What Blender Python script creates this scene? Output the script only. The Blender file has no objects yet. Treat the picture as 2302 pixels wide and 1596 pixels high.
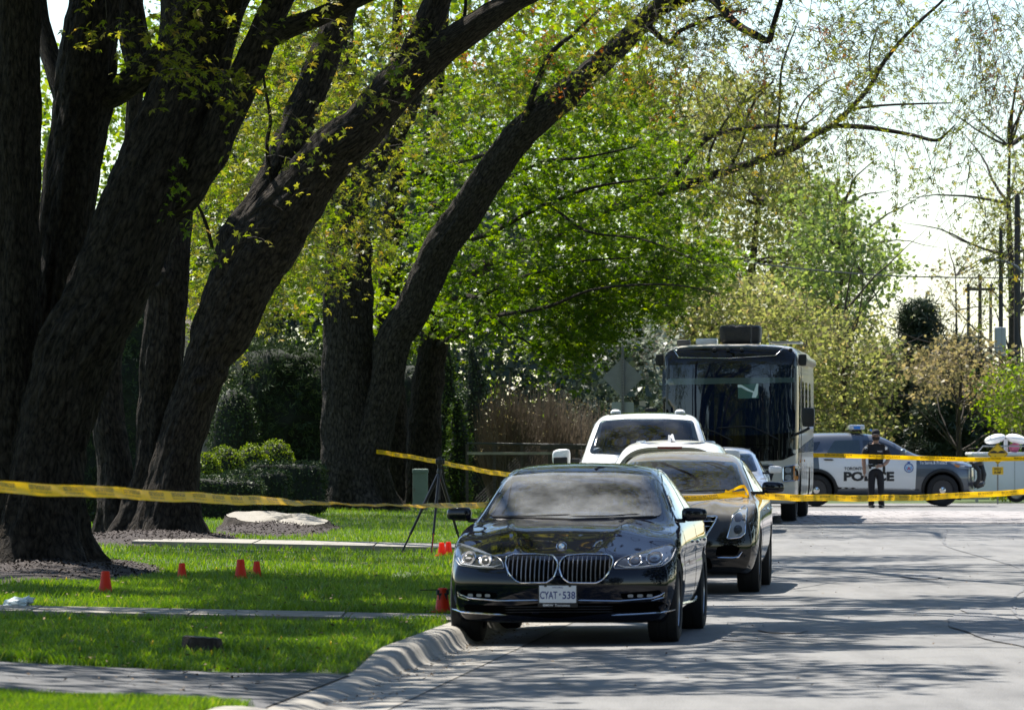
import bpy, bmesh, math, random
import numpy as np
from mathutils import Vector, Matrix, noise, geometry
from mathutils.bvhtree import BVHTree

scene = bpy.context.scene
col = scene.collection
R = math.radians
random.seed(7)
RNG = np.random.default_rng(11)

# ------------------------------------------------------------------ camera
CAM_H = 1.73
F = 12789.0            # focal length in units of a 2302 px wide picture (200 mm on 36 mm)
VH = 975.0             # horizon row in the same units
cam_d = bpy.data.cameras.new("camera")
cam = bpy.data.objects.new("camera", cam_d)
col.objects.link(cam)
cam.location = (0, 0, CAM_H)
cam.rotation_euler = (R(90), 0, 0)
cam_d.sensor_width = 36.0
cam_d.lens = 200.0
cam_d.shift_y = (VH - 798.0) / 2302.0
cam_d.clip_start = 0.5
cam_d.clip_end = 4000
cam_d.dof.use_dof = True
cam_d.dof.focus_distance = 72.0
cam_d.dof.aperture_fstop = 8.0
scene.camera = cam

# ------------------------------------------------------------------ sky + sun
SUN_EL = R(60)
SUN_AZ = math.atan2(-0.52, 0.85)        # measured from +Y towards +X : sun is behind the scene, to the left
world = bpy.data.worlds.new("World")
scene.world = world
world.use_nodes = True
wn = world.node_tree
wn.nodes.clear()
sky = wn.nodes.new("ShaderNodeTexSky")
sky.sky_type = 'NISHITA'
sky.sun_disc = False
sky.sun_elevation = SUN_EL
sky.sun_rotation = SUN_AZ
sky.altitude = 90
sky.air_density = 1.0
sky.dust_density = 0.05
sky.ozone_density = 1.8
bg = wn.nodes.new("ShaderNodeBackground")
bg.inputs[1].default_value = 0.085
wo = wn.nodes.new("ShaderNodeOutputWorld")
wn.links.new(sky.outputs[0], bg.inputs[0])
wn.links.new(bg.outputs[0], wo.inputs[0])
sun_d = bpy.data.lights.new("sun", 'SUN')
sun_d.energy = 5.0
sun_d.angle = R(0.53)
sun_d.color = (1.0, 0.95, 0.87)
sun = bpy.data.objects.new("sun", sun_d)
col.objects.link(sun)
SUN_DIR = Vector((math.sin(SUN_AZ) * math.cos(SUN_EL), math.cos(SUN_AZ) * math.cos(SUN_EL), math.sin(SUN_EL)))
sun.rotation_euler = SUN_DIR.to_track_quat('Z', 'Y').to_euler()
sun.location = SUN_DIR * 60
vs = scene.view_settings
vs.view_transform = 'Standard'
vs.look = 'None'
vs.exposure = 1.1
vs.gamma = 1.0
vs.use_curve_mapping = False
scene.cycles.use_denoising = True
scene.cycles.max_bounces = 6
scene.cycles.diffuse_bounces = 2
scene.cycles.glossy_bounces = 3
scene.cycles.transmission_bounces = 4
scene.cycles.transparent_max_bounces = 6
scene.cycles.sample_clamp_indirect = 6.0

# ------------------------------------------------------------------ helpers
def at(u, v, Y):
    return Vector(((u - 1151.0) * Y / F, Y, CAM_H + (VH - v) * Y / F))

def tag(o, label=None, cat=None, group=None, kind=None):
    if label: o["label"] = label
    if cat: o["category"] = cat
    if group: o["group"] = group
    if kind: o["kind"] = kind
    return o

def empty(name, loc=(0, 0, 0), rz=0.0):
    o = bpy.data.objects.new(name, None)
    o.location = loc
    o.rotation_euler = (0, 0, rz)
    o.empty_display_size = 0.2
    col.objects.link(o)
    return o

def link(name, me, mat=None, parent=None, smooth=False):
    o = bpy.data.objects.new(name, me)
    if mat is not None and len(me.materials) == 0:
        for m in (mat if isinstance(mat, (list, tuple)) else [mat]):
            me.materials.append(m)
    if parent is not None:
        o.parent = parent
    if smooth:
        me.polygons.foreach_set("use_smooth", [True] * len(me.polygons))
    col.objects.link(o)
    return o

def np_mesh(name, V, FQ):
    """fast mesh from arrays: V (n,3), FQ (m,k) same k"""
    V = np.ascontiguousarray(V, dtype=np.float32)
    FQ = np.ascontiguousarray(FQ, dtype=np.int32)
    me = bpy.data.meshes.new(name)
    m, k = FQ.shape
    me.vertices.add(len(V))
    me.vertices.foreach_set("co", V.ravel())
    me.loops.add(m * k)
    me.loops.foreach_set("vertex_index", FQ.ravel())
    me.polygons.add(m)
    me.polygons.foreach_set("loop_start", np.arange(0, m * k, k, dtype=np.int32))
    me.update(calc_edges=True)
    return me

class MB:
    def __init__(s):
        s.v = []; s.f = []; s.m = []; s.mi = 0
    def add(s, vs, fs):
        b = len(s.v)
        s.v.extend([tuple(p) for p in vs])
        for f in fs:
            s.f.append([b + i for i in f]); s.m.append(s.mi)
        return s
    def box(s, c, d, rz=0.0, bevel=0.0, M=None):
        x, y, z = d[0] / 2, d[1] / 2, d[2] / 2
        if bevel <= 0:
            P = [(-x, -y, -z), (x, -y, -z), (x, y, -z), (-x, y, -z), (-x, -y, z), (x, -y, z), (x, y, z), (-x, y, z)]
            fs = [(3, 2, 1, 0), (4, 5, 6, 7), (0, 1, 5, 4), (1, 2, 6, 5), (2, 3, 7, 6), (3, 0, 4, 7)]
        else:
            bm = bmesh.new(); bmesh.ops.create_cube(bm, size=1)
            for q in bm.verts: q.co = Vector((q.co.x * d[0], q.co.y * d[1], q.co.z * d[2]))
            bmesh.ops.bevel(bm, geom=bm.edges[:], offset=bevel, segments=2, affect='EDGES', profile=0.6)
            bm.verts.index_update()
            P = [q.co[:] for q in bm.verts]; fs = [[q.index for q in f.verts] for f in bm.faces]; bm.free()
        Mx = Matrix.Translation(Vector(c)) @ (M if M is not None else Matrix.Rotation(rz, 4, 'Z'))
        return s.add([Mx @ Vector(p) for p in P], fs)
    def tube(s, pts, rad, seg=8, caps=True, jitter=None):
        pts = [Vector(p) for p in pts]; n = len(pts)
        if not hasattr(rad, '__len__'): rad = [rad] * n
        vs = []; fs = []
        up = Vector((0, 0, 1)); prev = None
        for i, p in enumerate(pts):
            t = (pts[min(i + 1, n - 1)] - pts[max(i - 1, 0)])
            if t.length < 1e-9: t = Vector((0, 0, 1))
            t.normalize()
            if prev is None:
                a = t.cross(up)
                if a.length < 1e-3: a = t.cross(Vector((1, 0, 0)))
                a.normalize()
            else:
                a = prev - t * prev.dot(t)
                if a.length < 1e-6: a = t.cross(Vector((1, 0, 0)))
                a.normalize()
            prev = a; b = t.cross(a)
            for k in range(seg):
                an = 2 * math.pi * k / seg
                r = rad[i]
                q = a * math.cos(an) + b * math.sin(an)
                if jitter: r *= jitter(p, q, i, k)
                vs.append(p + q * r)
        for i in range(n - 1):
            for k in range(seg):
                k2 = (k + 1) % seg
                fs.append((i * seg + k, i * seg + k2, (i + 1) * seg + k2, (i + 1) * seg + k))
        if caps:
            fs.append(tuple(range(seg - 1, -1, -1)))
            fs.append(tuple((n - 1) * seg + k for k in range(seg)))
        return s.add(vs, fs)
    def loop_tube(s, pts, r, seg=6):
        pts = [Vector(p) for p in pts]; n = len(pts); vs = []; fs = []
        prev = None
        for i, p in enumerate(pts):
            t = (pts[(i + 1) % n] - pts[i - 1]).normalized()
            a = (Vector((0, 1, 0)) - t * t.y)
            if a.length < 1e-3: a = t.cross(Vector((1, 0, 0)))
            a.normalize(); b = t.cross(a)
            for k in range(seg):
                an = 2 * math.pi * k / seg
                vs.append(p + (a * math.cos(an) + b * math.sin(an)) * r)
        for i in range(n):
            j = (i + 1) % n
            for k in range(seg):
                k2 = (k + 1) % seg
                fs.append((i * seg + k, i * seg + k2, j * seg + k2, j * seg + k))
        return s.add(vs, fs)
    def lathe(s, prof, seg=24, M=None):
        """prof: list of (r, z) ; around z, then M"""
        M = M if M is not None else Matrix.Identity(4)
        vs = []; fs = []; n = len(prof)
        for r, z in prof:
            for k in range(seg):
                an = 2 * math.pi * k / seg
                vs.append(M @ Vector((r * math.cos(an), r * math.sin(an), z)))
        for i in range(n - 1):
            for k in range(seg):
                k2 = (k + 1) % seg
                fs.append((i * seg + k, i * seg + k2, (i + 1) * seg + k2, (i + 1) * seg + k))
        if prof[0][0] > 1e-4: fs.append(tuple(range(seg - 1, -1, -1)))
        if prof[-1][0] > 1e-4: fs.append(tuple((n - 1) * seg + k for k in range(seg)))
        return s.add(vs, fs)
    def prism(s, poly, y0, y1, M=None):
        """poly in (x,z), extruded along y"""
        M = M if M is not None else Matrix.Identity(4)
        n = len(poly)
        vs = [M @ Vector((p[0], y0, p[1])) for p in poly] + [M @ Vector((p[0], y1, p[1])) for p in poly]
        fs = [tuple(range(n)), tuple(range(2 * n - 1, n - 1, -1))]
        for i in range(n):
            j = (i + 1) % n
            fs.append((j, i, n + i, n + j))
        return s.add(vs, fs)
    def mesh(s, name):
        me = bpy.data.meshes.new(name)
        me.from_pydata(s.v, [], s.f)
        if any(s.m): me.polygons.foreach_set("material_index", s.m)
        me.update()
        return me
    def build(s, name, mat, parent=None, smooth=False, fix=True):
        me = s.mesh(name)
        if fix:
            bm = bmesh.new(); bm.from_mesh(me)
            bmesh.ops.recalc_face_normals(bm, faces=bm.faces[:])
            bm.to_mesh(me); bm.free()
        o = link(name, me, mat, parent)
        if smooth: shade(me)
        return o

def shade(me, ang=38):
    me.polygons.foreach_set("use_smooth", [True] * len(me.polygons))
    me.set_sharp_from_angle(angle=R(ang))

def pchip(kn):
    """monotone cubic through (x,y) knots -> function"""
    xs = np.array([k[0] for k in kn], float); ys = np.array([k[1] for k in kn], float)
    h = np.diff(xs); d = np.diff(ys) / h
    m = np.zeros(len(xs)); m[0] = d[0]; m[-1] = d[-1]
    for i in range(1, len(xs) - 1):
        m[i] = 0 if d[i - 1] * d[i] <= 0 else 2 * d[i - 1] * d[i] / (d[i - 1] + d[i])
    def f(x):
        x = min(max(x, xs[0]), xs[-1])
        i = min(int(np.searchsorted(xs, x, side='right')) - 1, len(h) - 1)
        t = (x - xs[i]) / h[i]
        return float((2 * t**3 - 3 * t**2 + 1) * ys[i] + (t**3 - 2 * t**2 + t) * h[i] * m[i] + (-2 * t**3 + 3 * t**2) * ys[i + 1] + (t**3 - t**2) * h[i] * m[i + 1])
    return f

def catmull(pts, n):
    """resample list of tuples (any dim) with n points per span"""
    P = np.array(pts, float); out = []
    for i in range(len(P) - 1):
        p0 = P[max(i - 1, 0)]; p1 = P[i]; p2 = P[i + 1]; p3 = P[min(i + 2, len(P) - 1)]
        for k in range(n):
            t = k / n
            out.append(0.5 * ((2 * p1) + (-p0 + p2) * t + (2 * p0 - 5 * p1 + 4 * p2 - p3) * t * t + (-p0 + 3 * p1 - 3 * p2 + p3) * t**3))
    out.append(P[-1])
    return np.array(out)

def evaluated(o):
    dg = bpy.context.evaluated_depsgraph_get()
    dg.update()
    return bpy.data.meshes.new_from_object(o.evaluated_get(dg), preserve_all_data_layers=True, depsgraph=dg)

_txt = {}
def text_arrays(body, size=1.0, bold=0.0, spacing=1.0):
    """verts (n,2) + faces of flat lettering, baseline at y=0, starting x=0"""
    key = (body, bold, spacing)
    if key not in _txt:
        cu = bpy.data.curves.new("lettering", 'FONT')
        cu.body = body; cu.size = 1.0; cu.offset = bold; cu.space_character = spacing; cu.resolution_u = 3
        o = bpy.data.objects.new("lettering", cu); col.objects.link(o)
        me = evaluated(o)
        V = np.array([q.co[:2] for q in me.vertices]); Fs = [list(p.vertices) for p in me.polygons]
        bpy.data.objects.remove(o); bpy.data.curves.remove(cu); bpy.data.meshes.remove(me)
        _txt[key] = (V, Fs)
    V, Fs = _txt[key]
    return V * size, Fs

def text_fit(body, w, h, bold=0.0, spacing=1.0):
    """lettering scaled to a w x h box centred on 0"""
    V, Fs = text_arrays(body, 1.0, bold, spacing)
    lo = V.min(0); hi = V.max(0)
    V = (V - (lo + hi) / 2) / (hi - lo) * np.array([w, h])
    return V, Fs
# ------------------------------------------------------------------ materials
M = {}
def nt(name):
    m = bpy.data.materials.new(name); m.use_nodes = True
    t = m.node_tree; t.nodes.clear()
    o = t.nodes.new("ShaderNodeOutputMaterial")
    return m, t, o

def ramp(t, stops, src=None, inter='LINEAR'):
    n = t.nodes.new("ShaderNodeValToRGB"); e = n.color_ramp.elements
    n.color_ramp.interpolation = inter
    while len(e) > 1: e.remove(e[-1])
    e[0].position = stops[0][0]; e[0].color = (*stops[0][1], 1)
    for p, c in stops[1:]:
        k = e.new(p); k.color = (*c, 1)
    if src is not None: t.links.new(src, n.inputs[0])
    return n

def noise_n(t, scale, detail=4, rough=0.6, vec=None, dist=0.0):
    n = t.nodes.new("ShaderNodeTexNoise")
    n.inputs["Scale"].default_value = scale; n.inputs["Detail"].default_value = detail
    n.inputs["Roughness"].default_value = rough; n.inputs["Distortion"].default_value = dist
    if vec is not None: t.links.new(vec, n.inputs["Vector"])
    return n

def coords(t, scale=(1, 1, 1), kind="Object"):
    tc = t.nodes.new("ShaderNodeTexCoord"); mp = t.nodes.new("ShaderNodeMapping")
    mp.inputs["Scale"].default_value = scale
    t.links.new(tc.outputs[kind], mp.inputs[0])
    return mp.outputs[0]

def pbr(name, c, rough=0.5, metal=0.0, coat=0.0, spec=0.5, var=0.0, vscale=8.0, bump=0.0, bscale=40.0, stretch=(1, 1, 1), c2=None, emit=None, coat_rough=0.03, trans=0.0, ior=1.5):
    m, t, o = nt(name)
    b = t.nodes.new("ShaderNodeBsdfPrincipled")
    b.inputs["Base Color"].default_value = (*c, 1); b.inputs["Roughness"].default_value = rough
    b.inputs["Metallic"].default_value = metal; b.inputs["Coat Weight"].default_value = coat
    b.inputs["Coat Roughness"].default_value = coat_rough
    b.inputs["Specular IOR Level"].default_value = spec; b.inputs["IOR"].default_value = ior
    b.inputs["Transmission Weight"].default_value = trans
    vec = coords(t, stretch) if (var or bump or c2) else None
    if var or c2:
        n = noise_n(t, vscale, 5, 0.62, vec)
        a = c2 if c2 else tuple(x * (1 - var) for x in c)
        d = c if c2 else tuple(min(1, x * (1 + var)) for x in c)
        rp = ramp(t, [(0.32, a), (0.68, d)], n.outputs[0])
        t.links.new(rp.outputs[0], b.inputs["Base Color"])
    if bump:
        n2 = noise_n(t, bscale, 5, 0.65, vec)
        bp = t.nodes.new("ShaderNodeBump"); bp.inputs["Strength"].default_value = 1.0
        bp.inputs["Distance"].default_value = bump
        t.links.new(n2.outputs[0], bp.inputs["Height"]); t.links.new(bp.outputs[0], b.inputs["Normal"])
    if emit:
        b.inputs["Emission Color"].default_value = (*emit[0], 1); b.inputs["Emission Strength"].default_value = emit[1]
    t.links.new(b.outputs[0], o.inputs[0])
    M[name] = m
    return m

def leafmat(name, stops, trans=0.5, gloss=0.08, rough=0.42):
    m, t, o = nt(name)
    g = t.nodes.new("ShaderNodeNewGeometry")
    rp = ramp(t, stops, g.outputs["Random Per Island"])
    d = t.nodes.new("ShaderNodeBsdfDiffuse"); tr = t.nodes.new("ShaderNodeBsdfTranslucent")
    gl = t.nodes.new("ShaderNodeBsdfGlossy"); gl.inputs["Roughness"].default_value = rough
    hs = t.nodes.new("ShaderNodeHueSaturation"); hs.inputs["Saturation"].default_value = 1.12; hs.inputs["Value"].default_value = 1.25
    t.links.new(rp.outputs[0], d.inputs[0]); t.links.new(rp.outputs[0], hs.inputs["Color"]); t.links.new(hs.outputs[0], tr.inputs[0])
    m1 = t.nodes.new("ShaderNodeMixShader"); m1.inputs[0].default_value = trans
    t.links.new(d.outputs[0], m1.inputs[1]); t.links.new(tr.outputs[0], m1.inputs[2])
    m2 = t.nodes.new("ShaderNodeMixShader"); m2.inputs[0].default_value = gloss
    t.links.new(m1.outputs[0], m2.inputs[1]); t.links.new(gl.outputs[0], m2.inputs[2])
    t.links.new(m2.outputs[0], o.inputs[0])
    M[name] = m
    return m

# vegetation
leafmat("leaf_yellow", [(0, (0.09, 0.11, 0.015)), (0.35, (0.20, 0.205, 0.03)), (0.7, (0.16, 0.21, 0.026)), (0.92, (0.32, 0.29, 0.05)), (1, (0.38, 0.25, 0.06))], 0.55, 0.03)
leafmat("leaf_green", [(0, (0.045, 0.09, 0.008)), (0.45, (0.10, 0.18, 0.013)), (0.85, (0.19, 0.28, 0.022)), (1, (0.27, 0.34, 0.03))], 0.6, 0.03)
leafmat("leaf_lime", [(0, (0.08, 0.135, 0.012)), (0.5, (0.155, 0.23, 0.02)), (1, (0.28, 0.33, 0.04))], 0.58, 0.03)
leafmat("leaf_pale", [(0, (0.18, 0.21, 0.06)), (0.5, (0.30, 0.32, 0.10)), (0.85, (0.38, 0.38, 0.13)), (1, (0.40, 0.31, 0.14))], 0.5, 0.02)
leafmat("leaf_fresh", [(0, (0.14, 0.20, 0.05)), (0.5, (0.21, 0.29, 0.07)), (1, (0.30, 0.36, 0.10))], 0.5, 0.05)
leafmat("leaf_brown", [(0, (0.16, 0.14, 0.06)), (0.5, (0.28, 0.24, 0.11)), (1, (0.38, 0.29, 0.14))], 0.45, 0.02)
leafmat("leaf_blossom", [(0, (0.16, 0.20, 0.13)), (0.6, (0.30, 0.33, 0.25)), (1, (0.44, 0.45, 0.40))], 0.4, 0.05)
leafmat("leaf_pink", [(0, (0.26, 0.08, 0.08)), (1, (0.42, 0.16, 0.16))], 0.4, 0.05)
leafmat("seed_keys", [(0, (0.28, 0.08, 0.02)), (1, (0.42, 0.17, 0.04))], 0.4, 0.05)
leafmat("needle_dark", [(0, (0.018, 0.032, 0.018)), (0.6, (0.035, 0.055, 0.028)), (1, (0.06, 0.08, 0.04))], 0.12, 0.04)
leafmat("needle_yew", [(0, (0.016, 0.030, 0.012)), (0.6, (0.038, 0.064, 0.022)), (1, (0.085, 0.12, 0.04))], 0.14, 0.025, 0.5)
leafmat("leaf_box", [(0, (0.08, 0.125, 0.014)), (0.6, (0.18, 0.25, 0.024)), (1, (0.30, 0.36, 0.04))], 0.3, 0.03, 0.5)
leafmat("leaf_cedar", [(0, (0.025, 0.05, 0.010)), (0.6, (0.05, 0.09, 0.015)), (1, (0.12, 0.17, 0.03))], 0.25, 0.03)
leafmat("grass_blade", [(0, (0.085, 0.18, 0.009)), (0.5, (0.165, 0.31, 0.015)), (0.92, (0.26, 0.40, 0.025)), (1, (0.36, 0.34, 0.09))], 0.45, 0.06)
leafmat("dandelion", [(0, (0.75, 0.5, 0.02)), (1, (0.85, 0.65, 0.03))], 0.3, 0.02)
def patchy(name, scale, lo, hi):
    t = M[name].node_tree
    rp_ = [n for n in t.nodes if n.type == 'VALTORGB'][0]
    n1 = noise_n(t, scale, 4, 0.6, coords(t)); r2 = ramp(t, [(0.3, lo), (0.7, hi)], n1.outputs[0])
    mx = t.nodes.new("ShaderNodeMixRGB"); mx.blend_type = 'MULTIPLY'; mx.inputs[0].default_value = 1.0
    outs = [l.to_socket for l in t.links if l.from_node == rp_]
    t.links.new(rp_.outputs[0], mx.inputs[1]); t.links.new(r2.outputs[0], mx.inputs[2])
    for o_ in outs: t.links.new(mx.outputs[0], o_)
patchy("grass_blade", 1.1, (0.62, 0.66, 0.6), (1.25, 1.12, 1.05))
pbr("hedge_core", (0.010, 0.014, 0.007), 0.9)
pbr("twig", (0.045, 0.035, 0.026), 0.85, var=0.3, vscale=5)
pbr("twig_brown", (0.12, 0.09, 0.06), 0.85, var=0.35, vscale=5)
pbr("twig_dry", (0.18, 0.14, 0.095), 0.85, var=0.35, vscale=5)

def bark(name, c1, c2, sc=1.0, disp=0.02):
    m, t, o = nt(name)
    b = t.nodes.new("ShaderNodeBsdfPrincipled"); b.inputs["Roughness"].default_value = 0.92
    b.inputs["Specular IOR Level"].default_value = 0.2
    uv = t.nodes.new("ShaderNodeUVMap")
    mp = t.nodes.new("ShaderNodeMapping"); mp.inputs["Scale"].default_value = (15 * sc, 5.5 * sc, 1)
    t.links.new(uv.outputs[0], mp.inputs[0])
    nz = noise_n(t, 1.6, 8, 0.68, mp.outputs[0], 0.8)
    vor = t.nodes.new("ShaderNodeTexVoronoi"); vor.feature = 'DISTANCE_TO_EDGE'; vor.inputs["Scale"].default_value = 1.7
    mixv = t.nodes.new("ShaderNodeMixRGB"); mixv.inputs[0].default_value = 0.35
    t.links.new(mp.outputs[0], mixv.inputs[1]); t.links.new(nz.outputs["Color"], mixv.inputs[2])
    t.links.new(mixv.outputs[0], vor.inputs["Vector"])
    mul = t.nodes.new("ShaderNodeMath"); mul.operation = 'MULTIPLY_ADD'; mul.inputs[1].default_value = 0.55
    t.links.new(vor.outputs["Distance"], mul.inputs[0]); t.links.new(nz.outputs[0], mul.inputs[2])
    rp = ramp(t, [(0.40, c1), (0.82, c2)], mul.outputs[0])  # bark tone, with crack shade and lit ridges put into the colour
    t.links.new(rp.outputs[0], b.inputs["Base Color"])
    bp = t.nodes.new("ShaderNodeBump"); bp.inputs["Strength"].default_value = 1.0; bp.inputs["Distance"].default_value = disp
    t.links.new(mul.outputs[0], bp.inputs["Height"]); t.links.new(bp.outputs[0], b.inputs["Normal"])
    t.links.new(b.outputs[0], o.inputs[0])
    M[name] = m
bark("bark", (0.007, 0.0055, 0.0045), (0.10, 0.08, 0.061), 1.0, 0.2)
bark("bark_grey", (0.010, 0.0085, 0.007), (0.13, 0.112, 0.093), 1.1, 0.18)
bark("bark_far", (0.03, 0.025, 0.02), (0.10, 0.08, 0.065), 0.8, 0.04)

# ground
def asphalt(name, base, spread, tint=(1, 1, 1.03), rough=0.62):
    m, t, o = nt(name)
    b = t.nodes.new("ShaderNodeBsdfPrincipled"); b.inputs["Roughness"].default_value = rough; b.inputs["Specular IOR Level"].default_value = 0.5
    v = coords(t)
    n1 = noise_n(t, 0.35, 4, 0.6, v); n2 = noise_n(t, 60, 3, 0.7, v)
    vs_ = coords(t, (1.6, 0.22, 1)); n3 = noise_n(t, 1.3, 5, 0.62, vs_)
    a = t.nodes.new("ShaderNodeMath"); a.operation = 'MULTIPLY_ADD'; a.inputs[1].default_value = 0.45
    t.links.new(n1.outputs[0], a.inputs[0])
    a2 = t.nodes.new("ShaderNodeMath"); a2.operation = 'MULTIPLY_ADD'; a2.inputs[1].default_value = 0.35
    t.links.new(n2.outputs[0], a2.inputs[0]); t.links.new(n3.outputs[0], a2.inputs[2])
    t.links.new(a2.outputs[0], a.inputs[2])
    lo = tuple(base * (1 - spread) * x for x in tint); hi = tuple(base * (1 + spread) * x for x in tint)
    rp = ramp(t, [(0.55, lo), (1.15, hi)], a.outputs[0])
    rp.color_ramp.elements[-1].position = 1.0
    t.links.new(rp.outputs[0], b.inputs["Base Color"])
    vor = t.nodes.new("ShaderNodeTexVoronoi"); vor.inputs["Scale"].default_value = 70
    t.links.new(v, vor.inputs["Vector"])
    bp = t.nodes.new("ShaderNodeBump"); bp.inputs["Distance"].default_value = 0.006; bp.inputs["Strength"].default_value = 1.0
    t.links.new(vor.outputs["Distance"], bp.inputs["Height"]); t.links.new(bp.outputs[0], b.inputs["Normal"])
    t.links.new(b.outputs[0], o.inputs[0]); M[name] = m
asphalt("asphalt", 0.105, 0.5, (1.03, 1, 0.95))
asphalt("asphalt_patch", 0.10, 0.3)
asphalt("asphalt_drive", 0.055, 0.3)
pbr("concrete", (0.27, 0.25, 0.215), 0.85, var=0.22, vscale=3.0, bump=0.004, bscale=45)
pbr("concrete_old", (0.26, 0.235, 0.195), 0.9, var=0.3, vscale=4.0, bump=0.008, bscale=30)
pbr("paver", (0.27, 0.25, 0.245), 0.8, var=0.25, vscale=2.5, bump=0.004, bscale=40)
pbr("joint_sand", (0.10, 0.09, 0.085), 0.95)
pbr("soil", (0.05, 0.042, 0.03), 0.95, var=0.35, vscale=6, bump=0.02, bscale=25)
pbr("turf", (0.045, 0.075, 0.012), 0.95, var=0.35, vscale=2.0)
pbr("mulch", (0.042, 0.031, 0.026), 0.95, var=0.45, vscale=14, bump=0.03, bscale=30)
pbr("mulch_chip", (0.055, 0.042, 0.037), 0.9, var=0.5, vscale=3)
pbr("cut_wood", (0.27, 0.245, 0.20), 0.8, var=0.28, vscale=5, bump=0.01, bscale=12, stretch=(1, 6, 1))
pbr("leaf_litter", (0.15, 0.10, 0.055), 0.9, var=0.5, vscale=20)
# vehicles
def carpaint(name, c, metal=0.0, rough=0.35, coat=1.0, dust=0.0, coat_rough=0.02):
    m, t, o = nt(name)
    b = t.nodes.new("ShaderNodeBsdfPrincipled")
    b.inputs["Base Color"].default_value = (*c, 1); b.inputs["Metallic"].default_value = metal
    b.inputs["Roughness"].default_value = rough; b.inputs["Coat Weight"].default_value = coat
    b.inputs["Coat Roughness"].default_value = coat_rough
    if max(c) < 0.05: b.inputs["Specular IOR Level"].default_value = 0.0
    v = coords(t); n = noise_n(t, 3.0, 6, 0.7, v)
    if dust:
        g = t.nodes.new("ShaderNodeNewGeometry"); sx = t.nodes.new("ShaderNodeSeparateXYZ"); t.links.new(g.outputs["Normal"], sx.inputs[0])
        mr = t.nodes.new("ShaderNodeMapRange"); mr.inputs[1].default_value = 0.2; mr.inputs[2].default_value = 1.0; mr.inputs[3].default_value = 0; mr.inputs[4].default_value = dust
        t.links.new(sx.outputs[2], mr.inputs[0])
        mm = t.nodes.new("ShaderNodeMath"); mm.operation = 'MULTIPLY'; t.links.new(mr.outputs[0], mm.inputs[0])
        rr = ramp(t, [(0.3, (0.6, 0.6, 0.6)), (0.7, (1, 1, 1))], n.outputs[0]); t.links.new(rr.outputs[0], mm.inputs[1])
        d = t.nodes.new("ShaderNodeBsdfDiffuse"); d.inputs[0].default_value = (0.42, 0.39, 0.34, 1)
        mx = t.nodes.new("ShaderNodeMixShader"); t.links.new(mm.outputs[0], mx.inputs[0])
        t.links.new(b.outputs[0], mx.inputs[1]); t.links.new(d.outputs[0], mx.inputs[2]); t.links.new(mx.outputs[0], o.inputs[0])
    else:
        t.links.new(b.outputs[0], o.inputs[0])
    n2 = noise_n(t, 2.2, 2, 0.5, v)
    bp = t.nodes.new("ShaderNodeBump"); bp.inputs["Distance"].default_value = 0.0006; bp.inputs["Strength"].default_value = 0.6
    t.links.new(n2.outputs[0], bp.inputs["Height"]); t.links.new(bp.outputs[0], b.inputs["Coat Normal"])
    M[name] = m
carpaint("paint_black", (0.003, 0.004, 0.010), 0.0, 0.3, 1.0, 0.006)
carpaint("paint_dusty_black", (0.010, 0.010, 0.011), 0.0, 0.3, 1.0, 0.40, 0.04)
carpaint("paint_white", (0.86, 0.85, 0.83), 0.0, 0.35, 0.8)
carpaint("paint_pearl", (0.66, 0.64, 0.60), 0.0, 0.35, 0.8)
carpaint("paint_silver", (0.55, 0.56, 0.58), 0.7, 0.3, 0.8)
carpaint("paint_grey", (0.10, 0.115, 0.14), 0.5, 0.35, 1.0)
carpaint("paint_cream", (0.60, 0.56, 0.48), 0.0, 0.4, 0.6)
carpaint("paint_rv_black", (0.005, 0.005, 0.007), 0.0, 0.2, 1.0)
pbr("glass_dark", (0.006, 0.008, 0.009), 0.02, spec=0.9, coat=1.0)
pbr("glass_blue", (0.004, 0.010, 0.026), 0.02, spec=0.8)
pbr("glass_green", (0.02, 0.035, 0.032), 0.03, spec=0.9, coat=1.0)
pbr("lens_clear", (0.30, 0.31, 0.32), 0.05, spec=0.8, coat=1.0)
pbr("lamp_dark", (0.03, 0.03, 0.033), 0.12, spec=0.7, coat=1.0)
pbr("lens_orange", (0.65, 0.22, 0.03), 0.15, coat=1.0)
pbr("lens_red", (0.20, 0.008, 0.01), 0.15, coat=1.0)
pbr("lens_beacon", (0.75, 0.80, 0.86), 0.08, coat=1.0, trans=0.3)
pbr("beacon_blue", (0.05, 0.25, 0.75), 0.1, coat=1.0)
pbr("chrome", (0.72, 0.72, 0.74), 0.12, metal=1.0)
pbr("alloy", (0.42, 0.42, 0.43), 0.32, metal=0.9)
pbr("alloy_dark", (0.06, 0.06, 0.065), 0.4, metal=0.6)
pbr("rubber", (0.012, 0.012, 0.013), 0.75, var=0.2, vscale=30)
pbr("plastic_black", (0.012, 0.012, 0.013), 0.5)
pbr("plastic_grey", (0.06, 0.06, 0.062), 0.55)
pbr("void", (0.003, 0.003, 0.003), 0.9, spec=0.0)
pbr("cover_black", (0.014, 0.013, 0.013), 0.55, bump=0.02, bscale=9)
pbr("plate_white", (0.72, 0.74, 0.76), 0.45)
pbr("plate_blue", (0.035, 0.055, 0.20), 0.5)
pbr("print_black", (0.02, 0.02, 0.022), 0.6)
pbr("print_white", (0.82, 0.82, 0.82), 0.6)
pbr("print_blue", (0.03, 0.10, 0.36), 0.5)
pbr("print_red", (0.55, 0.03, 0.04), 0.5)
pbr("print_light_blue", (0.25, 0.48, 0.75), 0.5)
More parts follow.
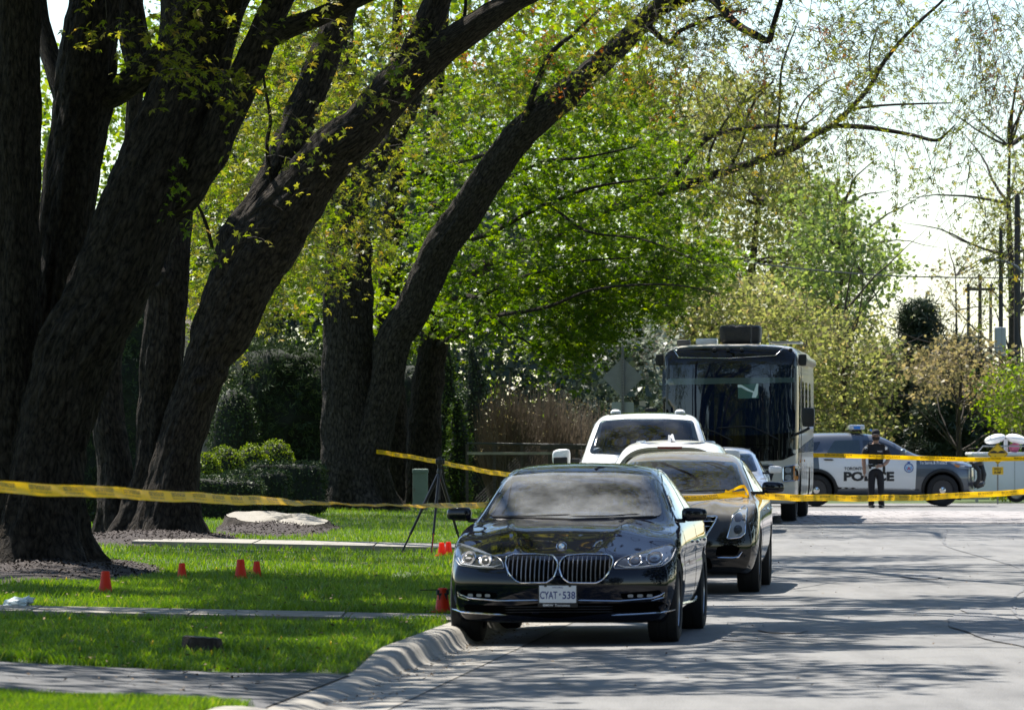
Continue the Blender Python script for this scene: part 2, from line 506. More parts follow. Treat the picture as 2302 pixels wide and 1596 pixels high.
def glazing(name, tint, dust, dscale):
    m, t, o = nt(name)
    tr = t.nodes.new("ShaderNodeBsdfTransparent"); tr.inputs[0].default_value = (*tint, 1)
    gl = t.nodes.new("ShaderNodeBsdfGlossy"); gl.inputs["Roughness"].default_value = 0.015
    fr = t.nodes.new("ShaderNodeFresnel"); fr.inputs[0].default_value = 1.55
    mx = t.nodes.new("ShaderNodeMixShader"); t.links.new(fr.outputs[0], mx.inputs[0]); t.links.new(tr.outputs[0], mx.inputs[1]); t.links.new(gl.outputs[0], mx.inputs[2])
    d = t.nodes.new("ShaderNodeBsdfDiffuse"); d.inputs[0].default_value = (0.8, 0.82, 0.84, 1)
    n = noise_n(t, dscale, 6, 0.65, coords(t)); rp = ramp(t, [(0.38, (dust * .12,) * 3), (0.64, (dust,) * 3)], n.outputs[0])
    m2 = t.nodes.new("ShaderNodeMixShader"); t.links.new(rp.outputs[0], m2.inputs[0]); t.links.new(mx.outputs[0], m2.inputs[1]); t.links.new(d.outputs[0], m2.inputs[2])
    t.links.new(m2.outputs[0], o.inputs[0]); M[name] = m
glazing("windscreen_dusty", (0.5, 0.56, 0.54), 0.19, 1.5)
glazing("windscreen_clean", (0.42, 0.48, 0.46), 0.035, 3.0)
pbr("cabin_dark", (0.012, 0.012, 0.013), 0.8)
pbr("seat_leather", (0.05, 0.042, 0.036), 0.6)
# things
def tapemat():
    m, t, o = nt("tape_yellow")
    d = t.nodes.new("ShaderNodeBsdfPrincipled"); d.inputs["Base Color"].default_value = (0.90, 0.52, 0.003, 1); d.inputs["Roughness"].default_value = 0.4; d.inputs["Specular IOR Level"].default_value = 0.2
    tr = t.nodes.new("ShaderNodeBsdfTranslucent"); tr.inputs[0].default_value = (0.97, 0.58, 0.004, 1)
    mx = t.nodes.new("ShaderNodeMixShader"); mx.inputs[0].default_value = 0.55
    t.links.new(d.outputs[0], mx.inputs[1]); t.links.new(tr.outputs[0], mx.inputs[2]); t.links.new(mx.outputs[0], o.inputs[0])
    M["tape_yellow"] = m
tapemat()
def conemat():
    m, t, o = nt("cone_orange")
    d = t.nodes.new("ShaderNodeBsdfPrincipled"); d.inputs["Base Color"].default_value = (0.95, 0.075, 0.02, 1); d.inputs["Roughness"].default_value = 0.4
    tr = t.nodes.new("ShaderNodeBsdfTranslucent"); tr.inputs[0].default_value = (0.95, 0.09, 0.03, 1)
    mx = t.nodes.new("ShaderNodeMixShader"); mx.inputs[0].default_value = 0.5
    t.links.new(d.outputs[0], mx.inputs[1]); t.links.new(tr.outputs[0], mx.inputs[2]); t.links.new(mx.outputs[0], o.inputs[0])
    M["cone_orange"] = m
conemat()
pbr("tape_print", (0.05, 0.035, 0.01), 0.6)
pbr("cone_black", (0.02, 0.02, 0.02), 0.7)
pbr("marker_yellow", (0.8, 0.55, 0.03), 0.5)
pbr("sign_back", (0.27, 0.275, 0.255), 0.55, var=0.1, vscale=6)
pbr("sign_back_pale", (0.42, 0.46, 0.42), 0.55)
pbr("steel_post", (0.22, 0.22, 0.21), 0.5, metal=0.5)
pbr("sign_yellow", (0.80, 0.50, 0.02), 0.5)
pbr("pole_wood", (0.13, 0.10, 0.075), 0.9, var=0.3, vscale=3, stretch=(6, 6, 0.5))
pbr("pole_dark", (0.055, 0.05, 0.05), 0.9, var=0.3, vscale=3, stretch=(6, 6, 0.5))
pbr("galvanised", (0.38, 0.39, 0.40), 0.45, metal=0.6)
pbr("cable", (0.02, 0.02, 0.02), 0.7)
pbr("trailer_white", (0.72, 0.73, 0.75), 0.4, var=0.05, vscale=2)
pbr("transformer_green", (0.20, 0.27, 0.23), 0.5, var=0.1, vscale=4)
pbr("stucco", (0.52, 0.47, 0.36), 0.9, var=0.08, vscale=4, bump=0.003, bscale=60)
pbr("roof_tile", (0.11, 0.09, 0.08), 0.85, var=0.3, vscale=6)
pbr("fence_wood", (0.10, 0.085, 0.07), 0.9, var=0.35, vscale=5, stretch=(1, 8, 8))
pbr("fence_rail_pale", (0.42, 0.38, 0.30), 0.85, var=0.25, vscale=5)
pbr("fence_wire", (0.10, 0.10, 0.10), 0.6, metal=0.5)
pbr("cloth_black", (0.012, 0.012, 0.016), 0.85, bump=0.004, bscale=30)
pbr("vest_black", (0.008, 0.008, 0.010), 0.75, bump=0.006, bscale=40)
pbr("skin", (0.36, 0.20, 0.13), 0.55, var=0.1, vscale=12)
pbr("hair_dark", (0.015, 0.011, 0.009), 0.7)
pbr("leather_black", (0.010, 0.010, 0.010), 0.4)
pbr("paper", (0.78, 0.78, 0.78), 0.7)
pbr("bag_white", (0.62, 0.70, 0.68), 0.4)
pbr("tripod_black", (0.014, 0.014, 0.015), 0.4)
pbr("tripod_red", (0.45, 0.03, 0.03), 0.4)
# ------------------------------------------------------------------ the ground
_xe = pchip([(-60, -6.0), (0, -3.6), (20, -2.03), (35.6, -0.78), (48, 0.22), (62, 1.30), (80, 2.25), (105, 3.30), (126, 3.95)])
_XT = [_xe(-60 + 0.1 * i) for i in range(1870)]
def xe(Y):
    q = (min(max(Y, -60.0), 126.0) + 60.0) * 10.0
    i = int(q)
    return _XT[i] + (_XT[i + 1] - _XT[i]) * (q - i)
ROAD_W = 9.2
def sstep(a, b, x):
    t = min(max((x - a) / (b - a), 0.0), 1.0)
    return t * t * (3 - 2 * t)
def kerb_drop(Y):
    return 1.0 - sstep(33.0, 35.2, Y) * (1 - sstep(40.0, 42.6, Y))
def kerb_h(Y):
    return 0.03 + 0.11 * kerb_drop(Y)
def gz(X, Y):
    off = xe(Y) - X
    if off <= 0.0 or Y > 123: return 0.0
    if off <= 0.45: return 0.0
    if off <= 0.70: return kerb_h(Y) * sstep(0.45, 0.60, off)
    d = off - 0.70
    full = 0.14 + 0.018 * min(d, 14)
    low = 0.03 + 0.05 * min(d, 3.0)
    k = kerb_drop(Y)
    z = full * k + (low if low < full else full) * (1 - k)
    if d > 0.2:
        z -= 0.025 * (1 - sstep(48.0, 48.35, Y)) * sstep(0.2, 0.9, d) * sstep(36, 41, Y)
    z += 0.012 * noise.noise(Vector((X * 0.9, Y * 0.35, 0))) * min(d, 1)
    return z
def gp(u, v, dz=0.0):
    Y = 60.0
    for _ in range(25):
        X = (u - 1151) * Y / F
        Y = 0.5 * Y + 0.5 * F * (CAM_H - gz(X, Y) - dz) / (v - VH)
    X = (u - 1151) * Y / F
    return Vector((X, Y, gz(X, Y)))

def sheet(name, rows, mat, parent=None, uvs=None, smooth=True):
    """rows: list of lists of points -> grid"""
    n = len(rows[0]); V = [p for r in rows for p in r]; Fq = []
    for i in range(len(rows) - 1):
        for j in range(n - 1):
            Fq.append((i * n + j, i * n + j + 1, (i + 1) * n + j + 1, (i + 1) * n + j))
    me = np_mesh(name, np.array([tuple(p) for p in V]), np.array(Fq))
    return link(name, me, mat, parent, smooth)

g = sheet("ground", [[(-2500, -800, -0.06), (2500, -800, -0.06)], [(-2500, 3000, -0.06), (2500, 3000, -0.06)]], M["turf"])
tag(g, kind="structure")
ysr = list(np.linspace(-60, 126, 94))
road = sheet("road", [[(xe(y) + s * ROAD_W / 6 - 0.003, y, 0.035 * math.sin(math.pi * s / 6) - 0.002) for s in range(7)] for y in ysr], M["asphalt"])
tag(road, kind="structure")
cross = sheet("cross_street", [[(x, y, 0.002) for x in np.linspace(-40, 60, 12)] for y in (124.0, 130, 136, 141.5)], M["asphalt"])
tag(cross, kind="structure")
# darker repair patch with a ragged edge on the right of the carriageway
def ragged(cx, cy, rx, ry, z, n=40, seed=0, rag=0.25):
    out = []
    for k in range(n):
        a = 2 * math.pi * k / n
        r = 1 + rag * noise.noise(Vector((math.cos(a) * 2 + seed, math.sin(a) * 2, seed * 1.7))) + 0.08 * noise.noise(Vector((math.cos(a) * 9, math.sin(a) * 9, seed)))
        out.append((cx + rx * r * math.cos(a), cy + ry * r * math.sin(a), z))
    return out
def blob(name, pts, mat, parent=None):
    mb = MB(); mb.add(pts, [tuple(range(len(pts)))])
    return mb.build(name, mat, parent)
for i, (u, v, rx, ry) in enumerate([(2268, 1425, 0.42, 4.4), (2200, 1386, 0.12, 1.6), (2075, 1302, 0.25, 1.2), (1760, 1420, 0.20, 1.1), (1650, 1444, 0.1, 0.25)]):
    Yp = F * CAM_H / (v - VH)
    Xp = (u - 1151) * Yp / F
    s_ = (Xp - xe(Yp)) / ROAD_W
    o = blob("road_repair", ragged(Xp, Yp, rx, ry, 0.035 * math.sin(math.pi * min(max(s_, 0), 1)) + 0.006, seed=i * 3.1), M["asphalt_patch"])
    tag(o, kind="structure")

# tar-filled cracks
def seam(pts, w):
    C = catmull(pts, 14); vs = []; 
    for i, (x, y) in enumerate(C):
        x += 0.03 * noise.noise(Vector((x * 3, y * 1.7, 1))); s_ = min(max((x - xe(y)) / ROAD_W, 0), 1); z = 0.035 * math.sin(math.pi * s_) + 0.0045
        ww = w * (0.6 + 0.8 * abs(noise.noise(Vector((y * 2.3, x, 4)))))
        vs += [(x - ww, y, z), (x + ww, y, z)]
    mb = MB(); mb.add(vs, [(i * 2, i * 2 + 1, i * 2 + 3, i * 2 + 2) for i in range(len(C) - 1)])
    o = mb.build("tar_seam", M["asphalt_patch"], None, fix=False); tag(o, kind="structure")
seam([(xe(y) + 4.3 + 0.25 * math.sin(y * 0.2), y) for y in range(30, 107, 7)], 0.022)
seam([(xe(58) + k * 1.1, 58 + 0.5 * math.sin(k * 2.1)) for k in range(0, 8)], 0.012)
seam([(xe(43) + 0.6 + k * 0.8, 43.5 + 0.4 * math.sin(k * 1.7)) for k in range(0, 8)], 0.008)
# kerb: cast lengths with open joints
kerb = empty("kerb", (0, 0, 0)); tag(kerb, kind="structure")
prof = [(0.0, 0.0, 0), (0.20, -0.004, 0), (0.40, -0.012, 0), (0.46, -0.008, 0.02), (0.50, 0, 0.22), (0.535, 0, 0.62), (0.565, 0, 0.86), (0.60, 0, 0.97), (0.64, 0, 1.0), (0.74, 0, 1.0), (0.75, -0.06, 0.5)]
cuts = [-58, -40, -20, 0, 10, 20, 26] + list(np.arange(30.0, 72.1, 2.6)) + [78, 86, 95, 105, 114, 122.8]
for a, b in zip(cuts[:-1], cuts[1:]):
    n = max(3, int((b - a) / 0.4)) if 28 < a < 60 else 6
    mb = MB(); vs = []; fs = []
    for i in range(n + 1):
        y = a + 0.006 + (b - a - 0.012) * i / n
        for (o_, dz, k) in prof:
            vs.append((xe(y) - o_, y, 0.004 + dz + kerb_h(y) * k))
    npf = len(prof)
    for i in range(n):
        for j in range(npf - 1):
            fs.append((i * npf + j, i * npf + j + 1, (i + 1) * npf + j + 1, (i + 1) * npf + j))
    mb.add(vs, fs); link("kerb_stone", mb.mesh("kerb_stone"), M["concrete"], kerb, True)

# lawn sheet
rows = []
for y in list(np.arange(20, 33, 2.0)) + list(np.arange(33, 62, 0.35)) + list(np.arange(62, 124, 1.5)):
    rows.append([(xe(y) - 0.742 - d, y, gz(xe(y) - 0.742 - d, y) - 0.01) for d in list(np.arange(0, 2, 0.2)) + list(np.arange(2, 13, 0.5)) + [16, 22, 40]])
lawn = sheet("lawn", rows, M["turf"]); tag(lawn, kind="structure")

# asphalt driveway dipping to the gutter
rows = []
for d in list(np.arange(-0.04, 3, 0.15)) + list(np.arange(3, 14, 0.5)):
    r = []
    for k in range(13):
        e = 0.35 * math.exp(-d * 1.2)
        y = 35.15 - e + (4.75 + 2 * e) * k / 12 + 0.05 * noise.noise(Vector((d, k, 3))) * (k in (0, 12))
        X = xe(y) - 0.748 - d
        r.append((X, y, gz(X, y) + 0.008 + ((0.012 if d > 0 else 0.004) if 0 < k < 12 else -0.03)))
    rows.append(r)
tag(sheet("driveway", rows, M["asphalt_drive"]), kind="structure")

# concrete walks: slabs one by one
walk = empty("garden_walk", (0, 0, 0)); tag(walk, kind="structure")
def slab(y0, y1, d0, d1, mat, parent, top=0.03, thick=0.10, seed=0):
    mb = MB(); n = 6; vs = []
    for k in range(n + 1):
        d = d0 + (d1 - d0) * k / n
        j = 0.012 * noise.noise(Vector((d * 2, seed, 1)))
        for (y, zz) in ((y0 + j, top), (y1, top), (y1, top - thick), (y0 + j, top - thick)):
            X = xe((y0 + y1) / 2) - 0.70 - d
            base = 0.14 + 0.018 * min(d, 14)
            vs.append((X, y, base + zz + 0.004 * math.sin(seed * 5)))
    fs = []
    for k in range(n):
        for q in range(4):
            fs.append((k * 4 + q, k * 4 + (q + 1) % 4, (k + 1) * 4 + (q + 1) % 4, (k + 1) * 4 + q))
    fs += [(0, 1, 2, 3), tuple(n * 4 + q for q in range(4))]
    mb.add(vs, fs)
    return mb.build("slab", mat, parent)
ds = [0.05, 1.05, 2.35, 3.7, 5.1, 6.4, 8.0]
for i in range(len(ds) - 1):
    slab(48.25 + 0.02 * (i % 2), 49.75, ds[i] + 0.008, ds[i + 1] - 0.008, M["concrete_old"], walk, 0.022 - 0.008 * (i == 0), 0.07, i)
walk2 = empty("concrete_path", (0, 0, 0)); tag(walk2, kind="structure")
ds = [0.05, 1.6, 3.2, 4.8, 6.4]
for i in range(len(ds) - 1):
    slab(75.0, 77.6, ds[i] + 0.01, ds[i + 1] - 0.01, M["concrete"], walk2, 0.06, 0.10, i + 20)

# brick-paved band before the cross street; single pavers where they show
band = sheet("paved_band", [[(xe(y) + 0.3 + s * 9.0 / 4, y, 0.035 * math.sin(math.pi * (0.3 + s * 9.0 / 12) / ROAD_W) + 0.004) for s in range(13)] for y in np.linspace(107.6, 123.9, 8)], M["joint_sand"])
tag(band, kind="structure")
pm = {}
row = 0
y = 107.7
while y < 123.5:
    Lb = 1.72; x = xe(y) + 1.9 + (0.17 if row % 2 else 0)
    while x < xe(y) + 9.2:
        key = random.randrange(4)
        if key not in pm:
            mb = MB(); mb.box((0, 0, 0), (0.315, 1.66, 0.04), bevel=0.008); me = mb.mesh("paver"); me.materials.append(M["paver"]); pm[key] = me
        o = link("paver", pm[key], None, band)
        o.location = (x, y + Lb / 2, 0.035 * math.sin(math.pi * min(max((x - xe(y)) / ROAD_W, 0), 1)) - 0.006 + random.uniform(-0.002, 0.002)); o.rotation_euler = (random.uniform(-0.004, 0.004), random.uniform(-0.004, 0.004), 0)
        x += 0.34
    y += Lb; row += 1
# ------------------------------------------------------------------ grass blades, litter
def grass_blades(name, n, ylo, yhi, hmin, hmax, wid, label):
    pts = []
    tries = 0
    while len(pts) < n and tries < n * 6:
        tries += 1
        Y = ylo + (yhi - ylo) * random.random() ** 1.15
        X = -0.098 * Y + random.random() * (xe(Y) - 0.74 + 0.098 * Y)
        off = xe(Y) - X - 0.70
        if off < 0.05 + 0.03 * random.random(): continue
        jg = 0.14 * noise.noise(Vector((X * 2.2, Y * 1.5, 2))) + 0.06 * random.random()
        if 35.0 + jg < Y < 40.1 + 0.4 * math.exp(-off) - jg: continue
        if 48.15 + jg * 0.3 < Y < 49.8 - jg: continue
        if 74.9 + jg < Y < 77.7 - jg and off < 6.4: continue
        if in_bed(X, Y): continue
        if noise.noise(Vector((X * 1.3, Y * 0.8, 5))) < -0.42 and random.random() < 0.8: continue
        pts.append((X, Y, gz(X, Y) - 0.012))
    P = np.array(pts); n = len(P)
    ang = RNG.uniform(0, 2 * np.pi, n)
    tall = np.array([0.75 + 0.5 * noise.noise(Vector((p[0] * 0.8, p[1] * 0.5, 9))) for p in pts])
    h = RNG.uniform(hmin, hmax, n) * np.clip(tall, 0.45, 1.4)
    w = RNG.uniform(0.6, 1.2, n) * wid
    lean = RNG.uniform(0.1, 0.75, n) * h
    la = RNG.uniform(0, 2 * np.pi, n)
    V = np.zeros((n, 4, 3))
    dx = np.cos(ang) * w / 2; dy = np.sin(ang) * w / 2
    V[:, 0] = P + np.stack([-dx, -dy, np.zeros(n)], 1)
    V[:, 1] = P + np.stack([dx, dy, np.zeros(n)], 1)
    V[:, 2] = P + np.stack([dx * .55 + np.cos(la) * lean * .45, dy * .55 + np.sin(la) * lean * .45, h * .62], 1)
    V[:, 3] = P + np.stack([np.cos(la) * lean, np.sin(la) * lean, h], 1)
    idx = np.arange(n)[:, None] * 4
    Fq = np.concatenate([idx + np.array([[0, 1, 2]]), idx + np.array([[0, 2, 3]])], 0)
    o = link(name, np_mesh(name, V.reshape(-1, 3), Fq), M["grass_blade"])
    tag(o, label, "grass", kind="stuff")
    return o
BEDS = []
def in_bed(X, Y):
    for (cx, cy, rx, ry) in BEDS:
        a = math.atan2((Y - cy) / ry, (X - cx) / rx)
        r = math.hypot((X - cx) / rx, (Y - cy) / ry)
        if r < 1 + 0.16 * noise.noise(Vector((math.cos(a) * 1.6 + cx, math.sin(a) * 1.6, cy))): return True
    return False
def bed(cx, cy, rx, ry, mound, label):
    BEDS.append((cx, cy, rx, ry))
    rows = []
    nA = 48
    for k in range(9):
        t = k / 8
        r_ = []
        for a in range(nA + 1):
            an = 2 * math.pi * a / nA
            rr = t * (1.05 + 0.16 * noise.noise(Vector((math.cos(an) * 1.6 + cx, math.sin(an) * 1.6, cy))))
            X = cx + rx * rr * math.cos(an); Y = cy + ry * rr * math.sin(an)
            z = gz(X, Y) + 0.012 + mound * (1 - t * t) ** 1.3 + 0.02 * noise.noise(Vector((X * 4, Y * 4, 0))) - (0.03 if k == 8 else 0)
            r_.append((X, Y, z))
        rows.append(r_)
    root = sheet("mulch_bed", rows, M["mulch"]); tag(root, kind="structure")
    n = 2600
    V = np.zeros((n, 4, 3)); c = 0
    for i in range(n):
        a = random.uniform(0, 2 * math.pi); t = math.sqrt(random.random()) * 0.98
        X = cx + rx * t * math.cos(a); Y = cy + ry * t * math.sin(a)
        z = gz(X, Y) + 0.02 + mound * (1 - t * t) ** 1.3 + 0.02 * noise.noise(Vector((X * 4, Y * 4, 0)))
        l = random.uniform(0.01, 0.035); w = random.uniform(0.004, 0.011); ra = random.uniform(0, 6.28)
        d = Vector((math.cos(ra), math.sin(ra), random.uniform(-0.5, 0.8))) * l; e = Vector((-math.sin(ra), math.cos(ra), random.uniform(-.6, .6))) * w
        p = Vector((X, Y, z + 0.005))
        V[i] = [p - d - e, p + d - e, p + d + e, p - d + e]
    o = link("mulch_chips", np_mesh("mulch_chips", V.reshape(-1, 3), np.arange(n * 4).reshape(n, 4)), M["mulch_chip"], root)
    tag(o, kind="stuff")
    return root
pA = gp(95, 1285); pB = gp(335, 1218); pS = gp(610, 1195)
bed(pA.x + 0.1, pA.y + 0.6, 1.15, 4.2, 0.10, None)
bed(pB.x, pB.y + 1.5, 1.15, 4.5, 0.10, None)
bed(pS.x, pS.y + 2.6, 0.95, 6.0, 0.10, None)
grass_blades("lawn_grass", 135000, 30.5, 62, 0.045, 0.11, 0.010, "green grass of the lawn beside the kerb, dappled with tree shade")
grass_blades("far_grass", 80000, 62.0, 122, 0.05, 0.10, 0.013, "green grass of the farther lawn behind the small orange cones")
def flecks(name, n, gen, size, mat, label, cat):
    V = np.zeros((n, 4, 3))
    for i in range(n):
        p = Vector(gen()); a = random.uniform(0, 6.28); s_ = random.uniform(0.5, 1.2) * size
        d = Vector((math.cos(a), math.sin(a), random.uniform(-.3, .5))) * s_; e = Vector((-math.sin(a), math.cos(a), random.uniform(-.2, .6))) * s_ * 0.5
        V[i] = [p - d - e, p + d - e, p + d + e, p - d + e]
    o = link(name, np_mesh(name, V.reshape(-1, 3), np.arange(n * 4).reshape(n, 4)), mat)
    tag(o, label, cat, kind="stuff")
def gen_gutter():
    Y = random.uniform(36, 60); return (xe(Y) - random.choice([0.42, 0.35, 0.44, 0.2]) + random.uniform(-.06, .06), Y, 0.012)
flecks("leaf_litter", 700, gen_gutter, 0.011, M["leaf_litter"], "brown leaf litter gathered in the concrete gutter", "leaf litter")
def gen_road():
    Y = 38 + 70 * random.random(); s_ = random.random() ** 1.6
    return (xe(Y) + s_ * 8, Y, 0.035 * math.sin(math.pi * s_ * 8 / ROAD_W) + 0.008)
flecks("road_litter", 900, gen_road, 0.011, M["leaf_litter"], "scattered bud scales and grit on the asphalt", "litter")
nd = 16
V = []; Fd = []
for i in range(nd):
    p = gp(random.uniform(80, 760), random.uniform(1400, 1490)) if i < 12 else gp(random.uniform(60, 560), random.uniform(1275, 1330))
    h = 0.05; s_ = 0.008
    b = len(V)
    for k in range(8):
        V.append((p.x + s_ * math.cos(k * math.pi / 4), p.y + s_ * math.sin(k * math.pi / 4), p.z + h - 0.006))
    V.append((p.x, p.y, p.z + h + 0.012)); V.append((p.x, p.y, p.z))
    for k in range(8): Fd.append((b + k, b + (k + 1) % 8, b + 8)); Fd.append((b + (k + 1) % 8, b + k, b + 9))
o = link("dandelions", np_mesh("dandelions", np.array(V), np.array(Fd)), M["dandelion"]); tag(o, "yellow dandelion heads dotted in the grass", "dandelions", kind="stuff")

def gen_lawn():
    while True:
        Y = random.uniform(36, 78); X = -0.09 * Y + random.random() * (xe(Y) - 0.9 + 0.09 * Y)
        return (X, Y, gz(X, Y) + random.uniform(0.03, 0.07))
flecks("lawn_litter", 1100, gen_lawn, 0.016, M["leaf_litter"], "fallen twigs and dry leaves scattered over the lawn", "litter")
# ------------------------------------------------------------------ trees
def limb_mesh(name, path, mat, parent, seg=44, step=0.07, flare=0.0, ridge=0.035, seed=0.0, knots=()):
    """path: list of (u, v, width_px, Y) -> one bark-covered limb"""
    P = []
    for (u, v, w, Y) in path:
        p = at(u, v, Y); P.append((p.x, p.y, p.z, w * Y / F / 2))
    return limb3(name, P, mat, parent, seg, step, flare, ridge, seed, knots)

def limb3(name, P, mat, parent, seg=44, step=0.07, flare=0.0, ridge=0.035, seed=0.0, knots=()):
    Ltot = sum((Vector(P[i + 1][:3]) - Vector(P[i][:3])).length for i in range(len(P) - 1))
    n = max(3, int(Ltot / step / (len(P) - 1)))
    C = catmull(P, n); N = len(C)
    T = np.gradient(C[:, :3], axis=0); T /= np.linalg.norm(T, axis=1)[:, None]
    V = np.zeros((N, seg + 1, 3)); UV = np.zeros((N, seg + 1, 2)); L = 0
    z0 = C[0, 2]; rm = min(max(float(np.median(C[:len(C) // 2 + 1, 3])), 0.05), 0.7)
    for i in range(N):
        t = Vector(T[i]); a = Vector((0, 1, 0)) - t * t.y
        if a.length < 0.05: a = Vector((0, 0, 1)) - t * t.z
        a.normalize(); b = t.cross(a); c = Vector(C[i, :3]); r = max(C[i, 3], 0.004)
        if i: L += (c - Vector(C[i - 1, :3])).length
        amp = min(ridge * 1.5, r * 0.13)
        fl = flare * math.exp(-(C[i, 2] - z0) / 0.38) if flare else 0
        for k in range(seg + 1):
            an = 2 * math.pi * (k % seg) / seg
            ca, sa = math.cos(an), math.sin(an)
            big = noise.noise(Vector((ca * 1.1 + seed, sa * 1.1, L * 0.45 / max(r, 0.1) * 0.3)))
            rid = abs(noise.noise(Vector((ca * r * 9 + seed, sa * r * 9, L * 1.3)))) * 2 - 0.5
            fine = noise.noise(Vector((ca * r * 22, sa * r * 22 + seed, L * 5)))
            rr = r * (1 + 0.10 * big) + amp * (rid * 0.9 + 0.45 * fine)
            if fl: rr += r * fl * (0.45 + 0.55 * math.sin(an * 5 + seed) + 0.5 * noise.noise(Vector((ca * 2, sa * 2, seed))))
            for (kl, ka, ks, kr) in knots:
                da = math.atan2(math.sin(an - ka), math.cos(an - ka)) * r
                d2 = ((L - kl) ** 2 + da * da) / (kr * kr)
                if d2 < 4: rr += ks * math.exp(-d2 * 1.6) * (1 - 1.15 * math.exp(-d2 * 9))
            V[i, k] = c + (a * ca + b * sa) * rr
            UV[i, k] = (k / seg * 2 * math.pi * rm, L)
    V[:, seg] = V[:, 0]
    Vf = V.reshape(-1, 3)
    ii, kk = np.meshgrid(np.arange(N - 1), np.arange(seg), indexing='ij')
    s1 = seg + 1
    Fq = np.stack([ii * s1 + kk, ii * s1 + kk + 1, (ii + 1) * s1 + kk + 1, (ii + 1) * s1 + kk], -1).reshape(-1, 4)
    me = np_mesh(name, Vf, Fq)
    uvl = me.uv_layers.new(name="UVMap")
    uvl.data.foreach_set("uv", UV.reshape(-1, 2)[Fq.ravel()].astype(np.float32).ravel())
    o = link(name, me, mat, parent, smooth=True)
    return o

LEAF = {}
def _leaf_templates():
    def lobes(angs, lens, wid):
        V = [(0, 0, 0)]; Q = []
        for a, l in zip(angs, lens):
            a = R(a); d = np.array([math.sin(a), math.cos(a), 0]); s = np.array([d[1], -d[0], 0])
            b = len(V)
            V += [tuple(d * l * .5 - s * wid * l + np.array([0, 0, .06])), tuple(d * l + np.array([0, 0, -.16 * l])), tuple(d * l * .5 + s * wid * l + np.array([0, 0, .06]))]
            Q.append((0, b, b + 1, b + 2))
        return np.array(V, float), np.array(Q)
    LEAF['maple5'] = lobes([-105, -52, 0, 52, 105], [.5, .85, 1, .85, .5], .2)
    LEAF['maple3'] = lobes([-62, 0, 62], [.8, 1, .8], .27)
    LEAF['star'] = lobes([-75, -25, 30, 80], [.8, 1, .95, .75], .15)
    LEAF['diamond'] = lobes([0], [1], .34)
    LEAF['key'] = lobes([-25, 20], [1, .9], .14)
    LEAF['needle'] = lobes([-28, 24], [.95, 1], .065)
_leaf_templates()

def leaf_mesh(name, P, size, kind, mat, parent, spread=0.35, up=0.5, svar=0.5):
    """scatter leaf templates at points P (n,3)"""
    T, Q = LEAF[kind]; n = len(P); tv = len(T)
    nrm = RNG.normal(size=(n, 3)); nrm /= np.linalg.norm(nrm, axis=1)[:, None]
    nrm = nrm * (1 - up) + np.array([0, 0, up]); nrm /= np.linalg.norm(nrm, axis=1)[:, None]
    d = RNG.normal(size=(n, 3)); d -= nrm * (d * nrm).sum(1)[:, None]; d /= np.linalg.norm(d, axis=1)[:, None]
    s = np.cross(nrm, d)
    sz = size * (1 + svar * RNG.uniform(-1, 1, n))
    V = P[:, None, :] + sz[:, None, None] * (T[None, :, 0:1] * s[:, None, :] + T[None, :, 1:2] * d[:, None, :] + T[None, :, 2:3] * nrm[:, None, :])
    Fq = (np.arange(n)[:, None, None] * tv + Q[None]).reshape(-1, 4)
    o = link(name, np_mesh(name, V.reshape(-1, 3), Fq), mat, parent)
    return o

def twig_mesh(name, A, r0, r1, mat, parent, seg=3):
    """A (n,k,3) polylines -> thin tapering tubes, one mesh"""
    n, k, _ = A.shape
    if not hasattr(r0, '__len__'): r0 = np.full(n, r0)
    T = np.gradient(A, axis=1); T /= np.linalg.norm(T, axis=2)[..., None] + 1e-9
    up = np.zeros_like(T); up[..., 1] = 1.0
    a = np.cross(T, up); a /= np.linalg.norm(a, axis=2)[..., None] + 1e-6
    b = np.cross(T, a)
    rr = r0[:, None] + (r1 - r0[:, None]) * np.linspace(0, 1, k)[None]
    V = np.zeros((n, k, seg, 3))
    for q in range(seg):
        an = 2 * math.pi * q / seg
        V[:, :, q] = A + (a * math.cos(an) + b * math.sin(an)) * rr[..., None]
    base = (np.arange(n)[:, None, None] * k + np.arange(k - 1)[None, :, None]) * seg
    q = np.arange(seg)[None, None, :]; q2 = (q + 1) % seg
    Fq = np.stack([base + q, base + q2, base + seg + q2, base + seg + q], -1).reshape(-1, 4)
    o = link(name, np_mesh(name, V.reshape(-1, 3), Fq), mat, parent, smooth=True)
    return o

def in_poly(poly, u, v):
    ins = False; j = len(poly) - 1
    for i in range(len(poly)):
        (x1, y1), (x2, y2) = poly[i], poly[j]
        if (y1 > v) != (y2 > v) and u < (x2 - x1) * (v - y1) / (y2 - y1) + x1: ins = not ins
        j = i
    return ins

def volume_pts(poly, Y1, Y2, n, clump=0.9, thr=-0.1, seed=0.0, edge=None):
    us = [p[0] for p in poly]; vs_ = [p[1] for p in poly]; out = []; tries = 0
    while len(out) < n and tries < n * 40:
        tries += 1
        u = random.uniform(min(us), max(us)); v = random.uniform(min(vs_), max(vs_))
        if not in_poly(poly, u, v): continue
        Y = random.uniform(Y1, Y2); p = at(u, v, Y)
        if noise.noise(p * clump + Vector((seed, seed, 0))) + 0.35 * noise.noise(p * clump * 2.7) < thr + random.uniform(-0.12, 0.12): continue
        out.append(p)
    return out

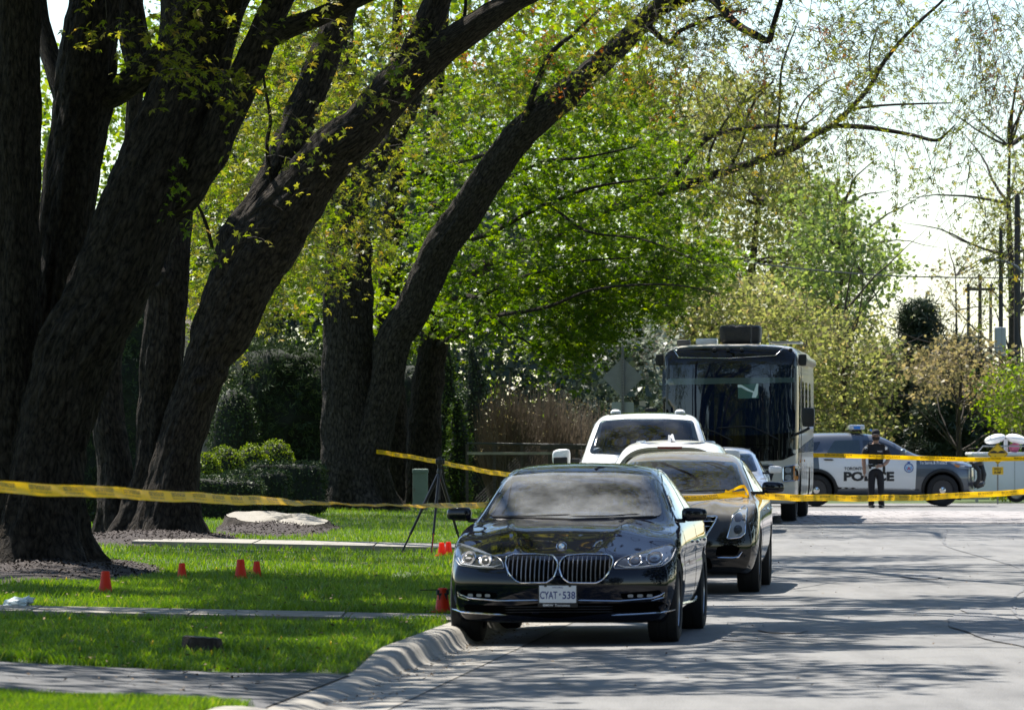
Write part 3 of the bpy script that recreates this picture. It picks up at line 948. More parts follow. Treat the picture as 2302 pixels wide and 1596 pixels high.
def foliage(parent, mat, pts, leaf='maple3', size=0.09, per=6, tlen=(0.35, 0.8), droop=0.5, bias=(0, 0, 0), r0=0.005, up=0.5, jit=0.05, twigs=True, name="foliage", twigmat=None, k=4):
    n = len(pts)
    if not n: return
    P = np.array([tuple(p) for p in pts])
    d = RNG.normal(size=(n, 3)); d[:, 2] *= 0.5; d /= np.linalg.norm(d, axis=1)[:, None]
    d += np.array(bias); L = RNG.uniform(tlen[0], tlen[1], n)
    t = np.linspace(0, 1, k)
    A = P[:, None] + d[:, None] * (L[:, None] * t[None])[..., None]
    A[:, :, 2] -= droop * (L[:, None] * t[None] ** 2)
    A += RNG.normal(size=A.shape) * 0.03 * L[:, None, None] * t[None, :, None]
    if twigs: twig_mesh("twigs", A, RNG.uniform(0.6, 1.3, n) * r0, 0.0018, twigmat or M["twig"], parent)["kind"] = "stuff"
    tt = RNG.uniform(0.25, 1.0, (n, per)) * (k - 1); i0 = np.clip(tt.astype(int), 0, k - 2); fr = (tt - i0)[..., None]
    ar = np.arange(n)[:, None]
    C = A[ar, i0] * (1 - fr) + A[ar, i0 + 1] * fr + RNG.normal(size=(n, per, 3)) * jit
    o = leaf_mesh(name, C.reshape(-1, 3), size, leaf, mat, parent, up=up)
    o["kind"] = "stuff"
    return o

def branches(parent, starts, nb=3, length=(1.0, 2.4), r=0.02, droop=0.25, bias=(0, 0, 0.2), name="branches", mat=None, k=9, wig=0.10):
    A = []; rr = []
    for (p, rad) in starts:
        for _ in range(nb):
            d = Vector((random.gauss(0, 1), random.gauss(0, 1), random.gauss(0.1, 0.6))).normalized() + Vector(bias)
            L = random.uniform(*length); q = Vector(p); line = []
            for i in range(k):
                line.append(tuple(q)); d = (d + Vector((random.gauss(0, wig), random.gauss(0, wig), random.gauss(0, wig) - droop / k))).normalized(); q = q + d * L / (k - 1)
            A.append(line); rr.append(rad * random.uniform(0.6, 1.1))
    A = np.array(A)
    o = twig_mesh(name, A, np.array(rr), 0.004, mat or M["twig"], parent, seg=5); o["kind"] = "stuff"
    return A

def canopy(parent, mat, c, rad, n, size, leaf='diamond', thr=0.05, clump=0.45, seed=0, zmin=None):
    """the part of a crown above the picture: unseen leaves placed to shade the street"""
    pts = []; tries = 0
    while len(pts) < n and tries < n * 30:
        tries += 1
        d = Vector((random.uniform(-1, 1), random.uniform(-1, 1), random.uniform(-1, 1)))
        if d.length > 1 or d.length < 0.25: continue
        p = Vector((c[0] + d.x * rad[0], c[1] + d.y * rad[1], c[2] + d.z * rad[2]))
        if p.z < CAM_H + 0.0785 * p.y + 0.4: continue
        if noise.noise(p * clump + Vector((seed, 0, seed))) < thr: continue
        pts.append(tuple(p))
    o = leaf_mesh("crown", np.array(pts), size, leaf, mat, parent, up=0.45); o["kind"] = "stuff"

def reach(parent, start, ends, r, mat, seg=12, name="limb"):
    """limbs that carry the crown above the picture, some added for road shadow streaks"""
    for i, e in enumerate(ends):
        s = Vector(start); e = Vector(e); m = (s + e) / 2 + Vector((random.uniform(-.6, .6), random.uniform(-.6, .6), random.uniform(0.2, 1.2)))
        P = [(*s, r), (*((s + m) / 2 + Vector((random.uniform(-.3, .3), random.uniform(-.3, .3), .15))), r * .8), (*m, r * .62), (*((m + e) / 2 + Vector((0, 0, .2))), r * .4), (*e, r * .1)]
        limb3(name, P, mat, parent, seg, 0.3, 0, 0.02, i * 3.3)

# ---- tree A : clump of great dark trunks at the left edge
ta = empty("maple_tree", (pA.x, pA.y, pA.z))
tag(ta, "huge dark maple clump with several leaning trunks at the left edge of the lawn", "tree", "old maples on the lawn")
def placed(o, root):          # parts are modelled in world space; keep them there under the root
    o.matrix_parent_inverse = root.matrix_basis.inverted()
    return o
def limb(root, name, path, **kw):
    return placed(limb_mesh(name, path, kw.pop('mat', M["bark"]), root, **kw), root)
YA = 62.5
limb(ta, "trunk", [(40, 1325, 205, YA), (40, 1240, 190, YA), (34, 1100, 160, YA), (28, 900, 138, YA), (28, 700, 122, YA), (34, 450, 108, YA), (40, 200, 100, YA), (42, 0, 96, YA), (46, -300, 84, YA), (30, -700, 66, YA), (0, -1200, 40, YA), (-20, -1700, 12, YA)], seg=60, flare=0.9, seed=1.0)
limb(ta, "trunk", [(95, 1300, 175, YA + .5), (96, 1200, 150, YA + .5), (104, 1000, 122, YA + .5), (122, 770, 118, YA + .6), (150, 480, 122, YA + .8), (183, 250, 132, YA + 1), (200, 100, 128, YA + 1), (216, -10, 120, YA + 1.2), (250, -250, 96, YA + 1.6), (300, -600, 70, YA + 2), (330, -1100, 40, YA + 2), (340, -1600, 10, YA + 2)], seg=60, flare=0.4, seed=4.0)
limb(ta, "trunk", [(100, 1325, 235, YA - .3), (95, 1220, 205, YA - .3), (104, 1060, 172, YA - .3), (124, 950, 168, YA - .3), (166, 800, 172, YA - .4), (222, 690, 176, YA - .4), (254, 620, 178, YA - .4), (322, 450, 178, YA - .4), (386, 290, 164, YA - .3), (440, 140, 154, YA), (482, 0, 148, YA), (560, -200, 120, YA - .5), (680, -500, 90, YA - 1), (800, -900, 60, YA - 2), (900, -1400, 15, YA - 3)], seg=68, flare=0.9, seed=7.5)
limb(ta, "limb", [(345, 470, 90, YA - .35), (410, 440, 82, YA - .4), (468, 345, 76, YA - .5), (503, 268, 74, YA - .5), (552, 170, 74, YA - .5), (592, 74, 68, YA - .5), (640, -20, 62, YA - .5), (760, -200, 50, YA - 1), (960, -420, 34, YA - 2), (1200, -620, 10, YA - 3)], seed=2.2, knots=[(0.9, 4.4, 0.06, 0.18)])
limb(ta, "limb", [(205, 225, 70, YA + 1), (262, 205, 66, YA + .9), (340, 150, 60, YA + .5), (420, 70, 56, YA + .3), (470, -10, 48, YA)], seed=3.2)
limb(ta, "limb", [(330, 190, 66, YA + 2.2), (306, 110, 66, YA + 2.4), (288, -10, 62, YA + 2.6), (260, -260, 44, YA + 3), (250, -600, 12, YA + 3)], seed=5.2)
limb(ta, "limb", [(585, 95, 56, YA - .5), (650, 62, 46, YA - .8), (730, 32, 40, YA - 1), (820, -8, 36, YA - 1.2), (1000, -90, 26, YA - 2), (1240, -160, 8, YA - 3)], seed=6.2)
limb(ta, "limb", [(165, 260, 60, YA + 1.4), (125, 160, 50, YA + 1.7), (95, 60, 40, YA + 2), (84, -20, 36, YA + 2.2), (70, -200, 12, YA + 2.4)], seed=8.2)

# ---- tree B
tb = empty("maple_tree", (pB.x, pB.y, pB.z))
tag(tb, "old maple with a knobbly burl, one trunk upright and one leaning over the big stump", "tree", "old maples on the lawn")
YB = 80.5
limb(tb, "trunk", [(320, 1250, 150, YB + .4), (330, 1150, 110, YB + .4), (345, 1050, 84, YB + .4), (352, 930, 86, YB + .5), (364, 800, 92, YB + .5), (376, 640, 92, YB + .6), (386, 500, 92, YB + .8), (392, 300, 86, YB + 1), (402, 0, 78, YB + 1), (420, -400, 60, YB + 1), (400, -900, 36, YB + 1), (420, -1400, 8, YB + 1)], seg=56, flare=0.7, seed=11.0, knots=[(3.9, 2.7, 0.16, 0.20)])
limb(tb, "trunk", [(275, 1250, 130, YB + .9), (268, 1150, 100, YB + .9), (258, 1040, 80, YB + 1), (244, 940, 72, YB + 1.1), (240, 840, 66, YB + 1.2), (256, 740, 58, YB + 1.3), (280, 600, 50, YB + 1.4), (300, 300, 40, YB + 1.5), (310, 0, 24, YB + 1.5), (310, -300, 6, YB + 1.5)], seg=44, flare=0.5, seed=12.0)
limb(tb, "stub", [(560, 640, 90, YB + .1), (540, 590, 84, YB + .1), (524, 545, 72, YB + .1), (520, 520, 60, YB + .1), (522, 512, 30, YB + .1)], seg=36, seed=12.6)
limb(tb, "trunk", [(378, 1252, 170, YB), (382, 1160, 140, YB), (396, 1050, 112, YB), (416, 965, 104, YB), (444, 880, 98, YB), (464, 815, 100, YB), (492, 755, 126, YB), (556, 610, 146, YB), (600, 545, 150, YB), (664, 450, 126, YB - .1), (735, 355, 112, YB - .3), (812, 288, 104, YB - .5), (908, 182, 92, YB - .8), (988, 116, 74, YB - 1), (1098, 40, 60, YB - 1.5), (1172, -4, 46, YB - 2), (1330, -90, 36, YB - 3), (1540, -200, 26, YB - 5), (1750, -330, 8, YB - 7)], seg=60, flare=0.8, seed=13.0, knots=[(2.5, 3.2, 0.13, 0.22), (2.75, 3.9, 0.10, 0.16)])
limb(tb, "limb", [(530, 640, 110, YB + .1), (545, 545, 108, YB + .2), (600, 440, 84, YB + .3), (655, 318, 78, YB + .4), (700, 205, 72, YB + .5), (745, 80, 66, YB + .6), (786, -20, 58, YB + .7), (860, -300, 44, YB + 1), (930, -700, 28, YB + 1), (980, -1200, 8, YB + 1)], seed=15.0)
limb(tb, "limb", [(900, 185, 66, YB - .8), (935, 110, 66, YB - .8), (962, 50, 62, YB - .8), (990, -15, 56, YB - .8), (1060, -200, 42, YB - 1), (1150, -500, 26, YB - 2), (1230, -900, 6, YB - 3)], seed=17.0)
for pth in ([(612, 420, 10, YB), (600, 330, 9, YB - .2), (608, 270, 8, YB - .3), (596, 200, 7, YB - .4), (588, 140, 5, YB - .4)],
            [(478, 560, 9, YB - .2), (462, 500, 8, YB - .3), (440, 452, 6, YB - .4)],
            [(640, 480, 8, YB - .6), (610, 462, 7, YB - .8), (575, 470, 5, YB - 1), (545, 505, 3, YB - 1.1)],
            [(1040, 70, 9, YB - 1), (1046, 20, 8, YB - 1), (1048, -30, 8, YB - 1)]):
    limb(tb, "branch", pth, seg=8, seed=random.random() * 9)

# ---- tree C and its long limb
YC = 112.0
pC = gp(800, 1124)
tc = empty("maple_tree", (pC.x, YC, gz(pC.x, YC)))
tag(tc, "grey-barked maple forking low, its long limb slanting up right behind the parked cars", "tree", "old maples on the lawn")
limb(tc, "trunk", [(796, 1150, 165, YC), (795, 1090, 150, YC), (788, 950, 124, YC), (784, 800, 116, YC), (782, 650, 108, YC), (780, 500, 94, YC), (772, 340, 78, YC), (766, 150, 64, YC), (762, -20, 56, YC), (740, -300, 40, YC), (720, -700, 10, YC)], seg=56, flare=0.7, seed=21, mat=M["bark_grey"])
limb(tc, "limb", [(820, 1090, 90, YC - .2), (842, 980, 82, YC - .3), (868, 870, 76, YC - .4), (884, 770, 78, YC - .5), (930, 690, 76, YC - .6), (980, 577, 76, YC - .8), (1034, 496, 74, YC - 1), (1092, 408, 72, YC - 1.2), (1142, 338, 70, YC - 1.4), (1195, 279, 68, YC - 1.6), (1282, 205, 60, YC - 2), (1364, 130, 50, YC - 2.5), (1460, 36, 40, YC - 3), (1520, -30, 32, YC - 4), (1640, -160, 22, YC - 5), (1800, -320, 6, YC - 7)], seg=50, seed=23, mat=M["bark_grey"], knots=[(6.55, 3.2, 0.10, 0.12)])
limb(tc, "limb", [(790, 470, 52, YC - .2), (806, 430, 50, YC - .3), (850, 361, 47, YC - .5), (897, 288, 45, YC - .7), (928, 222, 42, YC - .9), (944, 150, 36, YC - 1), (960, 40, 30, YC - 1), (980, -150, 20, YC - 1), (1000, -350, 5, YC - 1)], seg=32, seed=25, mat=M["bark_grey"], knots=[(0.6, 3.0, 0.05, 0.09)])
limb(tc, "branch", [(1172, 290, 16, YC - 1.8), (1200, 207, 14, YC - 1.9), (1222, 150, 13, YC - 2), (1246, 113, 12, YC - 2), (1295, 72, 9, YC - 2.2), (1350, 20, 6, YC - 2.4)], seg=10, seed=2, mat=M["bark_grey"])
# the limb that reaches across the road, carried from the fork of tree C

limb(tc, "branch", [(1460, 36, 22, YC - 3), (1583, -8, 20, YC - 4), (1650, 52, 19, YC - 5), (1700, 80, 18, YC - 5.4), (1728, 90, 15, YC - 5.6), (1740, 50, 12, YC - 5.8), (1756, 0, 10, YC - 6), (1770, -60, 5, YC - 6.2)], seg=12, seed=31, ridge=0.01)
limb(tc, "branch", [(1450, 50, 14, YC - 3.4), (1500, 95, 13, YC - 3.6), (1530, 70, 10, YC - 3.8), (1600, 40, 8, YC - 4), (1680, 20, 3, YC - 4)], seg=10, seed=32, ridge=0.01)
# ---- tree E: fresh green maple behind tree C
YE = 120.0
pE = at(960, 1118, YE)
te = empty("maple_tree", (pE.x, YE, gz(pE.x, YE)))
tag(te, "bright green maple in full leaf spreading over the parked cars", "tree", "old maples on the lawn")
limb(te, "trunk", [(958, 1140, 92, YE), (952, 1000, 76, YE), (962, 860, 70, YE), (980, 740, 62, YE), (990, 600, 54, YE), (984, 450, 46, YE), (976, 300, 38, YE), (990, 100, 30, YE), (1010, -100, 18, YE), (1020, -400, 5, YE)], seg=36, flare=0.3, seed=41)
limb(te, "trunk", [(900, 1140, 80, YE + 1), (888, 1000, 66, YE + 1), (880, 850, 60, YE + 1), (872, 700, 52, YE + 1), (884, 500, 44, YE + 1), (896, 340, 36, YE + 1), (890, 150, 28, YE + 1), (900, -100, 12, YE + 1)], seg=36, flare=0.3, seed=43)
EB = [[(985, 560, 20, YE), (1037, 543, 15, YE - 2), (1100, 525, 13, YE - 3.5), (1147, 500, 12, YE - 4.5), (1234, 457, 10, YE - 6), (1340, 420, 7, YE - 8), (1480, 400, 3, YE - 10)],
      [(985, 690, 18, YE), (1040, 666, 13, YE - 2), (1075, 668, 12, YE - 3), (1120, 645, 10, YE - 4), (1170, 625, 9, YE - 5), (1290, 590, 6, YE - 7), (1420, 580, 3, YE - 9)],
      [(980, 780, 16, YE), (1050, 740, 12, YE - 3), (1110, 712, 10, YE - 5), (1230, 690, 8, YE - 8), (1340, 650, 6, YE - 10), (1500, 640, 4, YE - 12), (1620, 660, 2, YE - 13)],
      [(985, 440, 18, YE), (1080, 420, 13, YE - 3), (1142, 399, 11, YE - 4.5), (1190, 376, 9, YE - 5.5), (1239, 360, 8, YE - 6.5), (1311, 355, 6, YE - 8), (1430, 330, 3, YE - 9)],
      [(890, 420, 18, YE + 1), (979, 368, 14, YE - 1), (1040, 362, 12, YE - 2), (1123, 332, 9, YE - 4), (1230, 260, 6, YE - 6), (1330, 230, 3, YE - 7)],
      [(1075, 668, 8, YE - 3), (1120, 720, 6, YE - 4), (1200, 780, 4, YE - 5), (1280, 830, 2, YE - 6)],
      [(1234, 457, 8, YE - 6), (1320, 520, 6, YE - 8), (1450, 540, 4, YE - 10), (1600, 600, 2, YE - 12)]]
for i, b_ in enumerate(EB): limb(te, "limb", b_, seg=12, seed=50 + i, ridge=0.01)
YF = 117.0
limb(te, "limb", [(985, 640, 42, 120.5), (1060, 610, 36, 123), (1200, 545, 32, 124), (1380, 468, 28, 122), (1480, 432, 26, 119), (1545, 414, 24, YF - .5), (1600, 396, 20, YF - 1), (1660, 376, 18, YF - 1.6), (1728, 352, 17, YF - 2.2), (1786, 332, 17, YF - 2.8), (1830, 304, 15, YF - 3.2), (1870, 282, 14, YF - 3.6), (1920, 237, 12, YF - 4), (1958, 190, 11, YF - 4.4), (1988, 139, 10, YF - 5), (2049, 67, 8, YF - 6), (2125, -4, 6, YF - 7), (2200, -90, 2, YF - 8)], seg=20, seed=27, ridge=0.02)
limb(te, "branch", [(1500, 420, 14, YF - .1), (1560, 340, 14, YF), (1602, 305, 13, YF), (1674, 289, 11, YF), (1756, 284, 9, YF - 1), (1812, 290, 8, YF - 2)], seg=12, seed=28, ridge=0.01)
limb(te, "branch", [(1868, 283, 10, YF - 3.6), (1930, 285, 11, YF - 3.9), (1987, 292, 10, YF - 4.2), (2050, 304, 9, YF - 4.5), (2104, 316, 8, YF - 5), (2128, 300, 5, YF - 5), (2146, 283, 3, YF - 5)], seg=12, seed=29, ridge=0.01)
limb(te, "branch", [(1912, 246, 8, YF - 4), (1977, 238, 6, YF - 4.2), (2060, 234, 5, YF - 4.6), (2142, 232, 3, YF - 5)], seg=10, seed=30, ridge=0.006)
for pth in ([(1640, 382, 7, YF - 1.4), (1668, 320, 6, YF - 1.6), (1690, 240, 5, YF - 1.8), (1740, 180, 3, YF - 2)], [(1740, 348, 7, YF - 2.3), (1752, 250, 6, YF - 2.5), (1758, 150, 5, YF - 2.6), (1790, 60, 3, YF - 3)],
            [(1590, 398, 7, YF - 1), (1600, 330, 6, YF - 1), (1650, 250, 5, YF - 1.2), (1740, 185, 3, YF - 1.6)], [(1960, 185, 5, YF - 4.4), (1955, 120, 4, YF - 4.6), (1975, 60, 2, YF - 4.8)],
            [(1780, 333, 5, YF - 2.9), (1800, 240, 4, YF - 3), (1850, 190, 3, YF - 3.2), (1900, 170, 2, YF - 3.4)]):
    limb(te, "branch", pth, seg=8, seed=random.random() * 9, ridge=0.004)

# ------------------------------------------------------------------ crowns
def place_kids(root):
    inv = root.matrix_basis.inverted()
    for c in root.children: c.matrix_parent_inverse = inv
# green maple
polyE = [(915, 330), (1010, 190), (1180, 110), (1380, 130), (1490, 230), (1570, 370), (1590, 450), (1540, 510), (1620, 560), (1680, 590), (1560, 630), (1520, 690), (1440, 730), (1370, 760), (1300, 810), (1230, 790), (1180, 750), (1080, 760), (1000, 740), (940, 640), (925, 480)]
pts = volume_pts(polyE, 113.5, 124, 2700, clump=1.0, thr=0.10, seed=3)
foliage(te, M["leaf_green"], pts, 'maple5', 0.105, 7, (0.3, 0.7), 0.35, (0.1, -0.15, 0), 0.006, up=0.55, jit=0.06)
pts = volume_pts(polyE, 111.6, 114, 420, clump=0.9, thr=0.16, seed=13)
foliage(te, M["leaf_green"], pts, 'maple5', 0.105, 7, (0.3, 0.7), 0.35, (0.1, -0.15, 0), 0.006, up=0.55, jit=0.06)
pts = volume_pts([(1180, 640), (1540, 550), (1680, 585), (1560, 640), (1500, 690), (1380, 770), (1290, 830), (1200, 780)], 112.5, 117, 620, clump=0.9, thr=0.06, seed=17)
foliage(te, M["leaf_green"], pts, 'maple5', 0.105, 7, (0.3, 0.7), 0.45, (0.1, -0.15, 0), 0.006, up=0.55, jit=0.06)
pts = volume_pts([(640, 600), (760, 520), (960, 560), (1000, 720), (960, 770), (700, 780)], 116, 122, 420, clump=0.7, thr=-0.05, seed=19)
foliage(te, M["leaf_lime"], pts, 'maple5', 0.10, 6, (0.3, 0.6), 0.3, r0=0.005, up=0.5)
canopy(te, M["leaf_green"], (1.5, 116, 13.2), (6, 7, 4), 7000, 0.17, thr=0.12, seed=5)

# yellow leaves of tree C (over and behind the limb) and of the far-reaching limb
polyC = [(640, -30), (1700, -30), (1600, 120), (1460, 220), (1320, 250), (1200, 230), (1050, 260), (900, 420), (860, 560), (740, 620), (640, 560), (600, 300)]
pts = volume_pts(polyC, 104, 116, 1500, clump=0.9, thr=0.06, seed=8)
foliage(tc, M["leaf_yellow"], pts, 'star', 0.082, 6, (0.4, 0.9), 0.55, r0=0.005, up=0.4)
polyF = [(1440, -30), (2060, -30), (2030, 90), (1960, 240), (1870, 330), (1760, 400), (1660, 420), (1560, 430), (1500, 330), (1450, 180)]
pts = volume_pts(polyF, 101, 113, 800, clump=0.8, thr=0.04, seed=9)
foliage(tc, M["leaf_yellow"], pts, 'star', 0.09, 4, (0.5, 1.3), 0.8, r0=0.008, up=0.35)
pts = volume_pts([(1960, -30), (2302, -30), (2302, 120), (2200, 300), (2060, 330), (1880, 330)], 97, 104, 260, clump=0.7, thr=-0.05, seed=10)
foliage(tc, M["leaf_yellow"], pts, 'star', 0.075, 4, (0.5, 1.2), 0.9, r0=0.005, up=0.35)
# hanging strands below the limb
A = []
for (u, v0, v1, du) in [(1990, 300, 470, 30), (2070, 310, 640, 90), (2020, 320, 510, -10), (1900, 300, 470, 20), (1860, 320, 520, 40), (1800, 340, 450, 30), (2110, 320, 480, -30), (2040, 330, 430, 14), (1760, 350, 460, -20), (1700, 370, 440, 16), (1940, 300, 400, 30), (1650, 390, 480, 12), (1840, 300, 390, 30), (1885, 330, 420, 40)]:
    Y = random.uniform(100, 103)
    A.append([tuple(at(u + du * (t ** 0.7) + 6 * math.sin(t * 7 + u), v0 + (v1 - v0) * t, Y - 0.5 * t)) for t in np.linspace(0, 1, 9)])
A = np.array(A); twig_mesh("twigs", A, 0.009, 0.003, M["twig"], tc)["kind"] = "stuff"
pl = []
for line in A:
    for i in range(3, 9):
        for _ in range(5): pl.append(line[i] + RNG.normal(size=3) * 0.06)
leaf_mesh("foliage", np.array(pl), 0.075, 'star', M["leaf_yellow"], tc, up=0.2)["kind"] = "stuff"
sk = [p for p in volume_pts([(1500, 0), (2302, 0), (2302, 140), (1750, 260), (1450, 260), (900, 120), (900, 0)], 98, 106, 90, thr=0.02, seed=33)]
foliage(tc, M["seed_keys"], sk, 'key', 0.06, 14, (0.1, 0.25), 1.2, r0=0.003, up=-0.6, jit=0.05, name="seed_clusters")
canopy(tc, M["leaf_yellow"], (0.5, 106, 13.5), (8.5, 9, 4), 9000, 0.16, thr=0.2, seed=2)
reach(tc, at(1460, -40, 110), [(5, 104, 13), (8, 100, 12.5), (3, 98, 13), (9, 108, 13.5)], 0.16, M["bark"])

# tree B: bright yellow-green leaves behind its trunks, dark ones in front of the limb
polyB = [(420, 60), (640, 40), (760, 120), (760, 330), (740, 520), (745, 640), (600, 700), (470, 760), (420, 700), (410, 480), (400, 300)]
pts = volume_pts(polyB, 92, 108, 2000, clump=0.9, thr=0.08, seed=21)
foliage(tb, M["leaf_lime"], pts[1300:], 'maple5', 0.085, 7, (0.4, 0.9), 0.4, r0=0.005, up=0.45)
pts = pts[:1300]
foliage(tb, M["leaf_yellow"], pts, 'star', 0.085, 7, (0.4, 0.9), 0.4, r0=0.005, up=0.45)
pts = volume_pts([(430, 0), (1000, 0), (900, 200), (700, 420), (560, 560), (430, 300)], 76, 79.5, 90, clump=0.9, thr=0.05, seed=25)
foliage(tb, M["leaf_yellow"], pts, 'maple5', 0.075, 7, (0.4, 0.9), 0.5, r0=0.004, up=0.5)
canopy(tb, M["leaf_yellow"], (-1.0, 79, 13.5), (8, 8, 4.5), 10000, 0.22, thr=0.2, clump=0.36, seed=26.28)  # clump seed picked for where its gaps let sun through
reach(tb, at(1330, -90, 77.5), [(4, 72, 11), (6, 78, 12), (3, 66, 11.5), (7, 70, 12), (1, 70, 13)], 0.12, M["bark"])
reach(tb, at(860, -300, 81.5), [(-4, 74, 15), (-1, 72, 16), (2, 84, 15), (-3, 70, 14)], 0.14, M["bark"])
# tree A: shaded sprays in front of its trunks; crown overhead
pts = volume_pts([(180, 20), (330, 0), (560, 0), (600, 130), (520, 240), (380, 200), (300, 110), (200, 90)], 57.5, 60.5, 62, clump=1.2, thr=0.0, seed=27)
foliage(ta, M["leaf_yellow"], pts, 'maple5', 0.072, 7, (0.3, 0.7), 0.4, r0=0.004, up=0.55)
pts = volume_pts([(640, 0), (860, 0), (830, 120), (700, 190), (640, 120)], 57.5, 60.5, 14, clump=1.2, thr=0.0, seed=29)
foliage(ta, M["leaf_yellow"], pts, 'maple5', 0.07, 7, (0.3, 0.7), 0.4, r0=0.004, up=0.55)
for (u, v, m) in [(420, 400, 9), (415, 480, 7), (880, 180, 8), (430, 580, 6)]:
    foliage(ta, M["leaf_lime"], [at(u + random.gauss(0, 14), v + random.gauss(0, 12), 60) for _ in range(m // 2)], 'maple5', 0.065, 5, (0.1, 0.25), 0.4, r0=0.003, up=0.5)
canopy(ta, M["leaf_yellow"], (-4.5, 60, 12.0), (7.5, 10, 5), 20000, 0.25, thr=0.24, clump=0.34, seed=22.63)  # clump seed picked so a gap lets sun onto the black saloon
canopy(ta, M["leaf_yellow"], (-5.5, 46, 9.5), (6, 8, 4), 12000, 0.24, thr=0.14, clump=0.42, seed=66.43)  # extra low crown patch added to shade the near lawn
reach(ta, at(680, -500, 61.5), [(1, 54, 13), (3, 58, 14), (-1, 52, 12), (4, 63, 13)], 0.18, M["bark"])
reach(ta, at(960, -420, 60.5), [(3, 52, 9), (5, 56, 10), (2, 49, 9.5), (7, 58, 10), (6, 50, 9), (8, 64, 10)], 0.10, M["bark"])  # unseen limbs over the road, some added to streak it with shadow
reach(ta, at(250, -250, 64), [(-6, 56, 13), (-3, 50, 12), (-8, 60, 14), (-5, 44, 10), (-7, 48, 10), (-3, 45, 9)], 0.14, M["bark"])
for (rt, cs) in ((ta, [(1, 55, 11), (3, 57, 12), (-2, 54, 11), (2, 52, 9.5), (-5, 50, 10.5), (-4, 58, 12)]), (tb, [(4, 73, 11), (5, 77, 12), (2, 70, 11), (6, 71, 12), (0, 72, 13), (3, 66, 11)]), (tc, [(5, 103, 13), (7, 100, 12), (3, 99, 13), (8, 106, 13), (5, 92, 11.5)])):
    branches(rt, [((c_[0] + random.uniform(-2, 2), c_[1] + random.uniform(-2, 2), c_[2] + random.uniform(-1, 1)), 0.03) for c_ in cs * 9], 1, (2.0, 4.5), 0.03, 0.5, (0.1, -0.1, 0.05))  # loose unseen branches added overhead as clutter for the windscreen reflections
for t in (ta, tb, tc, te): place_kids(t)

def simple_tree(name, label, cat, base, top_uvY, trunk_r, group=None, mat="bark_far", bend=0.0):
    """trunk from the ground to a point inside the crown; returns the root"""
    b = Vector(base); root = empty(name, b); tag(root, label, cat, group)
    t = Vector(top_uvY); P = []
    for k in range(7):
        s_ = k / 6
        p = b.lerp(t, s_) + Vector((bend * math.sin(s_ * 3.1) + 0.12 * noise.noise(Vector((s_ * 3, b.x, 0))), 0, 0))
        P.append((*p, trunk_r * (1 - 0.85 * s_)))
    limb3("trunk", P, M[mat], root, 14, 0.25, 0.3, 0.02, b.x)
    return root, [Vector(p[:3]) for p in P]
# right-hand tree outside the picture whose twigs hang in at the right edge
base = Vector((8.6, 72, 0.1)); tk, _ = simple_tree("maple_tree", "maple just beyond the right edge whose yellow twigs hang into the picture", "tree", base, (8.4, 72, 11), 0.38, "old maples on the lawn", "bark")
for e in [(6.9, 70.5, 8.2), (6.6, 73, 8.6), (6.2, 68, 8.8), (7.0, 76, 9.0)]: reach(tk, (8.45, 72, 7.5), [e], 0.08, M["bark"])
polyK = [(2160, -20), (2302, -20), (2302, 560), (2250, 600), (2200, 520), (2170, 430), (2150, 330), (2200, 200)]
pts = volume_pts(polyK, 69, 74, 210, clump=0.9, thr=-0.12, seed=41)
foliage(tk, M["leaf_yellow"], pts, 'star', 0.055, 5, (0.4, 0.9), 1.0, (-0.3, 0, -0.2), r0=0.0045, up=0.2, jit=0.04)
sk = volume_pts([(2170, 0), (2302, 0), (2302, 250), (2230, 240)], 69, 73, 26, thr=-0.2, seed=44)
foliage(tk, M["seed_keys"], sk, 'key', 0.042, 12, (0.08, 0.2), 1.2, r0=0.003, up=-0.6, jit=0.04, name="seed_clusters")
canopy(tk, M["leaf_yellow"], (8.5, 72, 11.5), (5.5, 7, 4), 5000, 0.14, thr=0.1, seed=14)
place_kids(tk)

# ---- trees beyond the cross street
def bgtree(label, base_u, Y, top, poly, Y1, Y2, n, leaf, size, mat, per=6, r=0.22, brs=14, droop=0.2, cl=0.5, thr=-0.1, seed=0, name="street_tree", blen=(1.5, 4.0), tl=(0.5, 1.2), up=0.4, sec=None, group="trees beyond the cross street"):
    b = at(base_u, 1000, Y); b.z = 0
    root, P = simple_tree(name, label, "tree", b, at(top[0], top[1], Y), r, group)
    st = [(P[random.randrange(2, 7)], r * 0.28) for _ in range(brs)]
    branches(root, st, 2, blen, 0.04, droop, (0.1, 0, 0.55), mat=M["bark_far"] if False else M["twig"])
    pts = volume_pts(poly, Y1, Y2, n, clump=cl, thr=thr, seed=seed)
    foliage(root, M[mat], pts, leaf, size, per, tl, droop, (0, 0, 0.25), r0=0.008, up=up, jit=0.10, twigmat=M["twig_dry"], k=3)
    if sec:
        foliage(root, M[sec[0]], volume_pts(sec[1], Y1, Y2, sec[2], clump=cl, thr=thr, seed=seed + 3), leaf, size, per, tl, droop, (0, 0, 0.25), r0=0.008, up=up, jit=0.10, twigmat=M["twig_dry"], k=3)
    place_kids(root)
    return root
bgtree("tall pale yellow tree in young leaf behind the motorhome", 1640, 172, (1720, 330), [(1420, 300), (1560, 170), (1700, 180), (1780, 300), (1850, 420), (1890, 540), (1880, 700), (1850, 860), (1700, 940), (1440, 960)], 166, 180, 4400, 'diamond', 0.15, 'leaf_pale', 7, 0.26, 16, seed=51)
bgtree("fresh green loose-crowned tree beside the open sky right of the motorhome", 1860, 165, (1900, 460), [(1790, 440), (1860, 400), (1900, 470), (1960, 500), (2010, 570), (2020, 610), (1970, 640), (1960, 720), (1900, 760), (1820, 780), (1760, 640)], 160, 170, 1000, 'diamond', 0.15, 'leaf_fresh', 7, 0.18, 12, seed=53, thr=0.0)
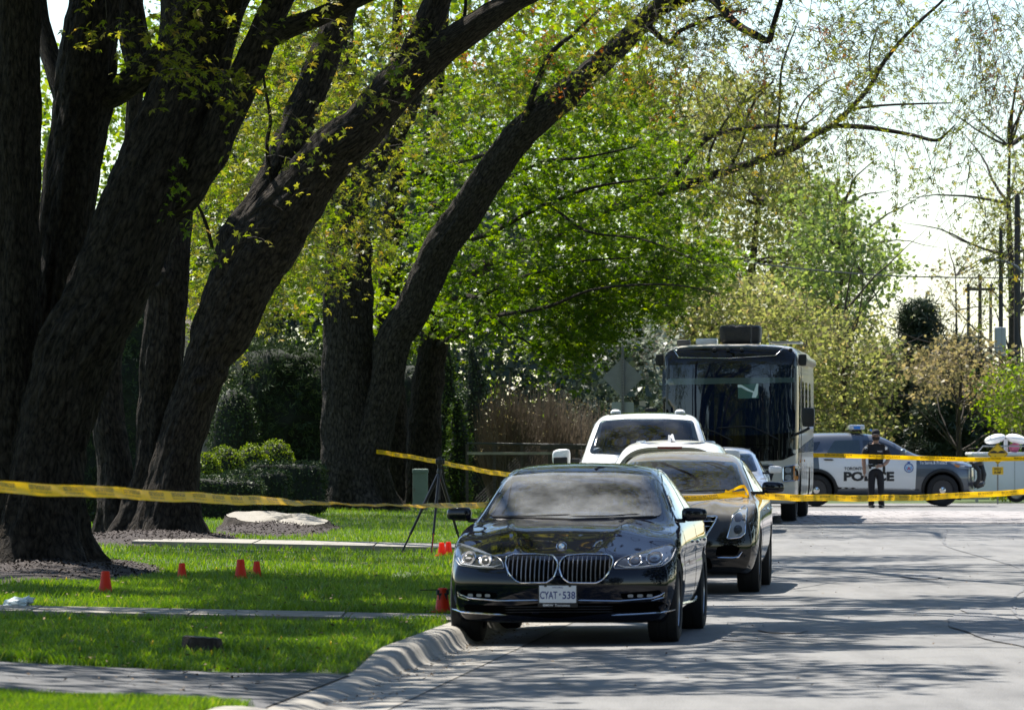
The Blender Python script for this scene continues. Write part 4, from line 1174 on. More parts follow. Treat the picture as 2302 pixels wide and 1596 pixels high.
bgtree("bronze-leaved tree between the motorhome and the pine", 1890, 158, (1900, 700), [(1800, 760), (1880, 700), (1960, 730), (2010, 800), (2000, 980), (1810, 1000)], 154, 162, 900, 'diamond', 0.13, 'leaf_pale', 6, 0.15, 12, seed=55, thr=-0.2)
bgtree("olive-leaved tree just behind the motorhome roof", 1560, 160, (1560, 620), [(1430, 640), (1560, 600), (1720, 640), (1850, 720), (1880, 900), (1700, 980), (1430, 980)], 155, 163, 2200, 'diamond', 0.14, 'leaf_pale', 6, 0.2, 12, seed=57, thr=-0.25)
bgtree("whitish blossoming tree behind the diamond sign", 1370, 150, (1360, 720), [(1270, 760), (1340, 690), (1440, 720), (1500, 800), (1490, 930), (1300, 950)], 146, 153, 1500, 'diamond', 0.12, 'leaf_blossom', 6, 0.12, 8, seed=59, thr=-0.3)
bgtree("orange-brown sparse tree in front of the pine", 2150, 150, (2160, 800), [(2040, 830), (2120, 770), (2230, 790), (2280, 850), (2240, 900), (2080, 890)], 147, 153, 330, 'diamond', 0.12, 'leaf_brown', 6, 0.1, 10, seed=61)
bgtree("tall greyish tree barely in leaf behind the utility poles", 2275, 190, (2270, 330), [(2190, 460), (2250, 330), (2330, 330), (2340, 700), (2240, 720)], 185, 195, 420, 'diamond', 0.13, 'leaf_pale', 4, 0.26, 13, seed=63, blen=(2, 5))
bgtree("thin brown twiggy tree beside the far utility poles", 2150, 195, (2150, 620), [(2080, 640), (2180, 560), (2230, 640), (2220, 780), (2100, 760)], 190, 200, 110, 'diamond', 0.13, 'leaf_brown', 4, 0.12, 10, seed=65, blen=(2, 4))
bgtree("lime green shrub-like tree at the far right edge", 2300, 148, (2300, 830), [(2240, 880), (2280, 830), (2340, 830), (2340, 990), (2250, 970)], 145, 151, 500, 'diamond', 0.11, 'leaf_lime', 6, 0.08, 6, seed=67, thr=-0.3)

# pine
def pine(label, u, Y, top_v, halfw, n, seed):
    b = at(u, 1000, Y); b.z = 0; top = at(u, top_v, Y)
    root, P = simple_tree("pine_tree", label, "tree", b, top, 0.22, "pines beyond the cross street")
    W = halfw * Y / F; pts = []; A = []
    H = top.z
    for k in range(70):
        s_ = random.random(); z = 0.5 + (H - 0.5) * s_
        a = random.uniform(0, 6.28); L = W * max(0.04, 1.02 - s_) ** 1.05 * random.uniform(0.55, 1.15)
        line = []
        for t in np.linspace(0, 1, 7):
            line.append((b.x + math.cos(a) * L * t, b.y + math.sin(a) * L * t, z + 0.5 * t * t * L * 0.35 - 0.1 * t))
        A.append(line)
        for _ in range(n // 70):
            i = random.uniform(2, 6); q = np.array(line[int(i)]) + RNG.normal(size=3) * np.array([.22, .22, .14])
            pts.append(Vector(q))
    twig_mesh("branches", np.array(A), 0.035, 0.008, M["twig"], root, 4)["kind"] = "stuff"
    foliage(root, M["needle_dark"], pts, 'needle', 0.22, 8, (0.15, 0.4), -0.4, r0=0.006, up=0.3, jit=0.07)
    place_kids(root)
pine("dark green pine with a pointed leader behind the patrol car", 2065, 163, 690, 150, 2200, 3)
pine("broad dark pine behind the bonnet of the patrol car", 2160, 158, 770, 170, 2400, 5)
pine("low dark pine left of the pointed pine", 1975, 168, 790, 140, 1800, 7)

# far woods that close the view
def woods(name, label, poly, Y1, Y2, n, mat, size, seed):
    pts = volume_pts(poly, Y1, Y2, n, clump=0.3, thr=-0.35, seed=seed)
    root = empty(name, (0, 0, 0))
    o = foliage(root, M[mat], pts, 'diamond', size, 8, (0.5, 1.4), 0.2, r0=0.012, up=0.4, jit=0.22, name="leaves", twigs=False)
    tag(root, label, "woodland", kind="stuff")
woods("far_woods", "far yellow-green woodland seen between the big trunks", [(-60, 60), (100, 90), (200, 160), (330, 60), (420, -30), (1420, -30), (1500, 200), (1500, 560), (1500, 1020), (-60, 1020)], 150, 175, 7600, 'leaf_lime', 0.20, 71)
woods("dark_woods", "dark thicket behind the hedges, coloured dark for the shaded leaf gaps", [(-60, 700), (380, 500), (450, 150), (800, 100), (1050, 250), (1250, 600), (1300, 760), (1500, 860), (1500, 1060), (-60, 1060)], 136, 149, 4200, 'needle_dark', 0.20, 73)  # foliage backdrop with the shade of the leaf gaps put into its colour
woods("treeline", "pale treeline low on the horizon beyond the cross street", [(1450, 880), (1800, 840), (2000, 880), (2340, 850), (2340, 1010), (1450, 1010)], 210, 240, 2600, 'leaf_pale', 0.26, 75)
woods("evergreen_treeline", "dark undergrowth low behind the patrol car", [(1780, 950), (2000, 930), (2340, 940), (2340, 1030), (1780, 1030)], 170, 190, 1500, 'needle_dark', 0.22, 77)

# unseen street trees beside and behind the view, added for dark reflections and shade
def street_behind():
    pts = []
    for (cx, cy, rr, cz) in [(-9, -6, 5, 8), (-10, -22, 6, 9), (-9, -40, 6, 9), (12, -8, 5.5, 8), (13, -26, 6, 9), (12, -46, 6, 9), (-2, -75, 9, 9), (8, -72, 9, 9), (-14, 12, 5, 8), (16, 14, 5, 8), (-20, -60, 9, 8), (24, -60, 9, 8), (-22, -20, 7, 7), (26, -20, 7, 7), (18, 40, 5, 8), (17, 62, 5, 8), (-5, 6, 4, 11), (1, 14, 4.5, 11), (6, 4, 4, 11), (0, -8, 5, 11), (2, -22, 5, 11), (5, 20, 4.5, 11), (-3, 26, 4, 11), (15, 48, 5, 7), (16, 74, 5, 7), (18, 90, 5, 7), (20, 104, 5, 7)]:
        for _ in range(900):
            d = Vector((random.gauss(0, 1), random.gauss(0, 1), random.gauss(0, 1))).normalized() * (random.random() ** 0.4)
            p = (cx + d.x * rr, cy + d.y * rr, max(0.3, cz + d.z * ((cz - 0.2) if cz < 10 else 3)))
            if p[1] > -3 and abs(p[0]) < 0.1 * p[1] + 2.5 and p[2] < 0.08 * p[1] + 6: continue
            pts.append(p)
    root = empty("unseen_street_trees", (0, 0, 0))
    leaf_mesh("leaves", np.array(pts), 1.0, 'diamond', M["needle_dark"], root, up=0.3)
    tag(root, "unseen street trees beside and behind the viewer, added to darken the car reflections", "trees", kind="stuff")
street_behind()
# ------------------------------------------------------------------ clipped hedges and shrubs
def clipped(name, label, kind, c, dims, n, size, mat, group=None, leaf='diamond', rough=0.05, cat="hedge", rz=0.0):
    """kind: box / ball / cone ; c = base centre ; leaves on a solid dark core"""
    root = empty(name, c, rz); tag(root, label, cat, group)
    a, b, h = dims
    bm = bmesh.new()
    if kind == 'box':
        bmesh.ops.create_cube(bm, size=1); bmesh.ops.subdivide_edges(bm, edges=bm.edges[:], cuts=9, use_grid_fill=True)
        for v in bm.verts:
            q = v.co * 2; p = 10.0
            L = (abs(q.x) ** p + abs(q.y) ** p + abs(q.z) ** p) ** (1 / p)
            v.co = Vector((q.x / max(L, 1e-6) * max(abs(q.x), abs(q.y), abs(q.z)) * a / 2, q.y / max(L, 1e-6) * max(abs(q.x), abs(q.y), abs(q.z)) * b / 2, (q.z / max(L, 1e-6) * max(abs(q.x), abs(q.y), abs(q.z)) + 1) * h / 2))
    else:
        bmesh.ops.create_icosphere(bm, subdivisions=3, radius=1)
        for v in bm.verts:
            q = v.co.copy()
            if kind == 'ball': v.co = Vector((q.x * a / 2, q.y * b / 2, (q.z + 1) * h / 2))
            elif kind == 'dome':
                z = (q.z + 1) / 2; w = 1.0 if q.z < 0 else math.hypot(q.x, q.y) ** 0.8
                s = math.hypot(q.x, q.y) or 1
                v.co = Vector((q.x / s * w * a / 2 if q.z > 0 else q.x / s * a / 2 * min(1, s * 3), q.y / s * w * b / 2 if q.z > 0 else q.y / s * b / 2 * min(1, s * 3), z * h))
            else:
                z = (q.z + 1) / 2; s = math.hypot(q.x, q.y) or 1e-6
                w = min(1, s * 2) * (1 - z) ** 0.55 * 1.0 + 0.02
                v.co = Vector((q.x / s * w * a / 2, q.y / s * w * b / 2, z * h))
    for v in bm.verts:
        p = v.co + Vector(c)
        v.co += Vector((noise.noise(p * 1.6), noise.noise(p * 1.6 + Vector((7, 0, 0))), noise.noise(p * 1.6 + Vector((0, 9, 0))))) * rough * 1.6
    bm.normal_update()
    me = bpy.data.meshes.new("core"); 
    faces = [f for f in bm.faces]
    ar = np.array([f.calc_area() for f in faces]); pr = ar / ar.sum()
    pick = RNG.choice(len(faces), n, p=pr)
    P = np.zeros((n, 3))
    for i, k in enumerate(pick):
        f = faces[k]; w = RNG.dirichlet(np.ones(len(f.verts))); q = Vector((0, 0, 0))
        for j, v in enumerate(f.verts): q += v.co * w[j]
        P[i] = q + f.normal * random.gauss(rough * 0.2, rough * 0.6)
    bm.to_mesh(me); bm.free()
    for v in me.vertices: v.co = Vector((v.co.x * 0.97, v.co.y * 0.97, v.co.z * 0.98))
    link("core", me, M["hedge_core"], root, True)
    o = leaf_mesh("foliage", P, size, leaf, M[mat], root, up=0.15); o["kind"] = "stuff"
    return root
def stand(u, Y): 
    p = at(u, 1000, Y); return (p.x, Y, gz(p.x, Y) - 0.02)
def wpx(px, Y): return px * Y / F
def hgt(v, Y, u): return CAM_H + (VH - v) * Y / F - stand(u, Y)[2]
HB = [("front low clipped box hedge beside the big stump", 513, 98, 154, 1.0, 1076), ("middle low clipped box hedge behind the front one", 574, 101, 146, 1.0, 1061), ("longest low clipped hedge running up to the grey maple", 642, 104, 172, 1.0, 1043), ("shaded low hedge between the left tree clump and the burled maple", 205, 92, 120, 1.2, 1102)]
for (lab, u, Y, w, d, vt) in HB:
    clipped("clipped_hedge", lab, 'box', stand(u, Y), (wpx(w, Y), d, hgt(vt, Y, u)), 5200, 0.045, 'needle_yew', "low clipped hedges", rough=0.04)
for (lab, u, Y, w, vt) in [("round clipped shrub nearest the burled trunk, half hidden by it", 462, 104, 74, 1016), ("second round clipped shrub in the row of four", 506, 106, 92, 1006), ("third round clipped shrub in the row of four", 566, 108, 88, 1001), ("rightmost and highest round clipped shrub of the four", 618, 110, 92, 989)]:
    clipped("round_shrub", lab, 'ball', stand(u, Y), (wpx(w, Y), wpx(w, Y), hgt(vt, Y, u)), 4200, 0.042, 'leaf_box', "round clipped shrubs", rough=0.03, cat="shrub")
clipped("domed_yew", "tall domed yew clipped round at the top behind the round shrubs", 'dome', stand(526, 113), (wpx(104, 113), wpx(104, 113), hgt(874, 113, 526)), 6000, 0.05, 'needle_yew', None, rough=0.07, cat="shrub")
clipped("domed_yew", "domed yew behind the burled trunk, only its top showing", 'dome', stand(400, 114), (wpx(70, 114), wpx(70, 114), hgt(868, 114, 400)), 3000, 0.05, 'needle_yew', None, rough=0.07, cat="shrub")
clipped("tall_hedge", "tall dark shaggy evergreen hedge behind the clipped shrubs", 'box', stand(640, 118), (wpx(240, 118), 1.6, hgt(800, 118, 640)), 16000, 0.13, 'needle_yew', None, leaf='needle', rough=0.26)
clipped("tall_hedge", "dark evergreen hedge in deep shade behind the left trunks", 'box', stand(230, 121), (wpx(300, 121), 1.6, hgt(690, 121, 230)), 13000, 0.13, 'needle_yew', None, leaf='needle', rough=0.2)
clipped("cedar", "bright green columnar cedar right of the grey maple", 'cone', stand(1010, 124), (wpx(62, 124), wpx(62, 124), hgt(748, 124, 1010)), 5200, 0.06, 'leaf_cedar', "columnar cedars", rough=0.09, cat="cedar")
clipped("cedar", "short green columnar cedar in front of the taller cedar", 'cone', stand(1028, 122), (wpx(54, 122), wpx(54, 122), hgt(890, 122, 1028)), 3200, 0.06, 'leaf_cedar', "columnar cedars", rough=0.08, cat="cedar")
clipped("cedar", "dark columnar cedar beside the dry twiggy shrubs", 'cone', stand(1066, 126), (wpx(70, 126), wpx(70, 126), hgt(760, 126, 1066)), 5200, 0.06, 'needle_yew', "columnar cedars", rough=0.10, cat="cedar")
clipped("tall_hedge", "dark hedge between the maple trunks, in shade", 'box', stand(900, 128), (wpx(200, 128), 1.4, hgt(830, 128, 900)), 8000, 0.13, 'needle_yew', None, leaf='needle', rough=0.2)
# dry twiggy shrubs
for (lab, u, Y, w, vt, n, mat) in [("dry brown twiggy shrub left of the white pickup", 1140, 124, 130, 838, 1100, "twig_brown"), ("wide brown twiggy shrub behind the white pickup", 1235, 127, 170, 850, 1300, "twig_dry"), ("brown twiggy shrub under the diamond sign", 1330, 131, 130, 890, 700, "twig_dry")]:
    b = stand(u, Y); root = empty("twiggy_shrub", b); tag(root, lab, "shrub", "dry twiggy shrubs")
    H = hgt(vt, Y, u); W = wpx(w, Y) / 2; A = np.zeros((n, 7, 3))
    for i in range(n):
        a = random.uniform(0, 6.28); r_ = math.sqrt(random.random()); h = H * random.uniform(0.5, 1.05) * (1 - 0.25 * r_)
        t = np.linspace(0, 1, 7)
        A[i, :, 0] = math.cos(a) * r_ * W * (0.45 + 0.75 * t) + np.cumsum(RNG.normal(0, .025, 7)); A[i, :, 1] = math.sin(a) * r_ * 0.9 * (0.45 + 0.7 * t) + np.cumsum(RNG.normal(0, .025, 7)); A[i, :, 2] = h * t
    twig_mesh("twigs", A, 0.011, 0.004, M[mat], root)["kind"] = "stuff"
    pts = [Vector(A[random.randrange(n), random.randrange(4, 7)]) for _ in range(120)]
    foliage(root, M["leaf_brown"], pts, 'diamond', 0.04, 3, (0.1, 0.25), 0.1, r0=0.003, twigs=False, jit=0.05)
# yellow flower bed at the right edge
root = empty("flower_bed", (*at(2285, 1130, 147).xy, 0.0)); tag(root, "clump of yellow flowers on green stalks at the right edge by the trailer", "flowers")
pl = np.array([(random.uniform(-.6, .9), random.uniform(-.8, .8), random.uniform(0.03, 0.18) + 0.0) for _ in range(700)]); leaf_mesh("foliage", pl, 0.07, 'diamond', M["leaf_lime"], root, up=0.2)["kind"] = "stuff"
pl = np.array([(random.uniform(-.6, .9), random.uniform(-.8, .8), random.uniform(0.12, 0.24)) for _ in range(420)]); leaf_mesh("blooms", pl, 0.05, 'star', M["dandelion"], root, up=0.6)["kind"] = "stuff"
# ------------------------------------------------------------------ vehicle kit
FRAC = [0, .2, .4, .58, .75, .9, 1.0]
def body_cage(S, ys, nose=None, tail=None):
    """S: dict of pchip functions of y. Box-topology cage: top columns, side rows, bottom columns, two caps."""
    V = []; idx = {}; Fs = []
    def add(key, p):
        if key not in idx: idx[key] = len(V); V.append(list(p))
        return idx[key]
    n = len(ys)
    def top(y, c):
        a = abs(c); s = 1 if c >= 0 else -1
        ws, zs, wr, zt, cr = S['ws'](y), S['zs'](y), S['wr'](y), S['zt'](y), S['cr'](y)
        zre = zt - cr
        p6 = (ws, zs); p5 = (ws - .05, zs + max(0.004, min(.022, (zre - zs) * .3))); p3 = (wr, zre)
        p4 = ((p5[0] + p3[0]) / 2 + 0.012, (p5[1] + p3[1]) / 2)
        P = {6: p6, 5: p5, 4: p4, 3: p3, 2: (wr * .8, zt - cr * .42), 1: (wr * .42, zt - cr * .1), 0: (0, zt)}[a]
        return (s * P[0], P[1])
    def rows(y):
        zb, zs, zm, ws, wm, wl = (S[k](y) for k in ('zb', 'zs', 'zm', 'ws', 'wm', 'wl'))
        return [(wl, zb), ((wl + wm) / 2 + .012, zb + (zm - zb) * .30), (wm - .004, zb + (zm - zb) * .72), (wm, zm), ((wm + ws) / 2 + .012, zm + (zs - zm) * .72), (ws, zs)]
    NR = 6
    for i, y in enumerate(ys):
        rw = rows(y)
        for c in range(-6, 7): 
            x, z = top(y, c); add(('t', i, c), (x, y, z))
            add(('b', i, c), ((1 if c >= 0 else -1) * FRAC[abs(c)] * rw[0][0], y, rw[0][1]))
        for s in (-1, 1):
            idx[('s', i, s, 0)] = idx[('b', i, 6 * s)]; idx[('s', i, s, NR - 1)] = idx[('t', i, 6 * s)]
            for r_ in range(1, NR - 1): add(('s', i, s, r_), (s * rw[r_][0], y, rw[r_][1]))
    for i in range(n - 1):
        for c in range(-6, 6):
            Fs.append((idx[('t', i, c)], idx[('t', i, c + 1)], idx[('t', i + 1, c + 1)], idx[('t', i + 1, c)]))
            Fs.append((idx[('b', i, c)], idx[('b', i + 1, c)], idx[('b', i + 1, c + 1)], idx[('b', i, c + 1)]))
        for s in (-1, 1):
            for r_ in range(NR - 1):
                q = (idx[('s', i, s, r_)], idx[('s', i + 1, s, r_)], idx[('s', i + 1, s, r_ + 1)], idx[('s', i, s, r_ + 1)])
                Fs.append(q if s > 0 else q[::-1])
    for i, flip in ((0, False), (n - 1, True)):
        y = ys[i]; rw = rows(y); zb, zs = rw[0][1], rw[-1][1]
        def cap(r_, c):
            if r_ == 0: return idx[('b', i, c)]
            if r_ == NR - 1: return idx[('t', i, c)]
            if abs(c) == 6: return idx[('s', i, 1 if c > 0 else -1, r_)]
            tx, tz = top(y, c); f = (rw[r_][1] - zb) / (zs - zb)
            bx = (1 if c >= 0 else -1) * FRAC[abs(c)] * rw[r_][0]
            k = f ** 3
            return add(('c', i, r_, c), (bx * (1 - k) + tx * k, y, zb + f * (tz - zb)))
        for r_ in range(NR - 1):
            for c in range(-6, 6):
                q = (cap(r_, c), cap(r_, c + 1), cap(r_ + 1, c + 1), cap(r_ + 1, c))
                Fs.append(q[::-1] if flip else q)
    L = ys[-1]
    for v in V:
        if nose: v[1] += nose(v[0], v[2]) * max(0.0, 1 - (v[1] - ys[0]) / 0.85) ** 1.3
        if tail: v[1] -= tail(v[0], v[2]) * max(0.0, 1 - (L - v[1]) / 0.85) ** 1.3
    return V, Fs

def smooth_mesh(V, Fs, levels=2):
    me = bpy.data.meshes.new("cage"); me.from_pydata(V, [], Fs); me.update()
    bm = bmesh.new(); bm.from_mesh(me); bmesh.ops.recalc_face_normals(bm, faces=bm.faces[:]); bm.to_mesh(me); bm.free()
    o = bpy.data.objects.new("cage", me); col.objects.link(o)
    md = o.modifiers.new("s", 'SUBSURF'); md.levels = levels; md.render_levels = levels
    out = evaluated(o); bpy.data.objects.remove(o); bpy.data.meshes.remove(me)
    return out

def bvh_of(me):
    return BVHTree.FromPolygons([v.co.copy() for v in me.vertices], [list(p.vertices) for p in me.polygons])

def cut_wells(me, wells, half, mats):
    """wells: (y, z, r); material slot 1 = dark liner"""
    o = bpy.data.objects.new("b", me); col.objects.link(o)
    for m in mats: me.materials.append(m)
    cut = []
    for (y, z, r) in wells:
        for s in (-1, 1):
            mb = MB(); Mx = Matrix.Translation((s * (half - 0.11), y, z)) @ Matrix.Rotation(R(90), 4, 'Y')
            mb.lathe([(r, -0.20), (r, 0.20)], 40, Mx); cme = mb.mesh("c")
            bm = bmesh.new(); bm.from_mesh(cme); bmesh.ops.recalc_face_normals(bm, faces=bm.faces[:]); bm.to_mesh(cme); bm.free()
            for m in mats: cme.materials.append(m)
            cme.polygons.foreach_set("material_index", [1] * len(cme.polygons))
            co = bpy.data.objects.new("c", cme); col.objects.link(co); cut.append(co)
            md = o.modifiers.new("w", 'BOOLEAN'); md.operation = 'DIFFERENCE'; md.object = co; md.solver = 'EXACT'
    out = evaluated(o)
    for c in cut: bpy.data.objects.remove(c)
    bpy.data.objects.remove(o)
    return out

AX = {'front': lambda a, b: (Vector((a, -4, b)), Vector((0, 1, 0))), 'rear': lambda a, b: (Vector((a, 14, b)), Vector((0, -1, 0))),
      'left': lambda a, b: (Vector((-4, a, b)), Vector((1, 0, 0))), 'right': lambda a, b: (Vector((4, a, b)), Vector((-1, 0, 0))), 'top': lambda a, b: (Vector((a, b, 6)), Vector((0, 0, -1)))}
def hit(bvh, axis, a, b, off):
    o, d = AX[axis](a, b)
    h, n, i, dist = bvh.ray_cast(o, d)
    if h is None:
        for k in (0.96, 0.9, 0.8):
            o2, d = AX[axis](a * k if axis in ('front', 'rear') else a, b * 0.99)
            h, n, i, dist = bvh.ray_cast(o2, d)
            if h is not None:
                h = Vector((o.x, h.y, o.z)) if axis in ('front', 'rear') else Vector((h.x, o.y, o.z)); break
        if h is None: h, n, i, dist = bvh.find_nearest(o + d * 4)
    return h - d * off

def rounded(poly, r=0.03, k=4):
    out = []; n = len(poly)
    for i in range(n):
        p0 = Vector(poly[i - 1]); p = Vector(poly[i]); p1 = Vector(poly[(i + 1) % n])
        a = (p0 - p); b = (p1 - p); ra = min(r, a.length * .45, b.length * .45)
        A = p + a.normalized() * ra; B = p + b.normalized() * ra
        for t in range(k + 1):
            s = t / k; out.append(tuple(A * (1 - s) ** 2 + p * 2 * s * (1 - s) + B * s * s))
    return out
def densify(poly, res, closed=True):
    out = []; n = len(poly)
    for i in range(n if closed else n - 1):
        a = Vector(poly[i]); b = Vector(poly[(i + 1) % n]); m = max(1, int((b - a).length / res))
        for k in range(m): out.append(tuple(a.lerp(b, k / m)))
    if not closed: out.append(tuple(poly[-1]))
    return out
def mirror(poly): return [(-p[0], p[1]) for p in reversed(poly)]

def patch(bvh, poly, axis, off, name, mat, parent, res=0.06, skirt=0.02, smooth=True):
    bd = densify(poly, res); n = len(bd)
    pts = [Vector(p) for p in bd]; edges = [(i, (i + 1) % n) for i in range(n)]
    xs = [p[0] for p in bd]; zs = [p[1] for p in bd]
    x = min(xs) + res / 2
    while x < max(xs):
        z = min(zs) + res / 2
        while z < max(zs):
            if in_poly(bd, x, z) and min((Vector((x, z)) - Vector(q)).length for q in bd) > res * 0.4: pts.append(Vector((x, z)))
            z += res
        x += res
    vs, es, fs, ov, oe, of = geometry.delaunay_2d_cdt(pts, edges, [], 1, 1e-6)
    P = [hit(bvh, axis, v.x, v.y, off) for v in vs]
    mb = MB(); faces = [tuple(f) for f in fs]
    cnt = {}
    for f in faces:
        for i in range(len(f)):
            e = (f[i], f[(i + 1) % len(f)]); cnt[e] = 1
    bnd = [e for e in cnt if (e[1], e[0]) not in cnt]
    d = AX[axis](0, 0)[1]; m = len(P); bm_ = {}
    for e in bnd:
        for q in e:
            if q not in bm_: bm_[q] = len(P); P.append(P[q] + d * (off + skirt))
    for (a, b) in bnd: faces.append((b, a, bm_[a], bm_[b]))
    mb.add(P, faces)
    o = mb.build(name, mat, parent)
    if smooth: shade(o.data, 50)
    return o
def strip(bvh, line, axis, off, r, name, mat, parent, closed=False, res=0.04, seg=6, flat=1.0):
    ln = densify(line, res, closed)
    P = [hit(bvh, axis, a, b, off) for a, b in ln]
    mb = MB()
    if closed: mb.loop_tube(P, r, seg)
    else: mb.tube(P, [r * (0.3 if i in (0, len(P) - 1) else 1) for i in range(len(P))], seg)
    return mb.build(name, mat, parent, smooth=True)
def letters(body, w, h, place, name, mat, parent, bold=0.02, spacing=1.0):
    """place(a, b) -> 3D point for lettering coords centred on 0"""
    V, Fs = text_fit(body, w, h, bold, spacing)
    mb = MB(); mb.add([place(a, b) for a, b in V], Fs)
    return mb.build(name, mat, parent, fix=False)

_wheels = {}
def wheel(parent, x, y, r, w, side, style="spoke", rimmat="alloy", rr=0.68, nsp=10, steer=0.0):
    key = (r, w, style, rimmat, nsp, rr)
    if key not in _wheels:
        mb = MB(); h = w / 2
        Mx = Matrix.Rotation(R(90), 4, 'Y')
        mb.lathe([(r * rr, -h * .8), (r * rr * 1.02, -h * .95), (r * .88, -h), (r * .965, -h * .9), (r * .995, -h * .66), (r, -h * .3), (r * .99, -h * .28), (r * .99, -h * .22), (r, -h * .2), (r, h * .2), (r * .99, h * .22), (r * .99, h * .28), (r, h * .3), (r * .995, h * .66), (r * .965, h * .9), (r * .88, h), (r * rr * 1.02, h * .95), (r * rr, h * .8)], 40, Mx)
        tme = mb.mesh("wheel"); shade(tme)
        tme.materials.append(M["rubber"])
        mb = MB(); R0 = r * rr
        mb.lathe([(R0 * 1.0, h * .80), (R0 * .96, h * .86), (R0 * .92, h * .7), (R0 * .9, h * .1)], 40, Mx)
        for k in range(nsp):
            a = 2 * math.pi * k / nsp
            for (ra, rb, wd, xx) in ((R0 * .16, R0 * .93, R0 * (.16 if nsp < 8 else .10), h * .68),):
                T = Matrix.Rotation(a, 4, 'X') @ Matrix.Translation((xx, 0, (ra + rb) / 2))
                mb.box((0, 0, 0), (h * .18, wd, rb - ra), M=T)
        mb.lathe([(R0 * .24, h * .5), (R0 * .24, h * .76), (R0 * .16, h * .82), (0.001, h * .84)], 20, Mx)
        rme = mb.mesh("rim"); rme.materials.append(M[rimmat]); shade(rme)
        mb = MB(); mb.lathe([(R0 * .94, h * .05), (0.001, h * .05)], 30, Mx); bme = mb.mesh("brake_disc"); bme.materials.append(M["alloy_dark"])
        _wheels[key] = (tme, rme, bme)
    tme, rme, bme = _wheels[key]
    o = link("wheel", tme, None, parent); o.location = (x, y, r); o.rotation_euler = (0, 0, (0 if side > 0 else math.pi) + steer)
    link("rim", rme, None, o); link("brake_disc", bme, None, o)
    return o
def side_mirror(parent, x, y, z, s, mat, w=0.22, h=0.13, d=0.10, arm=True, capmat=None):
    bm = bmesh.new(); bmesh.ops.create_cube(bm, size=1); bmesh.ops.subdivide_edges(bm, edges=bm.edges[:], cuts=3, use_grid_fill=True)
    for v in bm.verts:
        q = v.co * 2; p = 4.5; L = (abs(q.x) ** p + abs(q.y) ** p + abs(q.z) ** p) ** (1 / p); m_ = max(abs(q.x), abs(q.y), abs(q.z))
        q = q * (m_ / L)
        tap = 1 - 0.18 * (q.x * s + 1) / 2
        v.co = Vector((x + q.x * w / 2, y + q.y * d / 2 + 0.05 * (q.x * s + 1) * 0.5, z + q.z * h / 2 * tap))
    me = bpy.data.meshes.new("side_mirror"); bm.to_mesh(me); bm.free()
    o = link("side_mirror", me, M[mat], parent, True)
    if arm:
        mb = MB(); mb.box((x - s * (w / 2 + 0.05), y + 0.01, z - h * 0.42), (0.16, 0.06, 0.035), bevel=0.01); mb.build("mirror_arm", M["plastic_black"], o, True)
    mb = MB(); mb.box((x, y + d / 2 + 0.03, z), (w * .8, 0.012, h * .75), bevel=0.005); mb.build("mirror_glass", M["chrome"], o)
    return o
def K(*kn): return pchip(kn)

def open_glass(me, poly, ymax, k=0.93):
    cx = sum(p[0] for p in poly) / len(poly); cz = sum(p[1] for p in poly) / len(poly)
    sm = [(cx + (a - cx) * k, cz + (b - cz) * k) for a, b in poly]
    bm = bmesh.new(); bm.from_mesh(me)
    kill = [f for f in bm.faces if f.normal.y < -0.12 and f.calc_center_median().y < ymax and in_poly(sm, f.calc_center_median().x, f.calc_center_median().z)]
    bmesh.ops.delete(bm, geom=kill, context='FACES'); bm.to_mesh(me); bm.free()
def cabin(t, y0, z0, zr, hw=0.60, driver=1):
    """dark shell, dash, seats, steering wheel and mirror behind an open windscreen"""
    mb = MB(); y1 = y0 + 2.2
    P = [(-hw, y0, z0 - .45), (hw, y0, z0 - .45), (hw, y1, z0 - .45), (-hw, y1, z0 - .45), (-hw, y0 + .9, zr - .06), (hw, y0 + .9, zr - .06), (hw, y1, zr - .10), (-hw, y1, zr - .10), (-hw, y0, z0 - .05), (hw, y0, z0 - .05)]
    mb.add(P, [(0, 1, 2, 3), (4, 7, 6, 5), (2, 6, 7, 3), (1, 9, 5, 6, 2), (0, 3, 7, 4, 8)]); mb.build("cabin_lining", M["cabin_dark"], t, fix=False)
    mb = MB(); mb.box((0, y0 + .18, z0 - .11), (hw * 2.05, .42, .16), bevel=.05); mb.build("dashboard", M["cabin_dark"], t, True)
    for s in (-1, 1):
        mb = MB(); mb.box((s * .37, y0 + 1.05, z0 - .02), (.50, .18, .62), bevel=.07, M=Matrix.Rotation(R(-14), 4, 'X')); st = mb.build("front_seat", M["seat_leather"], t, True)
        mb = MB(); mb.box((s * .37, y0 + 1.12, z0 + .335), (.27, .11, .17), bevel=.045); mb.build("headrest", M["seat_leather"], st, True)
        mb = MB(); mb.box((s * .37, y0 + 1.95, z0 + .24), (.26, .12, .16), bevel=.045); mb.build("rear_headrest", M["seat_leather"], t, True)
    mb = MB(); c = Vector((driver * .37, y0 + .48, z0 - .02)); Mx = Matrix.Translation(c) @ Matrix.Rotation(R(22), 4, 'X')
    ring = [Mx @ Vector((.185 * math.cos(a), 0, .185 * math.sin(a))) for a in np.linspace(0, 6.283, 26)[:-1]]
    mb.loop_tube(ring, .016, 6); mb.box(c, (.16, .05, .10), bevel=.02); mb.box(c, (.36, .03, .03), bevel=.008); mb.build("steering_wheel", M["plastic_grey"], t, True)
    mb = MB(); mb.box((0, y0 + .52, zr - .17), (.24, .04, .07), bevel=.018); mb.build("rear_view_mirror", M["plastic_black"], t, True)
